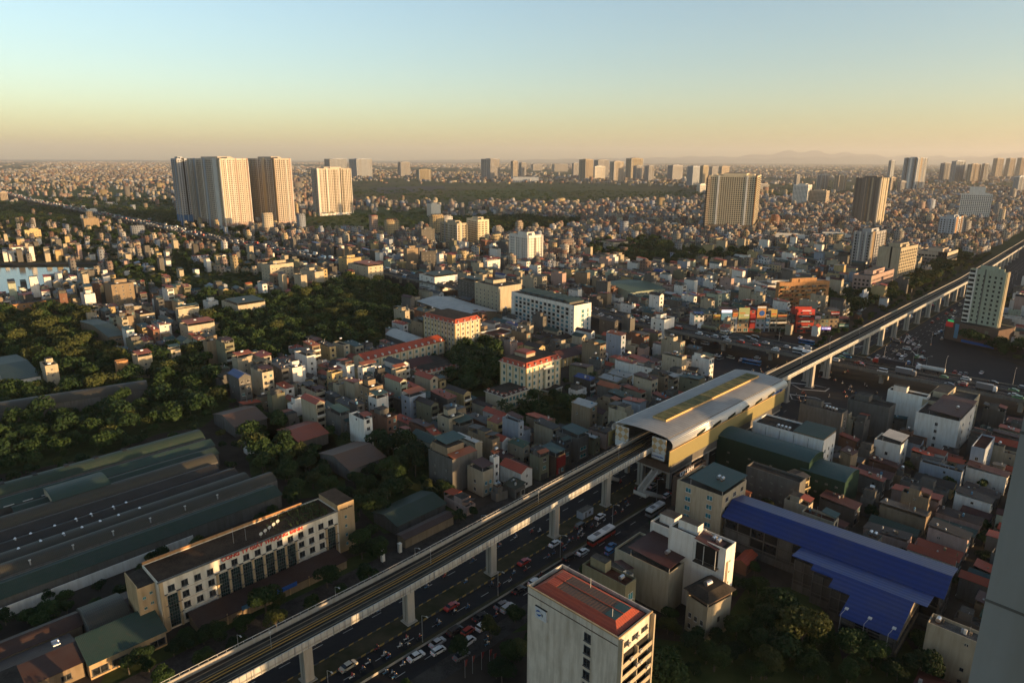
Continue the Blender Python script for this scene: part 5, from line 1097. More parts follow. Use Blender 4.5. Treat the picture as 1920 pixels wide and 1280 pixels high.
for r in range(14): m.box(-1.0, b*.84, 6+r*3.1, 0, b*.99, 7.1+r*3.1, 'w_white', bottom=True); m.box(-.04, b*.84, 7.1+r*3.1, 0, b*.99, 8.7+r*3.1, 'void')
B.part('balcony', m)
m = MB(); m.box(-7, -5, 0, a+9, b+6, 13, 'w_brown', 'f_dark'); m.box(a+8.9, -5.1, 0, a+9.3, 6, 13.6, 'w_cream'); B.part('podium', m)
m = MB(); m.box(-7.3, b+1, 9, -7.05, b+6, 12.5, 'glow_red', bottom=True); m.box(-7.3, b+1, 12.6, -7.05, b+5, 14, 'glow_green', bottom=True); m.box(-7.3, b-3, 2, -7.05, b-.5, 12, 'sign_sky', bottom=True); m.box(-7.4, -4, .5, -7.05, b-6, 2.2, 'sign_blue'); [m.box(-7.2, 1+k*4, 5, -7.05, 3.2+k*4, 7, 'pane') for k in range(4)]; [m.box(-7.2, 1+k*4, 9, -7.05, 3.2+k*4, 11, 'w_olive') for k in (0, 2)]; B.part('sign', m)
tower('apartment_block', 'left half of the sunlit cream twin blocks in the middle distance', T, blk(827, 857, 875, 419, yb=466, ang=40), 'w_cream', 3.2, 5, 8, short='the cream twin blocks', stripe=[('R', .3, .5, 'w_hotel', .5)])
tower('apartment_block', 'right half of the sunlit cream twin blocks, with balcony rows', T, blk(875, 896, 917, 412, yb=463, ang=30), 'w_hotel', 3.2, 6, 3, 'balc')
tower('apartment_block', 'pale green white block with square dark windows in the middle distance', T, blk(956, 990, 1017, 442, yb=499, ang=40), 'w_white', 3.2, 7, 6, short='the pale square windowed block', w=1.6, h=1.5)
# orange balconied old apartment block facing the junction
B = tower('apartment_block', 'old sunlit orange apartment block with caged balconies behind shop signs', 'apartment block', blk(1456, 1462, 1556, 530, yb=585, ang=12), 'w_orange', 3.3, 9, 0, 'balc', short='the orange caged apartment block')
a, b, z = B.g['a'], B.g['b'], B.g['z']; m = MB()
for k in range(60): u = random.uniform(1, a-4); r = random.randint(0, 5); m.box(u, -1.3, 3+r*3.4, u+random.uniform(2, 4), -.92, 4.6+r*3.4, random.choice(['w_grey', 'w_tan', 'w_brown', 'w_green', 'r_orange', 'w_olive']))
B.part('balcony_cage', m)['kind'] = 'stuff'
tower('office_block', 'pink cream office with curved roof and red parapet facing the avenue', 'office block', blk(1600, 1634, 1677, 518, yb=556, ang=45), 'w_pink', 3.3, 9, 4, short='the red parapet office', stripe=[('R', 0, .02, 'w_cream', .3)])
tower('shop_block', 'white and blue slim block at the end of the shop row', 'shop block', blk(1612, 1618, 1629, 552, yb=584, ang=50), 'w_blue', 3, 1, 0)
tower('shopping_block', 'long white flat roofed shopping block, left of two', 'shopping block', blk(1435, 1517, 1523, 442, z=14, ang=75), 'w_white', 4, 1, 14, w=3, h=2, short='the white shopping blocks')
tower('shopping_block', 'long white flat roofed shopping block, right of two', 'shopping block', blk(1524, 1596, 1602, 440, z=14, ang=75), 'w_white', 4, 1, 14, w=3, h=2)
tower('office_block', 'white ribbed twin office block with pink roof beyond the park', 'office block', blk(1488, 1516, 1523, 347, yb=388, ang=50), 'w_white', 3.4, 3, 8)
tower('office_block', 'tan and blue banded office attached beyond the park', 'office block', blk(1516, 1550, 1556, 358, yb=389, ang=50), 'w_tan', 3.4, 2, 10)
FAR = [(654, 668, 697, 298, 333, 'w_towerblue'), (608, 618, 650, 298, 330, 'w_towerblue'), (746, 751, 769, 304, 331, 'w_grey'), (780, 786, 808, 318, 338, 'w_cream'), (902, 920, 937, 298, 336, 'w_grey'), (958, 962, 971, 302, 332, 'w_tower'),
 (973, 978, 987, 305, 331, 'w_grey'), (996, 1000, 1017, 308, 320, 'w_grey'), (1035, 1040, 1065, 308, 322, 'w_grey'), (1073, 1076, 1085, 306, 330, 'w_grey'), (1086, 1098, 1113, 299, 339, 'w_tan'), (1114, 1122, 1142, 300, 334, 'w_grey'), (1110, 1116, 1135, 312, 338, 'w_white'),
 (1144, 1152, 1170, 303, 341, 'w_tower'), (1174, 1184, 1206, 297, 337, 'w_cream'), (1188, 1194, 1206, 311, 338, 'w_grey'), (1209, 1217, 1227, 311, 342, 'w_grey'), (1252, 1262, 1281, 310, 340, 'w_grey'), (1289, 1300, 1313, 312, 347, 'w_towerblue'), (1313, 1319, 1329, 311, 350, 'w_cream'),
 (1330, 1336, 1347, 313, 330, 'w_grey'), (1348, 1354, 1368, 312, 332, 'w_tan'), (1307, 1313, 1327, 346, 364, 'w_white'), (1490, 1495, 1501, 328, 350, 'w_grey'), (1533, 1540, 1555, 328, 356, 'w_grey'), (1565, 1574, 1588, 329, 357, 'w_tan'), (1764, 1772, 1784, 306, 340, 'w_grey'), (1785, 1794, 1811, 302, 342, 'w_towerblue'),
 (1815, 1824, 1840, 308, 343, 'w_tan'), (1842, 1847, 1856, 307, 342, 'w_grey'), (1863, 1871, 1883, 297, 334, 'w_tan'), (1887, 1895, 1905, 297, 333, 'w_tan'), (1908, 1916, 1930, 296, 332, 'w_tan'), (1902, 1912, 1930, 331, 366, 'w_towerblue'), (1668, 1672, 1680, 333, 362, 'w_tan'), (1683, 1690, 1700, 340, 362, 'w_grey'),
 (-12, 0, 13, 360, 376, 'w_tan'), (1325, 1328, 1333, 333, 440, 'w_darkgrey'), (1390, 1420, 1440, 345, 358, 'w_grey')]
for k, (xl, xc, xr, yt, yb, wl) in enumerate(FAR):
    px = (xl+xr)/2; col = {'w_towerblue': 'bluish', 'w_grey': 'grey', 'w_cream': 'cream', 'w_tower': 'golden', 'w_tan': 'tan', 'w_white': 'white', 'w_darkgrey': 'dark'}[wl]
    sec = 'left of the far plain' if px < 850 else 'in the distant middle group' if px < 1240 else 'behind the pierced cream tower' if px < 1480 else 'on the right horizon'
    samek = [q for q in range(k) if FAR[q][5] == wl]; o = ['first', 'second', 'third', 'fourth', 'fifth', 'sixth', 'seventh', 'eighth', 'ninth', 'tenth', 'eleventh', 'twelfth', 'thirteenth', 'fourteenth', 'fifteenth', 'sixteenth', 'seventeenth', 'eighteenth', 'nineteenth', 'twentieth']
    rk = sorted(q for q in [FAR[j][0] for j in range(len(FAR)) if FAR[j][5] == wl]).index(xl)
    tower('apartment_tower', '%s hazy %s high-rise counting %s high-rises from the left, %s' % (o[rk], col, col, sec), 'high-rise', blk(xl, xc, xr, yt, yb=yb, ang=25 if px < 1250 else 45), wl, 3.5, max(2, int((xr-xc)/4)), max(1, int((xc-xl)/4)), w=3, h=1.8, group='high-rises along the horizon')
g = blk(958, 962, 1010, 332, yb=342, ang=5); B = Bld('exhibition_hall', 'wide pale blue hall on the distant plain', 'hall', g); B.wall('w_blue', 'f_light', 1); B.face('R', 12, 1, 5, 3, 8, 3, 'hole'); B.done()
# our own building's corner at the right edge of the view
wd = G(1815, 1280, 0); L_ = math.hypot(*wd); wx, wy = wd[0]/L_*14, wd[1]/L_*14
ow = thing('concrete_tower', 'plain weathered grey concrete tower corner filling the right edge', 'tower', (wx, wy, 0), -48)
m = MB(); m.box(0, 0, 0, 30, 22, 123, 'w_facing'); m.build('wall', ow); m = MB(); [m.box(-.012, -.012, k*3.3, 30, 0, k*3.3+.05, 'w_grey') for k in range(1, 37)]; m.build('joint', ow)


# ================================================================== HOUSES THAT FILL THE QUARTERS
for k, (pol, fr) in GREEN.items(): pass
def green_at(px, py):
    for k, (pol, fr) in GREEN.items():
        if inpoly(px, py, pol)[0]: return SUP.get(k, fr)
    return 0.0
SUP = dict(west2=.62, mid=.78, mid2=.94, plain=.95, bank=.85, far1=.45, hedge=.95, behind=.9)
WALLS = ['w_cream']*5+['w_white']*4+['w_grey']*6+['w_darkgrey']*2+['w_blue', 'w_yellow', 'w_yellow', 'w_pink', 'w_mint', 'w_tan', 'w_tan', 'w_olive', 'w_brick', 'w_cream']
ROOFS = ['r_red']*4+['r_vivid']*4+['r_orange']*2+['r_maroon']*4+['r_green']*5+['r_teal']*4+['r_grey']*4+['r_brown']*3+['r_olive', 'r_blue', 'r_lightgreen', 'r_white', 'r_fibre', 'r_fibre']
CN = dict(w_cream='cream', w_white='white', w_grey='grey', w_darkgrey='dark grey', w_blue='pale blue', w_yellow='yellow', w_pink='pink', w_mint='mint', w_tan='tan', w_olive='olive', w_brick='brick red',
 r_red='red', r_vivid='bright red', r_orange='orange', r_maroon='maroon', r_green='green', r_teal='teal', r_grey='grey', r_brown='brown', r_olive='olive', r_blue='blue', r_lightgreen='light green', r_white='white', r_fibre='fibre')
def house_parts(w, d, h, wall, roof, style, r, detail=2):
    """a tube house: local x across the narrow front, y to the back"""
    P = []; L = []; m = MB()
    fl = 3.3; n = max(1, round(h/fl))
    if style == 'gable':
        m.box(0, 0, 0, w, d, h, wall); P.append(('wall', m)); m = MB(); ax = 'y' if d > w else 'x'; gable(m, 0, 0, w, d, h, min(w, d)*.28, roof, ax, .3, wall); P.append(('roof', m))
    elif style == 'shed':
        m.box(0, 0, 0, w, d, h, wall); P.append(('wall', m)); m = MB(); shed(m, -.25, -.3, w+.25, d+.2, h+.15, h+1.1, roof, 'y' if r.random() < .6 else 'x'); m.box(.1, d-.3, h, w-.1, d-.05, h+.9, wall); P.append(('roof', m))
    else:
        t = .18; m.box(0, 0, 0, w, d, h-.8, wall, r.choice(['f_grey', 'f_dark', 'f_grey', 'f_light', 'f_red']))
        for q in ((0, 0, w, t), (0, d-t, w, d), (0, t, t, d-t), (w-t, t, w, d-t)): m.box(q[0], q[1], h-.8, q[2], q[3], h, wall)
        P.append(('wall', m)); u0 = r.uniform(0, .15)*d; m = MB(); c = r.random(); y0 = d*r.uniform(.3, .5); y1 = y0+min(4.5, d*.4)
        if r.random() < .8: m.box(t+.02, y0, h-.8, w-t-.02, y1, h+2.1, r.choice([wall, 'w_grey']), 'f_grey'); P.append(('stair_head', m))
        if style == 'canopy':
            m = MB(); shed(m, 0, -.3, w, y0-.1, h+1.5, h+2.1, roof); [m.box(u, v, h-.8, u+.1, v+.1, h+1.6, 'rail_grey') for u in (.05, w-.15) for v in (.05, y0-.4)]; P.append(('canopy', m))
            if r.random() < .5: m = MB(); shed(m, 0, y1+.05, w, d+.2, h+1.2, h+1.9, r.choice([roof, 'r_grey'])); P.append(('rear_canopy', m))
    if style == 'flat' and detail and r.random() < .75:
        m = MB(); zz = h+2.1 if r.random() < .5 else h-.8
        tank(m, w*.25, (y0+y1)/2-.5 if zz > h else d*.12, zz); P.append(('water_tank', m))
        if r.random() < .35: m = MB(); tank(m, w*.25, (y0+y1)/2+.8 if zz > h else d*.12+1.4, zz); P.append(('water_tank', m))
    if detail and style != 'gable':
        m = MB(); zb = h-.8 if style != 'shed' else h+.5
        for q in range(r.randint(1, 5)):
            u, v, e = r.uniform(.4, w-1.2), r.uniform(.5, d-1.5), r.uniform(.3, .9); m.box(u, v, zb, u+e, v+e*.8, zb+r.uniform(.5, 1.3), r.choice(['rail_white', 'f_light', 'w_tan', 'rail_grey', 'w_white', 'sign_sky', 'rust']))
        if r.random() < .3: u = r.uniform(.4, w-.6); m.tube((u, d*.6, zb), (u, d*.6, zb+3.2), .04, 'galv', 4); m.box(u-.5, d*.6-.02, zb+2.9, u+.5, d*.6+.02, zb+2.95, 'galv')
        P.append(('roof_clutter', m))
    if detail:
        fb = r.choice(['balcony', 'win', 'win', 'shutter']); front = r.choice([0, 0, 1])
        for k in range(n):
            zz = k*fl+1.0; nf = 2 if w > 5.2 else 1
            if fb == 'balcony' and k: m = MB(); balcony(m, .25, w-.25, k*fl+.15, r.choice([wall, 'trim_white']), .95, .9); P.append(('balcony', m))
            else:
                for c in range(nf): L.append((r.choice(['win', 'win_d', 'win_d', 'win_t']) if fb != 'shutter' or k else 'shutter', (w*(c+.5)/nf, 0, zz if k else .3, 0), min(1.6, w*.5/nf) if k else w*.7/nf, 1.5 if k else 2.3))
            if r.random() < .55: L.append((r.choice(['twin', 'win', 'hole']), (0, d*r.choice([.25, .5, .7]), zz+.3, -90), .8, .8))
            if r.random() < .3: L.append(('win_d', (w, d*.6, zz+.3, 90), .8, .8))
    return P, L
ANG_ZONES = [([(0, 440), (560, 380), (560, 560), (0, 600)], 38), ([(560, 380), (960, 380), (960, 520), (560, 520)], 42), ([(960, 380), (1920, 360), (1920, 470), (960, 470)], 52), ([(1100, 470), (1600, 470), (1600, 600), (1100, 600)], 40)]
def ang_at(px, py):
    for pol, a in ANG_ZONES:
        if inpoly(px, py, pol)[0]: return a
    return GRID
# ---- shop row with its signboards facing the junction: each one a thing
row = [(1300, 1318, 'w_white', 12, None), (1318, 1334, 'w_grey', 13, None), (1334, 1349, 'w_olive', 13, ('sign_yellow', .7, 1, 'small ochre poster')), (1349, 1370, 'w_grey', 15, ('sign_sky', .55, .95, 'pale turquoise poster with dark shoe shape')), (1370, 1381, 'w_blue', 14, ('sign_orange', .8, 1.05, 'narrow orange panel')),
 (1381, 1403, 'w_tan', 12, ('sign_pale', .75, 1.5, 'large yellow green billboard')), (1403, 1415, 'w_red', 16, ('sign_red', .2, .8, 'tall dark red shopfront sign')), (1415, 1433, 'w_blue', 12, ('sign_orange', .8, 1.6, 'tall orange billboard with dark disc')), (1433, 1441, 'w_blue', 13, ('sign_sky', .4, .8, 'blue narrow sign')), (1441, 1454, 'w_cream', 14, ('sign_yellow', .7, 1.2, 'square cream yellow board')),
 (1454, 1473, 'w_cream', 13, ('sign_orange', .8, 1.0, 'low lit cream board')), (1473, 1491, 'w_darkgrey', 13, None), (1491, 1524, 'w_red', 16, ('sign_black', .3, .9, 'broad red shopfront with three black name bands')), (1524, 1536, 'w_darkgrey', 13, ('sign_white', .8, .95, 'short pale name board')), (1536, 1552, 'w_olive', 13, None), (1552, 1570, 'w_tan', 15, ('sign_red', .85, 1.05, 'red and white rooftop sign')), (1570, 1590, 'w_darkgrey', 9, ('sign_teal', .4, .8, 'teal shop fascia'))]
for k, (x0, x1, wl, hh, sg) in enumerate(row):
    p0 = G(x0, 622+(k > 11)*1.5, 0); p1 = G(x1, 622+(k > 11)*1.5, 0); w = math.hypot(p1[0]-p0[0], p1[1]-p0[1])-.15; an = math.degrees(math.atan2(p1[1]-p0[1], p1[0]-p0[0])); r = random.Random(k+50)
    t = thing('shop_house', '%s shop house number %s from the left in the row facing the junction' % (CN.get(wl, 'dark red'), ('one', 'two', 'three', 'four', 'five', 'six', 'seven', 'eight', 'nine', 'ten', 'eleven', 'twelve', 'thirteen', 'fourteen', 'fifteen', 'sixteen', 'seventeen')[k]), 'shop house', (p0[0], p0[1], 0), an, 'shop houses in the row facing the junction')
    take(p0[0], p0[1], an, 0, 0, w, 13, 1)
    P, L = house_parts(w, 12, hh, wl, r.choice(ROOFS), r.choice(['flat', 'canopy', 'shed']), r)
    for nm, q in P: q.build(nm, t)
    for kd, p, ww, h_ in L: link('window', umesh(kd)[1], t, p[:3], p[3], (ww, 1.5, h_))
    if sg:
        mt, z0, z1, ds = sg; s = thing('signboard', ds+' on the shop row facing the junction', 'signboard', (p0[0], p0[1], 0), an)
        zb, zt = hh*z0, hh*z1; m = MB()
        if mt == 'sign_black':
            for q in range(3): m.box(1, -.5, 3.5+q*4, w-.6, -.35, 5.2+q*4, 'sign_black', bottom=True)
            m.box(.5, -.45, 15.2, w-.4, -.3, 17.6, 'glow_red', bottom=True); o = m.build('panel', s)
            for q in range(4): m = MB(); m.box(w*.25, -.56, [4.2, 8.2, 12.2, 16.1][q], w*.75, -.5, [4.5, 8.7, 12.6, 16.7][q], 'text_white'); m.build('lettering', s)
        else:
            m.box(.3, -.6, zb, w-.3, -.35, zt, mt, bottom=True); m.build('panel', s); m = MB()
            if 'shoe' in ds: m.hull([(w*.3, -.64, zb+.8), (w*.85, -.64, zb+.8), (w*.85, -.62, zb+.8), (w*.3, -.62, zb+.8)], [(w*.6, -.64, zb+3), (w*.85, -.64, zb+3.6), (w*.85, -.62, zb+3.6), (w*.6, -.62, zb+3)], 'sign_black'); m.build('picture', s); m = MB(); m.box(.3, -.62, zt+.2, w-.3, -.35, zt+2.0, 'glow_white', bottom=True); m.build('lit_sign', s)
            elif 'disc' in ds: m.cyl((w*.55, -.66, (zb+zt)/2-.4), 2.0, .05, 'sign_blue', 14, axis='y'); m.build('picture', s); m = MB(); m.box(.3, -.63, zt-1.4, w-.3, -.61, zt-.2, 'sign_white'); m.build('lettering', s)
            elif 'yellow green' in ds: m.box(w*.1, -.63, zb+4.5, w*.6, -.61, zb+5.6, 'sign_orange'); m.box(w*.5, -.63, zb+3, w*.9, -.61, zb+4, 'sign_white'); m.box(w*.15, -.63, zb+1, w*.7, -.61, zb+1.4, 'sign_orange'); m.build('picture', s)
            else: m.box(.6, -.64, (zb+zt)/2-.3, w-.6, -.61, (zb+zt)/2+.3, 'text_white' if 'red' in mt or 'sky' in mt or 'teal' in mt else 'text_red'); m.build('lettering', s)
    if k == 14: s = thing('signboard', 'purple lit canopy sign with white letters by the metro line', 'signboard', (p0[0], p0[1], 0), an); m = MB(); m.box(-1, -4, 3, w, -3.8, 5.2, 'glow_purple', bottom=True); m.build('panel', s); m = MB(); [m.box(-.4+q*1.1, -4.1, 3.7, .3+q*1.1, -4, 4.5, 'glow_white') for q in range(6)]; m.build('lettering', s); [MB().box(0, 0, 0, 1, 1, 1, 'galv') for _ in ()]; m = MB(); [m.box(u, -4, 0, u+.2, -3.8, 3, 'galv') for u in (-.6, w-.5)]; m.build('post', s)
land('the shop row facing the junction', *G(1440, 615))

class Rank:
    """collects candidates, gives each the nearest landmark, a direction from it and a rank, so that its label is its own"""
    ORD = 'nearest second third fourth fifth sixth seventh eighth ninth tenth eleventh twelfth'.split()
    def __init__(s, noun): s.noun = noun; s.items = []
    def add(s, x, y, desc, obj): s.items.append((x, y, desc, obj))
    def done(s):
        B_ = {}
        LX = np.array([l[1] for l in LAND]); LY = np.array([l[2] for l in LAND]); LP = [proj(l[1], l[2], 8) for l in LAND]
        for x, y, desc, o in s.items:
            i = int(np.argmin((LX-x)**2+(LY-y)**2)); px, py = proj(x, y, 5); dx, dy = px-LP[i][0], py-LP[i][1]
            wd = ('left of' if dx < 0 else 'right of') if abs(dx) > 1.3*abs(dy) else ('behind' if dy < 0 else 'in front of')
            B_.setdefault((i, wd, desc), []).append((math.hypot(x-LX[i], y-LY[i]), o))
        for (i, wd, desc), L in B_.items():
            L.sort(key=lambda q: q[0])
            for n, (d, o) in enumerate(L):
                rk = 'nearest ' if n == 0 else (s.ORD[n] if n < 12 else '%dth' % (n+1) if (n+1) % 10 not in (1, 2, 3) or (n+1) in (11, 12, 13) else '%d%s' % (n+1, ['st', 'nd', 'rd'][n % 10]))+'-nearest '
                o['label'] = ((rk if len(L) > 1 else '')+desc+' '+wd+' '+LAND[i][0]).strip()
RH = Rank('house')
cand = []
KEEPOUT = [[(-80, 690), (420, 690), (462, 800), (680, 830), (690, 960), (730, 1040), (560, 1140), (300, 1500), (-80, 1700)], [(735, 700), (850, 650), (905, 640), (1040, 700), (1110, 680), (1120, 700), (1060, 760), (1110, 800), (960, 818), (940, 770), (870, 750)], [(740, 1150), (900, 1080), (990, 1050), (1060, 1040), (1235, 1190), (1235, 1700), (500, 1700)], [(1215, 1125), (1400, 1060), (1560, 1080), (1600, 1190), (1800, 1240), (1880, 1700), (1100, 1700)], [(660, 880), (1000, 880), (700, 1080), (660, 1080)]]
rh = random.Random(11)
# lots on a jittered grid turned with the streets; blocks of lots are parted by lanes
def lots(ang, x0, x1, y0, y1, test):
    c, s = D(ang); row = 0; v = -1700.0
    while v < 2600:
        dep = rh.uniform(10.5, 15); u = -2200.0+rh.uniform(0, 6)
        nlane = 0
        while u < 2800:
            w = rh.uniform(3.8, 6.2); x = u*c-v*s; y = u*s+v*c
            if x0 < x < x1 and y0 < y < y1 and test(x, y): yield x, y, w, dep-rh.choice([0, 0, .8, 2.2]), row
            u += w+(.05 if rh.random() < .8 else rh.uniform(.5, 1.5)); nlane += 1
            if nlane > 11+rh.randint(0, 5): u += rh.uniform(2.5, 4.5); nlane = 0
        v += dep+(.1 if row % 2 == 0 else rh.uniform(2.6, 4.4)); row += 1
def vis(x, y, m=130):
    if y < 60: return False
    px, py = proj(x, y, 6); return -m < px < 1920+m and py < 1280+m*1.2
def zone_of(px, py):
    for k, (pol, a) in enumerate(ANG_ZONES):
        if inpoly(px, py, pol)[0]: return k
    return -1
for zk, za in [(-1, GRID)]+[(k, a) for k, (p, a) in enumerate(ANG_ZONES)]:
    def test(x, y):
        if not vis(x, y): return False
        px, py = proj(x, y, 0); return zone_of(px, py) == zk
    lim = dict(x0=-420, x1=620, y0=70, y1=760) if zk < 0 else dict(x0=-900, x1=900, y0=380, y1=960)
    for x, y, w, d, row in lots(za, lim['x0'], lim['x1'], lim['y0'], lim['y1'], test):
        px, py = proj(x, y, 0); gr = green_at(px, py)
        if gr and rh.random() < gr*1.15: continue
        if inpoly(px, py, [(0, 500), (330, 545), (330, 600), (0, 610)])[0] and rh.random() < .35: continue
        if inpoly(px, py, [(150, 470), (520, 470), (560, 560), (150, 560)])[0] and rh.random() < .6: continue
        if any(inpoly(px, py, k_)[0] for k_ in KEEPOUT): continue
        if rh.random() < .04 or not free(x, y, za, .3, .3, w-.3, d-.3): continue
        take(x, y, za, .2, .2, w-.2, d-.2)
        flip = row % 2; near_ = math.hypot(x, y)
        h = rh.choice([3.6, 3.6, 6.8, 6.8, 7, 10, 10.2, 10.2, 13.5, 13.6]) if py > 700 or near_ < 330 else rh.choice([3.6, 3.8, 4, 6.6, 7, 7, 7, 10, 10.3, 10.3, 13.5, 16.5])
        if inpoly(px, py, [(1300, 740), (1560, 740), (1560, 900), (1300, 900)])[0]: h = rh.choice([7, 10, 13])
        if inpoly(px, py, [(1480, 850), (1590, 800), (1980, 800), (1980, 1250), (1560, 1000)])[0]: h = rh.choice([3.4, 4, 6.4, 6.6, 7])
        if inpoly(px, py, [(1180, 860), (1400, 960), (1400, 1280), (960, 1280), (960, 1100)])[0]: h = min(h, 7)
        if inpoly(px, py, [(560, 700), (1180, 700), (1180, 960), (640, 900)])[0]: h = rh.choice([3.6, 6.6, 7, 7, 9.8, 10, 12.5])
        cand.append((x, y, w, d, h*rh.uniform(.95, 1.06), za, flip, px, py))
ri = random.Random(77)
for k in range(26000):
    px, py = ri.uniform(-60, 1960), 470+900*ri.random(); x, y = G(px, py)
    if y > 640 or green_at(px, py) or any(inpoly(px, py, k_)[0] for k_ in KEEPOUT): continue
    w, d = ri.uniform(3.4, 5.6), ri.uniform(5, 9); za = GRID+ri.choice([0, 0, 90])+ri.gauss(0, 4)
    if not free(x, y, za, .2, .2, w-.2, d-.2): continue
    take(x, y, za, .2, .2, w-.2, d-.2); cand.append((x, y, w, d, ri.choice([3.2, 3.4, 3.8, 6.4, 6.8, 6.8, 9.8]), za, 0, px, py))
cand.sort(key=lambda q: math.hypot(q[0], q[1])*(1 if 0 < q[7] < 1920 and q[8] < 1330 else 6))
stuff = MB(); nthing = 0
for k, (x, y, w, d, h, za, flip, px, py) in enumerate(cand):
    dist = math.hypot(x, y); wall = rh.choice(WALLS); east = px > 1230 and py > 740
    if east and wall in ('w_cream', 'w_white', 'w_yellow') and rh.random() < .6: wall = rh.choice(['w_grey', 'w_grey', 'w_darkgrey', 'w_brick', 'w_tan'])
    low = h < 8
    style = rh.choice(['gable', 'gable', 'shed', 'shed', 'shed', 'canopy', 'flat'] if low else ['flat', 'canopy', 'canopy', 'canopy', 'shed', 'shed', 'gable'])
    roof = rh.choice(ROOFS) if not east or rh.random() < .5 else rh.choice(['r_red', 'r_maroon', 'r_vivid', 'r_maroon', 'r_brown'])
    ob = nthing < 285 and 0 < px < 1920 and py < 1330
    P, L = house_parts(w, d, h, wall, roof, style, rh, 2 if dist < 620 else 0 if dist > 760 else (1 if rh.random() < .6 else 0))
    c, s = D(za); xx, yy, an = (x, y, za) if not flip else (x+w*c-d*s, y+w*s+d*c, za+180)
    if flip and dist < 760:      # keep some openings on the sides the viewer sees
        for q in range(int(h/3.3)):
            if rh.random() < .5: L.append((rh.choice(['win_d', 'twin', 'win', 'hole']), (w*.5, d, q*3.3+1.2, 180), 1.0, 1.0))
            if rh.random() < .35: L.append((rh.choice(['twin', 'hole']), (w, d*rh.choice([.3, .6]), q*3.3+1.4, 90), .8, .7))
    if ob:
        nthing += 1; t = thing('town_house', None, 'house', (xx, yy, 0), an, 'town houses filling the quarters'); seen = {}
        for nm, q in P: q.build(nm, t)
        for kd, p, ww, h_ in L: link('window', umesh(kd)[1], t, p[:3], p[3], (ww, 1.5, h_))
        n = max(1, round(h/3.3)); ds = '%s-storey %s house, %s' % (('one', 'two', 'three', 'four', 'five', 'six')[min(n, 6)-1], CN[wall], 'flat open roof' if style == 'flat' else '%s %s' % (CN[roof], 'roof canopy' if style == 'canopy' else 'gable roof' if style == 'gable' else 'sloping roof'))
        RH.add(x, y, ds, t)
    else:
        for nm, q in P: stuff.add(q, xx, yy, 0, an)
        for kd, p, ww, h_ in L:
            c2, s2 = D(an); stuff.add(umesh(kd)[0], xx+p[0]*c2-p[1]*s2, yy+p[0]*s2+p[1]*c2, p[2], an+p[3], ww, 1.5, h_)
print('houses', len(cand), 'things', nthing, 'stuff faces', len(stuff.f))
tag(stuff.build('town_houses_beyond'), 'dense quarter of small houses reaching away beyond the near streets', 'houses', kind='stuff')

# ---- the rest of the city as plain blocks: one object, built from arrays
def city(name, n, X, Y, A, Wd, Dp, Hh, col, roofc, slope, label):
    c, s = np.cos(np.radians(A)), np.sin(np.radians(A)); ux = np.array([0, 1, 1, 0]); vy = np.array([0, 0, 1, 1])
    lx = ux[None]*Wd[:, None]; ly = vy[None]*Dp[:, None]; gx_ = X[:, None]+lx*c[:, None]-ly*s[:, None]; gy_ = Y[:, None]+lx*s[:, None]+ly*c[:, None]
    V = np.zeros((n, 8, 3)); V[:, :4, 0] = gx_; V[:, 4:, 0] = gx_; V[:, :4, 1] = gy_; V[:, 4:, 1] = gy_; V[:, 4:, 2] = Hh[:, None]+slope[:, None]*vy[None]
    Fq = np.array([[0, 1, 5, 4], [1, 2, 6, 5], [2, 3, 7, 6], [3, 0, 4, 7], [4, 5, 6, 7]]); Fa = (Fq[None]+(np.arange(n)*8)[:, None, None]).reshape(-1)
    me = bpy.data.meshes.new(name); me.vertices.add(n*8); me.vertices.foreach_set('co', V.reshape(-1)); me.loops.add(n*20); me.loops.foreach_set('vertex_index', Fa)
    me.polygons.add(n*5); me.polygons.foreach_set('loop_start', np.arange(n*5)*4); me.polygons.foreach_set('loop_total', np.full(n*5, 4)); mi = np.tile([0, 0, 0, 0, 1], n); me.materials.append(M('city')); me.materials.append(M('tint')); me.polygons.foreach_set('material_index', mi)
    uv = np.zeros((n, 5, 4, 2)); 
    for q in range(4): L = (Wd if q % 2 == 0 else Dp); uv[:, q, 1, 0] = L; uv[:, q, 2, 0] = L; uv[:, q, 2, 1] = Hh; uv[:, q, 3, 1] = Hh
    me.update(); l = me.uv_layers.new(name='wall'); l.data.foreach_set('uv', uv.reshape(-1))
    ca = me.color_attributes.new('tint', 'FLOAT_COLOR', 'CORNER'); C = np.ones((n, 5, 4, 4)); C[:, :4, :, :3] = col[:, None, None]; C[:, 4, :, :3] = roofc[:, None]; ca.data.foreach_set('color', C.reshape(-1))
    me.validate(); o = link(name, me); return tag(o, label, 'houses', kind='stuff')
PALW = np.array([(.60,.52,.38), (.66,.64,.60), (.36,.34,.31), (.25,.24,.22), (.44,.50,.58), (.62,.48,.26), (.52,.38,.30), (.45,.36,.25), (.55,.50,.42), (.34,.20,.14)]); PALR = np.array([(.13,.12,.11), (.09,.08,.075), (.34,.075,.035), (.20,.05,.035), (.05,.09,.065), (.05,.11,.10), (.16,.15,.13), (.09,.06,.04), (.26,.06,.03)])
def polymask(px, py):
    dens = np.ones(len(px))
    for k, (pol, fr) in GREEN.items(): dens[inpoly(px, py, pol)] *= max(0, 1-1.08*SUP.get(k, fr))
    for pol, f in (([(-80, 345), (330, 345), (330, 374), (-80, 376)], .06), ([(560, 370), (830, 370), (960, 405), (830, 440), (560, 440)], .12), ([(640, 340), (1320, 345), (1320, 376), (900, 386), (640, 376)], .10), ([(-80, 376), (330, 376), (480, 430), (420, 470), (-80, 430)], .30),
      ([(1430, 345), (1700, 345), (1700, 372), (1430, 372)], .3), ([(-80, 330), (330, 330), (330, 346), (-80, 346)], .6), ([(560, 318), (1080, 318), (1080, 342), (560, 342)], .25)): dens[inpoly(px, py, pol)] *= f
    return dens
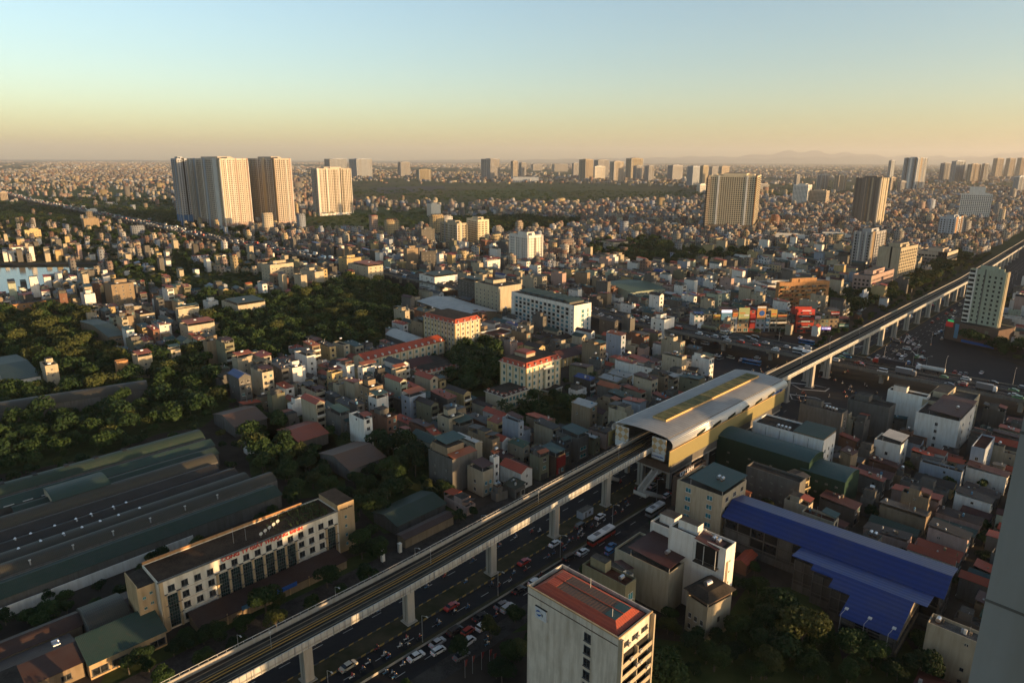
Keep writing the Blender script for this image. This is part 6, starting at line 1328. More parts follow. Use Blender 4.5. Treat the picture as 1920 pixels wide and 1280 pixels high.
def pj(X, Y):
    f = Y*cp+H*sp_; v = (Y*sp_-H*cp)/f; u = X/f; return CX+F*(u*cr+v*sr), CY-F*(-u*sr+v*cr)
allb = []
for (y0, y1, cell, sz, hm) in ((700, 1500, 7.8, (3.8, 6.5, 8, 14), 9.6), (1500, 3200, 11.5, (4.5, 9, 8, 15), 9), (3200, 7000, 25, (8, 20, 10, 26), 8), (7000, 24000, 110, (20, 60, 16, 50), 8)):
    rows_ = y1 <= 3200
    if rows_:      # terraces: narrow lots side by side, back to back, with lanes between
        cu, cv = (4.9, 11.6) if y1 <= 1500 else (7.2, 13.0); R0 = 1.9*y1
        iu, iv = np.meshgrid(np.arange(int(-R0/cu), int(R0/cu)), np.arange(int(-R0/cv), int(R0/cv))); iu = iu.ravel(); iv = iv.ravel(); keep = (iu+iv*3) % 13 != 0
        iu, iv = iu[keep], iv[keep]; U = iu*cu; V2 = iv*cv+(iv//2)*3.0; wob = 26*np.sin(U*.006)+14*np.sin(U*.013+V2*.004); V2 = V2+wob; c4, s4 = D(44)
        X = U*c4-V2*s4; Y = U*s4+V2*c4; q_ = (Y > y0) & (Y < y1); X, Y = X[q_], Y[q_]
    else:
        nx = int(1.75*y1/cell)+2; ny = int((y1-y0)/cell); gx2, gy2 = np.meshgrid(np.arange(nx)-nx/2, np.arange(ny)); X = gx2.ravel()*cell; Y = y0+gy2.ravel()*cell; J = rng.uniform(-.3, .3, (2, len(X)))*cell; X = X+J[0]; Y = Y+J[1]
    px, py = pj(X, Y); ok = (px > -150) & (px < 2070); X, Y, px, py = X[ok], Y[ok], px[ok], py[ok]
    nz = np.sin(X*.0021+Y*.0013+1)+np.sin(X*.0047-Y*.0031+2)*.7+np.sin(X*.0009+Y*.0006)*.9+np.sin(X*.011+Y*.009)*.4
    dens = polymask(px, py)*(np.clip(.84+.12*nz, .3, .95) if y1 <= 1500 else np.clip(.60+.32*nz, .03, .92) if y1 <= 3200 else np.clip(.36+.3*nz, .02, .85))
    ok = rng.random(len(X)) < dens; X, Y, nz = X[ok], Y[ok], nz[ok]
    i2 = ((X-OX0)/OC).astype(int); j2 = ((Y-OY0)/OC).astype(int); ins = (i2 >= 0) & (i2 < ONX) & (j2 >= 0) & (j2 < ONY); bad = np.zeros(len(X), bool)
    for dx in (0, 4, -4):
        for dy in (0, 4, 8):
            a_ = np.clip(i2+dx//2, 0, ONX-1); b_ = np.clip(j2+dy//2, 0, ONY-1); bad |= ins & occ[a_, b_]
    ringd = np.full(len(X), 1e9)      # keep clear of the far ring road and avenue
    for pl, hw in ((RING, 34), (AXW, 34)):
        for (ax, ay), (bx_, by_) in zip(pl[:-1], pl[1:]):
            L2 = (bx_-ax)**2+(by_-ay)**2; tt = np.clip(((X-ax)*(bx_-ax)+(Y-ay)*(by_-ay))/L2, 0, 1); ringd = np.minimum(ringd, np.hypot(X-ax-tt*(bx_-ax), Y-ay-tt*(by_-ay))/hw)
    ok = ~bad & (ringd > 1); X, Y, nz = X[ok], Y[ok], nz[ok]; n = len(X)
    Wd = rng.uniform(sz[0], sz[1], n); Dp = rng.uniform(sz[2], sz[3], n); Hh = np.clip(rng.normal(hm, 3.8, n), 3.2, 26)*np.clip(1+.12*nz, .7, 1.4); tall = rng.random(n) < (.012 if y1 <= 3200 else .006); Hh[tall] *= rng.uniform(1.6, 2.6, tall.sum())
    if rows_: Wd = cu*rng.choice([1, 1, 1, 1.0, .97], n)+.02; Dp = rng.uniform(.72, .99, n)*cv; Hh = np.clip(rng.choice([3.4, 3.6, 6.6, 6.8, 7, 7, 9.8, 10, 10.2, 13.2, 16.5], n)*rng.uniform(.93, 1.07, n), 3.2, 20); tl = rng.random(n) < .013; Hh[tl] *= rng.uniform(1.5, 2.4, tl.sum()); Wd[tl] *= rng.choice([1, 2, 3, 4], tl.sum()); tl = rng.random(n) < .02; Hh[tl] = 7; Wd[tl] *= 4
    A = 45.6+8*np.sin(X*.003)+6*np.sin(Y*.002)+rng.normal(0, 4, n)+np.where(rng.random(n) < .12, 25, 0); fi = rng.random(n)
    if rows_: A = np.full(n, 44.0)+rng.normal(0, .6, n)
    col = PALW[rng.integers(0, 10, n)]*rng.uniform(.42, .92, (n, 1)); rc = PALR[rng.integers(0, 9, n)]*rng.uniform(.8, 1.2, (n, 1)); sl = np.where(rng.random(n) < .35, rng.uniform(.5, 1.6, n), 0)
    allb.append((X, Y, A, Wd, Dp, Hh, col, rc, sl))
    if y1 <= 3200:      # stair heads and roof sheds
        q = rng.random(n) < (.7 if y1 <= 1500 else .4); f = rng.uniform(.15, .4, q.sum()); cA, sA = np.cos(np.radians(A[q])), np.sin(np.radians(A[q])); u = .1; v_ = f*Dp[q]
        allb.append((X[q]-v_*sA+u*cA, Y[q]+v_*cA+u*sA, A[q], Wd[q]-.25, np.minimum(4.5, Dp[q]*.4), Hh[q]+rng.uniform(1.5, 3, q.sum()), col[q]*.92, PALR[rng.integers(0, 9, q.sum())], rng.uniform(0, .8, q.sum())))
cc = [np.concatenate([a[k] for a in allb]) for k in range(9)]
print('city blocks', len(cc[0]))
city('distant_city', len(cc[0]), *cc, 'endless carpet of distant houses stretching to the horizon')

# ================================================================== TREES
def crown_data(seed, R, Hc, nl, leaf, z0, lobes=7):
    r = np.random.default_rng(seed); C = []
    for k in range(lobes):
        a = r.uniform(0, 6.28); d = R*r.uniform(.25, .62)*(k > 0); C.append((d*math.cos(a), d*math.sin(a), z0+Hc*r.uniform(.3, .72), R*r.uniform(.38, .62)))
    C = np.array(C); w = r.integers(0, lobes, nl); th = r.uniform(0, 6.28, nl); ph = np.arccos(r.uniform(-.65, 1, nl)); rad = C[w, 3]*r.uniform(.55, 1.08, nl)**.5
    n = np.stack([np.sin(ph)*np.cos(th), np.sin(ph)*np.sin(th), np.cos(ph)], 1); P = C[w, :3]+n*rad[:, None]*np.array([1, 1, .8])
    n = n+r.normal(0, .55, n.shape); n /= np.linalg.norm(n, axis=1)[:, None]; t = np.cross(n, r.normal(0, 1, n.shape)); t /= np.linalg.norm(t, axis=1)[:, None]; b = np.cross(n, t)
    s_ = leaf*r.uniform(.6, 1.4, nl)[:, None]; k = r.uniform(.5, 1, nl)[:, None]
    V = np.stack([P-t*s_, P-b*s_*k, P+t*s_+n*s_*.25, P+b*s_*k], 1).reshape(-1, 3)
    return V, C
def tree_mesh(seed, R, Hc, nl, leaf, z0, mat):
    V, C = crown_data(seed, R, Hc, nl, leaf, z0); n = len(V)//4; me = bpy.data.meshes.new('crown'); me.from_pydata(V.tolist(), [], np.arange(4*n).reshape(-1, 4).tolist()); me.materials.append(M(mat)); me.update(); return me, C
def trunk_mesh(C, z0, r0=.28, mat='bark'):
    m = MB(); m.tube((0, 0, -.1), (.1, 0, z0+.6), r0, mat, 7, r0*.7)
    for c in C: m.tube((.1, 0, z0+.4), (c[0]*.8, c[1]*.8, c[2]), r0*.5, mat, 5, r0*.15)
    return m.mesh('trunk')
TV = []
for k, (R, Hc, mat, lf) in enumerate(((4.6, 6.5, 'leaf_a', .34), (5.4, 7.5, 'leaf_b', .36), (3.6, 5.5, 'leaf_a', .3), (4.8, 7.0, 'leaf_c', .34), (5.0, 5.5, 'leaf_b', .34), (4.2, 5.0, 'leaf_d', .32), (6.0, 8.0, 'leaf_a', .38))):
    z0 = 2.6+.3*k % 1.2; me, C = tree_mesh(k+1, R, Hc, 2600, lf, z0, mat); lo = tree_mesh(k+1, R, Hc, 520, .62, z0, mat)[0]; TV.append((me, trunk_mesh(C, z0), lo, mat))
def palm_meshes():
    m = MB(); m.tube((0, 0, 0), (.2, .1, 8.5), .22, 'bark_pale', 7, .16); tr = m.mesh('trunk'); m = MB(); r = random.Random(4)
    for k in range(22):
        a = k*2.4; el = r.uniform(.1, 1.1); p = Vector((.2, .1, 8.4)); d = Vector((math.cos(a)*math.cos(el), math.sin(a)*math.cos(el), math.sin(el))); w = Vector((-math.sin(a), math.cos(a), 0)); L = r.uniform(2.6, 3.4)
        for q in range(6):
            p2 = p+d*L/6; d = (d+Vector((0, 0, -.26))).normalized(); w0 = .5*math.sin((q+.3)/6.5*math.pi); w1 = .5*math.sin((q+1.3)/6.5*math.pi); dr = Vector((0, 0, -.22))
            for sg in (-1, 1): m.face([p, p2, p2+w*w1*sg+dr, p+w*w0*sg+dr], 'palm')
            p = p2
    return tr, m.mesh('crown')
PT, PC = palm_meshes()
RT = Rank('tree'); TN = ['leafy green tree', 'broad dark green tree', 'small green tree', 'yellowish green tree', 'spreading dark green tree', 'russet leaved tree', 'large green tree']
rt = random.Random(21); spots = []
def scatter(pol, frac, sp0, key):
    xs = [G(*p)[0] for p in pol]; ys = [G(*p)[1] for p in pol]; y = min(ys)
    sp = sp0*(1 if min(ys) < 700 else 1.35 if min(ys) < 1300 else 2.4)
    while y < max(ys):
        x = min(xs)+rt.uniform(0, sp)
        while x < max(xs):
            X, Y = x+rt.uniform(-.4, .4)*sp, y+rt.uniform(-.4, .4)*sp; px, py = proj(X, Y, 0)
            if rt.random() < frac and inpoly(px, py, pol)[0] and vis(X, Y, 150) and free(X, Y, 0, -1, -1, 1, 1): spots.append((X, Y, key))
            x += sp
        y += sp
for key, (pol, fr) in GREEN.items(): scatter(pol, min(1, fr*1.05), 6.6 if key not in ('plain', 'bank', 'far1', 'behind', 'mid2') else 12, key)
# single street and yard trees between the houses
for k in range(2600):
    px, py = rt.uniform(-40, 1960), 380+900*rt.random()**1.6; X, Y = G(px, py)
    if Y < 900 and free(X, Y, 0, -.6, -.6, .6, .6): spots.append((X, Y, 'yard'))
for s_ in np.arange(-150, 250, 9.5):      # rows along the pavement
    for t in (-21.5, 20.5):
        if t > 0 and s_ > 95: continue
        X, Y = ST(s_+rt.uniform(-2, 2), t); px, py = proj(X, Y, 0)
        if rt.random() < .55 and py < 1400: spots.append((X, Y, 'pave'))
for s_ in np.arange(350, 1000, 9): 
    for t in (-30, 36):
        if t > 0 and s_ < 480: continue
        X, Y = ST(s_, axis_t(s_)+t+rt.uniform(-3, 3)); spots.append((X, Y, 'pave'))
for k in range(5200):      # loose greenery through the far districts
    px, py = rt.uniform(-40, 1960), 318+110*rt.random(); X, Y = G(px, py)
    nz = math.sin(X*.0021+Y*.0013+1)+math.sin(X*.0047-Y*.0031+2)*.7+math.sin(X*.0009+Y*.0006)*.9
    if 900 < Y < 4500 and nz < rt.uniform(-1.6, 1.4): spots.append((X, Y, 'plain'))
spots.sort(key=lambda q: math.hypot(q[0], q[1])*(1 if -30 < proj(q[0], q[1], 4)[0] < 1950 and proj(q[0], q[1], 4)[1] < 1330 else 9))
wood = []; nt_ = 0
for X, Y, key in spots:
    k = rt.choice([0, 1, 2, 4, 6, 0, 1, 3] if key not in ('west', 'walk') else [0, 1, 3, 3, 6, 3, 0]); sc = rt.choice([.4, .55, .65, .75, .85, 1, 1.2])*rt.uniform(.9, 1.1) if key not in ('yard', 'pave', 'mid', 'far1') else rt.uniform(.35, .65)
    if nt_ < 292:
        nt_ += 1; t = thing('tree', None, 'tree', (X, Y, 0), rt.uniform(0, 360), 'trees'); t.scale = (sc, sc, sc*rt.uniform(.85, 1.1)); link('trunk', TV[k][1], t); link('crown', TV[k][0], t); RT.add(X, Y, TN[k], t)
    else: wood.append((X, Y, k, sc))
# the rest of the trees as one woodland
VV, FM, off = [], [], 0; mats = sorted({t[3] for t in TV})
base = []
for me, tr, lo, mt in TV:
    v = np.zeros(len(lo.vertices)*3); lo.vertices.foreach_get('co', v); base.append(v.reshape(-1, 3))
for X, Y, k, sc in wood:
    a = rt.uniform(0, 6.28); c, s = math.cos(a), math.sin(a); far = Y > 1300; v = base[k][:(320 if far else None)]; f = 1.8 if far else 1
    VV.append(np.stack([X+f*sc*(v[:, 0]*c-v[:, 1]*s), Y+f*sc*(v[:, 0]*s+v[:, 1]*c), sc*v[:, 2]*(1.1 if far else 1)-(.8 if far else 0)], 1)); FM += [mats.index(TV[k][3])]*(len(v)//4)
if VV:
    V = np.concatenate(VV); n = len(V)//4; me = bpy.data.meshes.new('woodland'); me.vertices.add(len(V)); me.vertices.foreach_set('co', V.reshape(-1)); me.loops.add(len(V)); me.loops.foreach_set('vertex_index', np.arange(len(V)))
    me.polygons.add(n); me.polygons.foreach_set('loop_start', np.arange(n)*4); me.polygons.foreach_set('loop_total', np.full(n, 4)); [me.materials.append(M(q)) for q in mats]; me.polygons.foreach_set('material_index', FM); me.update(); me.validate(); tag(link('woodland', me), 'belts of trees and bushes further away between the quarters', 'trees', kind='stuff')
print('trees', len(spots), nt_)
for k, (px, py) in enumerate([(872, 690), (884, 694), (897, 698), (908, 690), (920, 694), (932, 684), (893, 684), (940, 790), (957, 786), (975, 780), (990, 775), (1010, 770), (1085, 742), (1098, 738), (1110, 730), (948, 802), (1500, 1200), (1450, 1190)]):
    X, Y = G(px, py); t = thing('palm_tree', None, 'palm tree', (X, Y, 0), k*50, 'palm trees'); sc = .8+.1*(k % 4); t.scale = (sc, sc, sc); link('trunk', PT, t); link('crown', PC, t); RT.add(X, Y, 'tall feathery palm tree', t)
for key in ('west', 'belt', 'campus', 'works2', 'park', 'works', 'thicket', 'school', 'court', 'corner', 'verge', 'verge2', 'frontage', 'garden', 'mid'):
    o = poly('grass', GREEN[key][0], 'grass', .012)

# ================================================================== VEHICLES
def car_meshes(paint, kind):
    L, W_, Hh, hood, roof0, roof1, tail, cab = dict(sedan=(4.6, 1.8, 1.45, .95, .33, .68, .16, .55), hatch=(3.9, 1.7, 1.5, .95, .27, .86, .04, .55), suv=(4.7, 1.9, 1.75, 1.1, .27, .9, .04, .6), van=(5.2, 1.95, 2.1, 1.15, .14, .97, .02, .6))[kind]
    x = lambda f: L*(.5-f)
    body = MB(); w = W_/2; lo, bt = .25, hood
    pr = [(x(0), lo), (x(0)+.0, bt*.75), (x(.06), bt*.9), (x(roof0-.11), bt), (x(1-tail+.0), bt+.03), (x(1), bt*.85), (x(1), lo)]
    n = len(body.v)
    a = [(px, -w*(.93 if i in (0, 1, 5, 6) else 1), pz) for i, (px, pz) in enumerate(pr)]; b = [(px, w*(.93 if i in (0, 1, 5, 6) else 1), pz) for i, (px, pz) in enumerate(pr)]
    body.hull(a, b, paint)
    body.hull([(x(roof0), -w*.78, Hh-.04), (x(roof1), -w*.78, Hh-.04), (x(roof1), w*.78, Hh-.04), (x(roof0), w*.78, Hh-.04)][::-1], [(x(roof0)-.05, -w*.74, Hh), (x(roof1)+.05, -w*.74, Hh), (x(roof1)+.05, w*.74, Hh), (x(roof0)-.05, w*.74, Hh)][::-1], paint)
    gl = MB(); gl.hull([(x(roof0-.13), -w*.93, bt-.02), (x(1-tail), -w*.93, bt), (x(1-tail), w*.93, bt), (x(roof0-.13), w*.93, bt-.02)][::-1], [(x(roof0), -w*.77, Hh-.045), (x(roof1), -w*.77, Hh-.045), (x(roof1), w*.77, Hh-.045), (x(roof0), w*.77, Hh-.045)][::-1], 'c_glass')
    wh = MB(); wh.cyl((0, -.1, 0), .32, .2, 'tyre', 12, axis='y'); wh.cyl((0, -.12, 0), .18, .24, 'hub', 8, axis='y')
    hl = MB(); hl.box(-.05, -.18, -.08, .05, .18, .08, 'rail_white', bottom=True); tl = MB(); tl.box(-.05, -.16, -.09, .05, .16, .09, 'glow_tail', bottom=True)
    return dict(body=body.mesh('body'), glass=gl.mesh('windows'), wheel=wh.mesh('wheel'), hl=hl.mesh('headlight'), tl=tl.mesh('tail_light'), L=L, w=w)
CM = {}
RC = Rank('car')
def car(X, Y, z, an, paint, kind, det=True, lab=None, grp='cars on the roads'):
    if (paint, kind) not in CM: CM[(paint, kind)] = car_meshes(paint, kind)
    q = CM[(paint, kind)]; t = thing('car', lab, 'car', (X, Y, z), an, grp); link('body', q['body'], t); link('glazing', q['glass'], t)
    if det:
        for sx in (-.31, .3):
            for sy in (-1, 1): link('wheel', q['wheel'], t, (q['L']*sx, sy*(q['w']-.08), .32))
        for sy in (-1, 1): link('headlight', q['hl'], t, (q['L']*.49, sy*q['w']*.68, .68)); link('tail_light', q['tl'], t, (-q['L']*.49, sy*q['w']*.68, .78))
    if not lab: RC.add(X, Y, '%s %s' % (paint[2:], dict(sedan='saloon car', hatch='hatchback', suv='off-road car', van='minibus')[kind]), t)
    return t
# seated rider: one continuous body grown from a skeleton
def rider_mesh(cloth):
    V = [(0, 0, .82), (.02, 0, 1.05), (.08, 0, 1.32), (.1, 0, 1.44), (.12, 0, 1.56), (.12, 0, 1.66), (.1, .19, 1.33), (.3, .24, 1.1), (.52, .26, 1.02), (.1, -.19, 1.33), (.3, -.24, 1.1), (.52, -.26, 1.02), (.02, .11, .8), (.38, .17, .74), (.32, .19, .36), (.45, .2, .3), (.02, -.11, .8), (.38, -.17, .74), (.32, -.19, .36), (.45, -.2, .3)]
    E = [(0, 1), (1, 2), (2, 3), (3, 4), (4, 5), (2, 6), (6, 7), (7, 8), (2, 9), (9, 10), (10, 11), (0, 12), (12, 13), (13, 14), (14, 15), (0, 16), (16, 17), (17, 18), (18, 19)]
    Rr = [.16, .15, .17, .06, .1, .1, .07, .05, .04, .07, .05, .04, .1, .085, .06, .05, .1, .085, .06, .05]
    me = bpy.data.meshes.new('rider'); me.from_pydata(V, E, []); o = bpy.data.objects.new('tmp', me); COL.objects.link(o); md = o.modifiers.new('s', 'SKIN')
    for v, r in zip(me.skin_vertices[0].data, Rr): v.radius = (r, r)
    me.skin_vertices[0].data[0].use_root = True; sb = o.modifiers.new('d', 'SUBSURF'); sb.levels = 1; bpy.context.view_layer.update()
    out = bpy.data.meshes.new_from_object(o.evaluated_get(bpy.context.evaluated_depsgraph_get())); bpy.data.objects.remove(o); out.materials.clear()
    for mt in (cloth, 'cloth_dark', 'skin'): out.materials.append(M(mt))
    for p in out.polygons: c = p.center; p.material_index = 2 if c.z > 1.45 or c.x > .46 and c.z > .95 else 1 if c.z < .84 else 0
    return out
RM = {c: rider_mesh(c) for c in ('cloth_dark', 'cloth_blue', 'cloth_white', 'cloth_red')}
def bike_parts(paint):
    m = MB(); m.hull([(-.75, -.1, .55), (.1, -.14, .4), (.1, .14, .4), (-.75, .1, .55)], [(-.85, -.12, .82), (.15, -.14, .74), (.15, .14, .74), (-.85, .12, .82)], paint); m.hull([(.35, -.16, .35), (.6, -.14, .4), (.6, .14, .4), (.35, .16, .35)], [(.42, -.14, 1.0), (.58, -.1, 1.02), (.58, .1, 1.02), (.42, .14, 1.0)], paint); m.box(-.1, -.13, .32, .45, .13, .42, 'frame_dark', bottom=True)
    s_ = MB(); s_.box(-.8, -.13, .8, .12, .13, .88, 'cloth_dark', bottom=True); w = MB(); w.cyl((0, -.06, 0), .28, .12, 'tyre', 12, axis='y'); w.cyl((0, -.07, 0), .14, .14, 'hub', 8, axis='y')
    h = MB(); h.tube((.5, -.32, 1.05), (.5, .32, 1.05), .025, 'frame_dark'); h.tube((.66, 0, .3), (.5, 0, 1.05), .035, 'galv'); l = MB(); l.cyl((.58, 0, .93), .08, .07, 'glow_lamp', 8, axis='x')
    return m.mesh('body'), s_.mesh('seat'), w.mesh('wheel'), h.mesh('handlebar'), l.mesh('headlight')
BM = {p: bike_parts(p) for p in ('c_black', 'c_red', 'c_blue', 'c_white')}; HM = MB(); HM.cyl((.11, 0, 1.62), .15, .1, 'helmet', 10, .14); HM.cyl((.11, 0, 1.72), .14, .07, 'helmet', 10, .07); HMs = {}
for c in ('helmet', 'cloth_red', 'cloth_blue', 'c_black'): q = MB(); q.cyl((.11, 0, 1.6), .155, .12, c, 10, .15); q.cyl((.11, 0, 1.72), .15, .08, c, 10, .07); HMs[c] = q.mesh('helmet')
RB, RP_ = Rank('motorbike'), Rank('person'); rb = random.Random(5)
def bike(X, Y, an, z=.04):
    p = rb.choice(list(BM)); cl = rb.choice(list(RM)); hc = rb.choice(list(HMs)); b_, s_, w_, h_, l_ = BM[p]; t = thing('motorbike', None, 'motorbike', (X, Y, z), an, 'motorbikes in the traffic')
    link('body', b_, t); link('seat', s_, t); link('handlebar', h_, t); link('headlight', l_, t); link('wheel', w_, t, (.66, 0, .28)); link('wheel', w_, t, (-.6, 0, .28))
    r = thing('person', None, 'person', (X, Y, z), an, 'motorbike riders'); link('body', RM[cl], r); link('helmet', HMs[hc], r)
    RB.add(X, Y, p[2:]+' motorbike', t); RP_.add(X, Y, '%s clad rider, %s helmet,' % (dict(cloth_dark='dark', cloth_blue='blue', cloth_white='white', cloth_red='red')[cl], dict(helmet='grey', cloth_red='red', cloth_blue='blue', c_black='black')[hc]), r)
def Zp(X, Y, tile=(640, 880)): return G(tile[0]+X/3, tile[1]+Y/3)
for X, Y, pt, kd, da in ((1200, 425, 'c_white', 'sedan', 0), (1455, 272, 'c_white', 'sedan', 0), (620, 778, 'c_red', 'sedan', 0), (420, 1060, 'c_white', 'sedan', 0), (710, 980, 'c_white', 'suv', 0), (800, 890, 'c_white', 'suv', 0), (780, 838, 'c_black', 'sedan', 0), (540, 983, 'c_silver', 'sedan', 0), (545, 1028, 'c_white', 'hatch', 0),
 (900, 772, 'c_grey', 'sedan', 0), (937, 788, 'c_silver', 'suv', 0), (712, 918, 'c_red', 'hatch', 0), (640, 918, 'c_black', 'suv', 0), (1357, 472, 'c_white', 'sedan', 0), (1282, 502, 'c_black', 'suv', 0), (40, 1115, 'c_beige', 'sedan', 0), (1028, 528, 'c_red', 'sedan', 0), (1000, 688, 'c_black', 'sedan', 0), (1830, 155, 'c_white', 'hatch', 0), (1750, 97, 'c_silver', 'sedan', 0),
 (1515, 440, 'c_blue', 'sedan', 0), (1510, 470, 'c_blue', 'hatch', 0), (1865, 130, 'c_black', 'sedan', 0), (1345, 325, 'c_black', 'suv', 0), (675, 1055, 'c_grey', 'sedan', 0), (1085, 640, 'c_white', 'hatch', 0), (1790, 1040-990, 'c_black', 'sedan', 0)):
    x, y = Zp(X, Y); car(x, y, .05, GRID+rb.uniform(-3, 3)+da+(180 if rb.random() < .0 else 0), pt, kd)
def bus(X, Y, z, an, c1, c2, lab, L=10.5, name='bus'):
    t = thing(name, lab, 'bus' if name == 'bus' else name.replace('_', ' '), (X, Y, z), an); m = MB(); m.box(-L/2, -1.25, .35, L/2, 1.25, 1.3, c1, bottom=True); m.box(-L/2, -1.22, 1.3, L/2, 1.22, 2.3, 'c_glass'); m.hull([(-L/2, -1.25, 2.3), (L/2, -1.25, 2.3), (L/2, 1.25, 2.3), (-L/2, 1.25, 2.3)], [(-L/2+.1, -1.15, 3), (L/2-.2, -1.15, 3), (L/2-.2, 1.15, 3), (-L/2+.1, 1.15, 3)], c2); m.box(L*.1, -.8, 3, L*.3, .8, 3.2, 'c_silver'); m.box(-L*.3, -.7, 3, -L*.1, .7, 3.15, 'c_grey'); m.build('body', t)
    w = MB(); w.cyl((0, -.15, 0), .48, .3, 'tyre', 12, axis='y'); w.cyl((0, -.17, 0), .24, .34, 'hub', 8, axis='y'); wm = w.mesh('wheel')
    for sx in (-.3, .32):
        for sy in (-1, 1): link('wheel', wm, t, (L*sx, sy*1.1, .48))
    return t
x, y = Zp(1462, 392); bus(x, y, .05, GRID, 'c_red', 'c_white', 'red city bus with white roof stopped beside the road divider', 12)
x, y = Zp(1765, 245); bus(x, y, .05, GRID, 'c_grey', 'c_white', 'pale roofed bus partly behind the grey house near the blue hall', 9)
x, y = G(1409, 683); bus(x, y, .05, -40, 'c_blue', 'c_blue', 'blue city bus waiting under the flyover behind the station', 11)
x, y = G(1512, 645); bus(x, y, .05, -42, 'c_blue', 'c_blue', 'blue bus on the junction beyond the flyover', 10)
x, y = G(1338, 617); bus(x, y, .05, -42, 'c_red', 'c_white', 'red and white coach below the billboards', 10)
for s_, t_, lab, c1 in ((316-8, -15, 'long white coach on the flyover left of the metro', 'c_white'), (316-5, -22, 'second white coach on the flyover left of the metro', 'c_silver')): x, y = ST(s_, t_); bus(x, y, ZF+.02, GRID-90, c1, 'c_white', lab, 11)
def lorry(X, Y, z, an, cab, load, lab, L=12, tank_=False):
    t = thing('lorry', lab, 'lorry', (X, Y, z), an); m = MB(); m.box(L*.33, -1.2, .6, L*.5, 1.2, 2.3, cab, bottom=True); m.hull([(L*.33, -1.2, 2.3), (L*.5, -1.2, 2.3), (L*.5, 1.2, 2.3), (L*.33, 1.2, 2.3)], [(L*.34, -1.1, 3.1), (L*.46, -1.1, 3.1), (L*.46, 1.1, 3.1), (L*.34, 1.1, 3.1)], cab); m.build('cab', t); m = MB(); m.box(-L*.5, -1.15, .8, L*.32, 1.15, 1.1, 'frame_dark', bottom=True)
    if tank_: m.cyl((-L*.5, 0, 2.2), 1.15, L*.8, load, 14, axis='x')
    else: m.box(-L*.5, -1.25, 1.1, L*.31, 1.25, 3.7, load)
    m.build('load', t); w = MB(); w.cyl((0, -.15, 0), .5, .3, 'tyre', 12, axis='y'); wm = w.mesh('wheel')
    for sx in (-.4, -.28, .2, .42):
        for sy in (-1, 1): link('wheel', wm, t, (L*sx, sy*1.05, .5))
for s_, t_, cab, load, L, tk, lab in ((322, 23, 'c_red', 'sign_black', 17, False, 'red cabbed truck with long dark trailer on the flyover'), (325, 43, 'c_white', 'rail_white', 14, True, 'white tanker lorry on the flyover right of the metro'), (309, 35, 'c_grey', 'c_grey', 10, False, 'grey box lorry behind the tanker on the flyover'), (324, -92, 'c_white', 'w_olive', 14, True, 'dull green tanker lorry on the flyover left of the junction'), (309, 72, 'c_white', 'c_grey', 9, False, 'white flatbed lorry on the flyover near the right edge')):
    x, y = ST(s_, t_); lorry(x, y, ZF+.02, GRID-90 if s_ < 316 else GRID+90, cab, load, lab, L, tk)
x, y = Zp(1370, 262); t = thing('site_container', 'white box container standing on the median under the railway', 'container', (x, y, .2), GRID); m = MB(); m.box(-3, -1.3, 0, 3, 1.3, 2.7, 'w_blue', 'f_light'); m.build('body', t); m = MB(); m.box(-1.5, -1.33, .1, -.7, -1.3, 2.2, 'frame_dark'); m.box(.6, -1.33, 1, 1.6, -1.3, 1.9, 'pane'); m.build('door', t)
for X, Y in [(365, 960), (375, 1000), (330, 1000), (440, 955), (200, 1015), (240, 1050), (265, 1062), (550, 877), (538, 868), (710, 782), (635, 812), (845, 657), (885, 662), (950, 632), (970, 588), (1035, 572), (740, 522), (580, 607), (480, 668), (210, 802), (30, 892), (890, 437), (980, 387), (1070, 357), (1115, 352), (1195, 477), (1165, 497), (1280, 412), (1300, 403), (1255, 457), (1335, 367), (1350, 347), (1355, 377), (1410, 327), (1440, 322), (1480, 292),
 (1600, 187), (1610, 207), (1745, 152), (1690, 147), (1570, 77), (625, 557), (120, 1135), (845, 900), (870, 830), (815, 960), (820, 990), (1200, 590), (1160, 610), (1120, 600), (1330, 400), (1580, 240), (1650, 120), (60, 1175), (250, 1150), (285, 1160), (300, 1172), (345, 1105), (1540, 255), (1390, 405), (1240, 432), (700, 640), (150, 1095)]:
    x, y = Zp(X, Y); bike(x, y, GRID+rb.uniform(-6, 6)+(180 if Y < 700-X*.45 else 0))
for k in range(70):      # the crowd of motorbikes at the junction
    px, py = rb.choice([(1500, 745, 90, 22), (1600, 735, 110, 20), (1380, 680, 55, 18), (1700, 640, 60, 25), (1560, 700, 70, 12), (1450, 700, 30, 12)])[:2], None; px, py = px
    x, y = G(px+rb.gauss(0, 35), py+rb.gauss(0, 9)); 
    if Y > 0: bike(x, y, rb.choice([GRID, GRID+180, -44, 136])+rb.uniform(-12, 12))
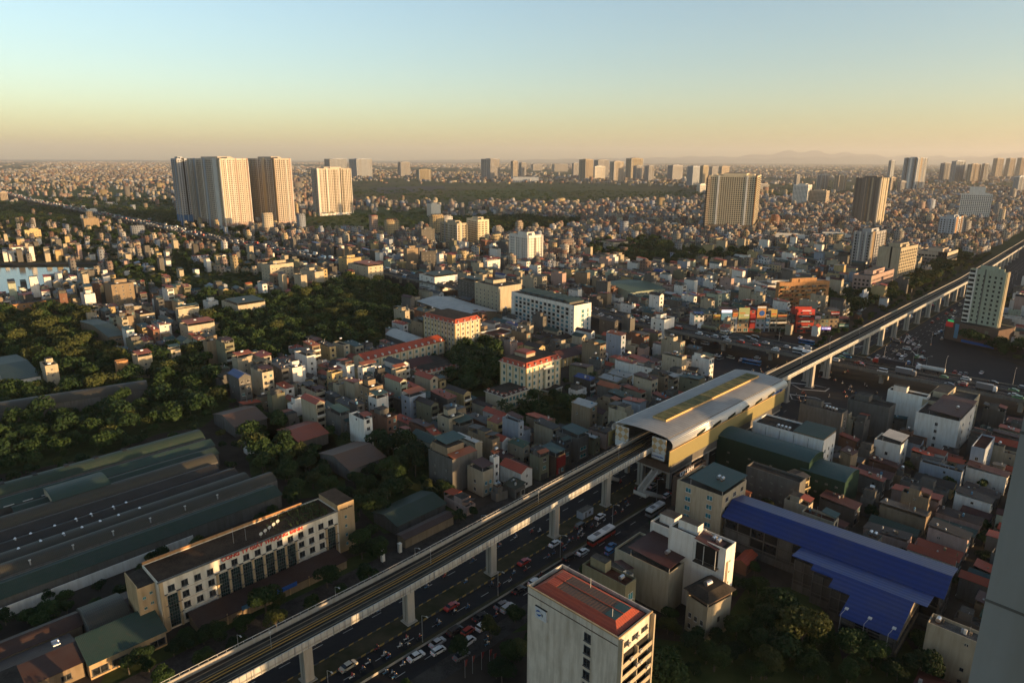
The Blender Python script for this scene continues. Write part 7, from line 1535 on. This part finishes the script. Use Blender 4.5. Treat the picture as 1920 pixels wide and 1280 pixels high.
# traffic in lanes: the flyover, the roads beside it, the avenue beyond
PAINT = ['c_white']*6+['c_black']*4+['c_grey']*3+['c_silver']*3+['c_red', 'c_red', 'c_blue', 'c_beige', 'c_green']; KINDS = ['sedan', 'sedan', 'hatch', 'suv', 'suv', 'van']; ncar = 0
busy = [(ST(s_, t_)) for s_, t_ in ((322, 23), (325, 43), (309, 35), (324, -92), (309, 72), (308, -15), (311, -22))]
d = RL-60
while d > 700 and ncar < 165:
    for lane, dr in ((-10, 1), (-6.2, 1), (-2.4, 1), (2.4, -1), (6.2, -1), (10, -1)):
        if rb.random() < (.55 if d > RL-900 else .5):
            p, dd = rpt(d+rb.uniform(-3, 3)); X, Y = p.x+dd.y*lane, p.y-dd.x*lane
            if any(math.hypot(X-a, Y-b) < 10 for a, b in busy) or ncar >= 165: continue
            ncar += 1; car(X, Y, ZF+.02, math.degrees(math.atan2(dd.y, dd.x))+(0 if dr > 0 else 180), rb.choice(PAINT), rb.choice(KINDS), d > RL-620, grp='cars on the flyover')
    d -= rb.uniform(8, 13)
m = MB()      # the queue of traffic on the farther reach of the flyover, past the individually built cars
dd_ = 40.0
while dd_ < d:
    for lane in (-10, -6.2, -2.4, 2.4, 6.2, 10):
        if rb.random() < .34:
            p, q_ = rpt(dd_+rb.uniform(-3, 3)); an = math.degrees(math.atan2(q_.y, q_.x)); pt = rb.choice(['c_grey', 'c_black', 'c_grey', 'c_silver', 'c_blue', 'c_red', 'c_white']); L = rb.choice([4.4, 4.4, 4.8, 4.4, 8]); hh = 1.0 if L < 6 else 2.8; c_ = MB()
            c_.hull([(-L/2, -.9, .25), (L/2, -.9, .25), (L/2, .9, .25), (-L/2, .9, .25)], [(-L/2, -.88, hh), (L/2, -.88, hh), (L/2, .88, hh), (-L/2, .88, hh)], pt)
            if L < 6: c_.hull([(-L*.35, -.82, hh), (L*.2, -.82, hh), (L*.2, .82, hh), (-L*.35, .82, hh)], [(-L*.25, -.65, 1.5), (L*.08, -.65, 1.5), (L*.08, .65, 1.5), (-L*.25, .65, 1.5)], 'c_glass', pt)
            m.add(c_, p.x+q_.y*lane, p.y-q_.x*lane, ZF+.02, an)
    dd_ += rb.uniform(7, 11)
tag(m.build('distant_traffic'), 'dense queue of traffic on the far reach of the ring road flyover', 'traffic', kind='stuff')
k = 0
for s_ in np.arange(355, 900, 9):
    for t_ in (-17, -13, -9, 8, 12, 16, 20, 26, 31):
        if rb.random() < (.3 if s_ < 480 else .24) and k < 78:
            k += 1; x, y = ST(s_+rb.uniform(-3, 3), axis_t(s_)+t_); car(x, y, .05, GRID+(180 if t_ < 0 else 0)+1.5, rb.choice(PAINT), rb.choice(KINDS), s_ < 450, grp='cars on the avenue beyond the junction')
for px, py in [(1300+22*k, 640+2*k+(k % 2)*4) for k in range(9)]+[(1460, 634), (1500, 634), (1490, 655), (1370, 672), (1390, 676), (1420, 672), (1344, 668), (1350, 674), (1790, 700), (1800, 702), (1810, 703), (1840, 700), (1730, 675), (1700, 655), (1680, 640)]:
    x, y = G(px, py); car(x, y, .05, rb.choice([-44, 136, GRID]), rb.choice(PAINT), rb.choice(KINDS), grp='cars about the junction')

# ================================================================== STREET LAMPS, FLAGS, SMALL THINGS
RLm = Rank('lamp')
m = MB(); m.tube((0, 0, 0), (0, 0, 8.6), .1, 'galv', 6, .06); m.tube((0, 0, 8.6), (0, -1.8, 9.3), .05, 'galv', 5); lpole = m.mesh('pole'); m = MB(); m.box(-.14, -2.5, 9.22, .14, -1.7, 9.38, 'rail_white', bottom=True); lhead = m.mesh('lamp_head')
def lamp(X, Y, an, z=0): t = thing('street_lamp', None, 'street lamp', (X, Y, z), an, 'street lamps'); link('pole', lpole, t); link('lamp_head', lhead, t); RLm.add(X, Y, 'slim grey street lamp', t)
for s_ in np.arange(-120, 110, 27): lamp(*ST(s_, -16.5), GRID); lamp(*ST(s_+9, 9.6), GRID)
for s_ in np.arange(360, 800, 33): lamp(*ST(s_, axis_t(s_)+24), GRID+180)
for t_ in list(np.arange(-230, -12, 31))+list(np.arange(18, 140, 31)): lamp(*ST(329, t_), GRID+90, ZF-.3)
for px, py in ((1460, 640), (1425, 625), (1735, 695), (1785, 745), (1710, 690)): lamp(*G(px, py), 60)
m = MB()      # concrete divider between carriageway and service road
for s_ in np.arange(-150, 96, 12): x, y = ST(s_, 9.6); q = MB(); q.box(0, -.6, 0, 12, .6, .75, 'concrete_clean', 'median_soil'); m.add(q, x, y, 0, GRID)
tag(m.build('road_divider'), 'low concrete divider between main and service roads', 'road divider')
for k, (px, py) in enumerate(((886, 1262), (903, 1255), (918, 1250), (926, 1258), (872, 1270))):
    t = thing('flag', ('first', 'second', 'third', 'fourth', 'fifth')[k]+' red flag by the gate left of the white office tower, counting from the left' if 0 else '%s red flag by the gate left of the white office tower' % ('nearest', 'second', 'third', 'fourth', 'fifth')[k], 'flag', (*G(px, py), 0), 30, 'red flags by the gate'); m = MB(); m.tube((0, 0, 0), (0, 0, 5), .05, 'galv'); m.build('pole', t); m = MB(); m.hull([(0, 0, 3.2), (.35, .1, 3.1), (.35, .12, 3.1), (0, .02, 3.2)], [(0, 0, 4.9), (.9, .2, 4.8), (.9, .22, 4.8), (0, .02, 4.9)], 'wood_red'); m.build('cloth', t)
for px, py, h, lab in ((718, 1052, 4.5, 'white gate post left of the pavement trees'), (750, 1035, 3, 'short white gate post right of the taller one')):
    t = thing('gate_post', lab, 'gate post', (*G(px, py), 0), GRID); m = MB(); m.box(-.5, -.5, 0, .5, .5, h, 'w_white'); m.box(-.6, -.6, h, .6, .6, h+.25, 'trim_white'); m.build('post', t)
for R0 in (RH, RT, RC, RB, RP_, RLm): R0.done()
# unseen blocks added on the sunny side, sized and placed to shade the foreground
for k, (x, y, w_, d_, h_, wl) in enumerate(((98, 44, 18, 14, 37, 'w_cream'), (190, 120, 24, 30, 38, 'w_grey'), (262, 150, 26, 22, 40, 'w_white'), (330, 178, 30, 24, 52, 'w_cream'), (300, 232, 20, 18, 24, 'w_tan'), (410, 300, 26, 22, 32, 'w_grey'), (225, 20, 30, 24, 40, 'w_tan'), (480, 250, 34, 26, 50, 'w_cream'), (520, 420, 24, 22, 34, 'w_white'), (640, 330, 30, 26, 60, 'w_grey'))):
    tower('apartment_block', '%s unseen block added for shade beyond the right edge' % ('nearest low cream', 'low grey', 'white', 'tall cream', 'low tan', 'grey far', 'tall tan', 'broad cream', 'far white', 'tallest grey')[k], 'apartment block', dict(x=x, y=y, ang=GRID, a=w_, b=d_, z=h_), wl, 3.2, 5, 5)

# ================================================================== HILLS AND HAZE
def hills():
    m = MB(); xs = np.linspace(-9000, 42000, 190)
    for (y0, depth, amp, base, seed) in ((41000, 3500, 1.45, 0, 3), (46000, 3500, 1.9, 40, 9)):
        r = np.random.default_rng(seed); ph = r.uniform(0, 6.3, 12); fr = np.array([.00018, .00031, .0005, .0008, .0012, .0017, .0025, .0034, .0048, .006, .008, .011]); am = np.array([90, 70, 60, 40, 30, 22, 15, 10, 7, 5, 4, 3])
        hh = 230+.55*sum(a*np.sin(f*xs+p) for a, f, p in zip(am, fr, ph)); env = np.interp(xs, [-9000, 2000, 12000, 18000, 26000, 42000], [.12, .35, .65, 1.0, 1.35, 1.45]); hh = np.maximum(20, (hh+base)*env*amp)
        n = len(m.v); k = m.mi('hill'); rows = [(0, 0), (.35, .55), (.6, 1.0), (1, .3)]
        for (d, q) in rows:
            for x, h in zip(xs, hh): m.v.append((x, y0+depth*d+300*math.sin(x*.0006), h*q*(1+.12*math.sin(x*.003+d*5))-2))
        N = len(xs)
        for a in range(len(rows)-1):
            for b in range(N-1): m.f.append((n+a*N+b, n+a*N+b+1, n+(a+1)*N+b+1, n+(a+1)*N+b)); m.m.append(k)
    tag(m.build('hills', smooth=True), kind='structure')
hills()
HAZE = 3.2e-5
hb = MB(); hb.box(-45000, -2900, -3, 45000, 52000, 960, 'hill', bottom=True); hz = hb.build('haze'); hz['kind'] = 'stuff'
hm = bpy.data.materials.new('haze'); hm.use_nodes = True; nt = hm.node_tree; nt.nodes.clear(); v = nt.nodes.new('ShaderNodeVolumePrincipled'); oo = nt.nodes.new('ShaderNodeOutputMaterial'); nt.links.new(v.outputs[0], oo.inputs[1])
v.inputs['Density'].default_value = HAZE; v.inputs['Color'].default_value = (.97, .96, .94, 1); v.inputs['Anisotropy'].default_value = .2
hz.data.materials.clear(); hz.data.materials.append(hm)
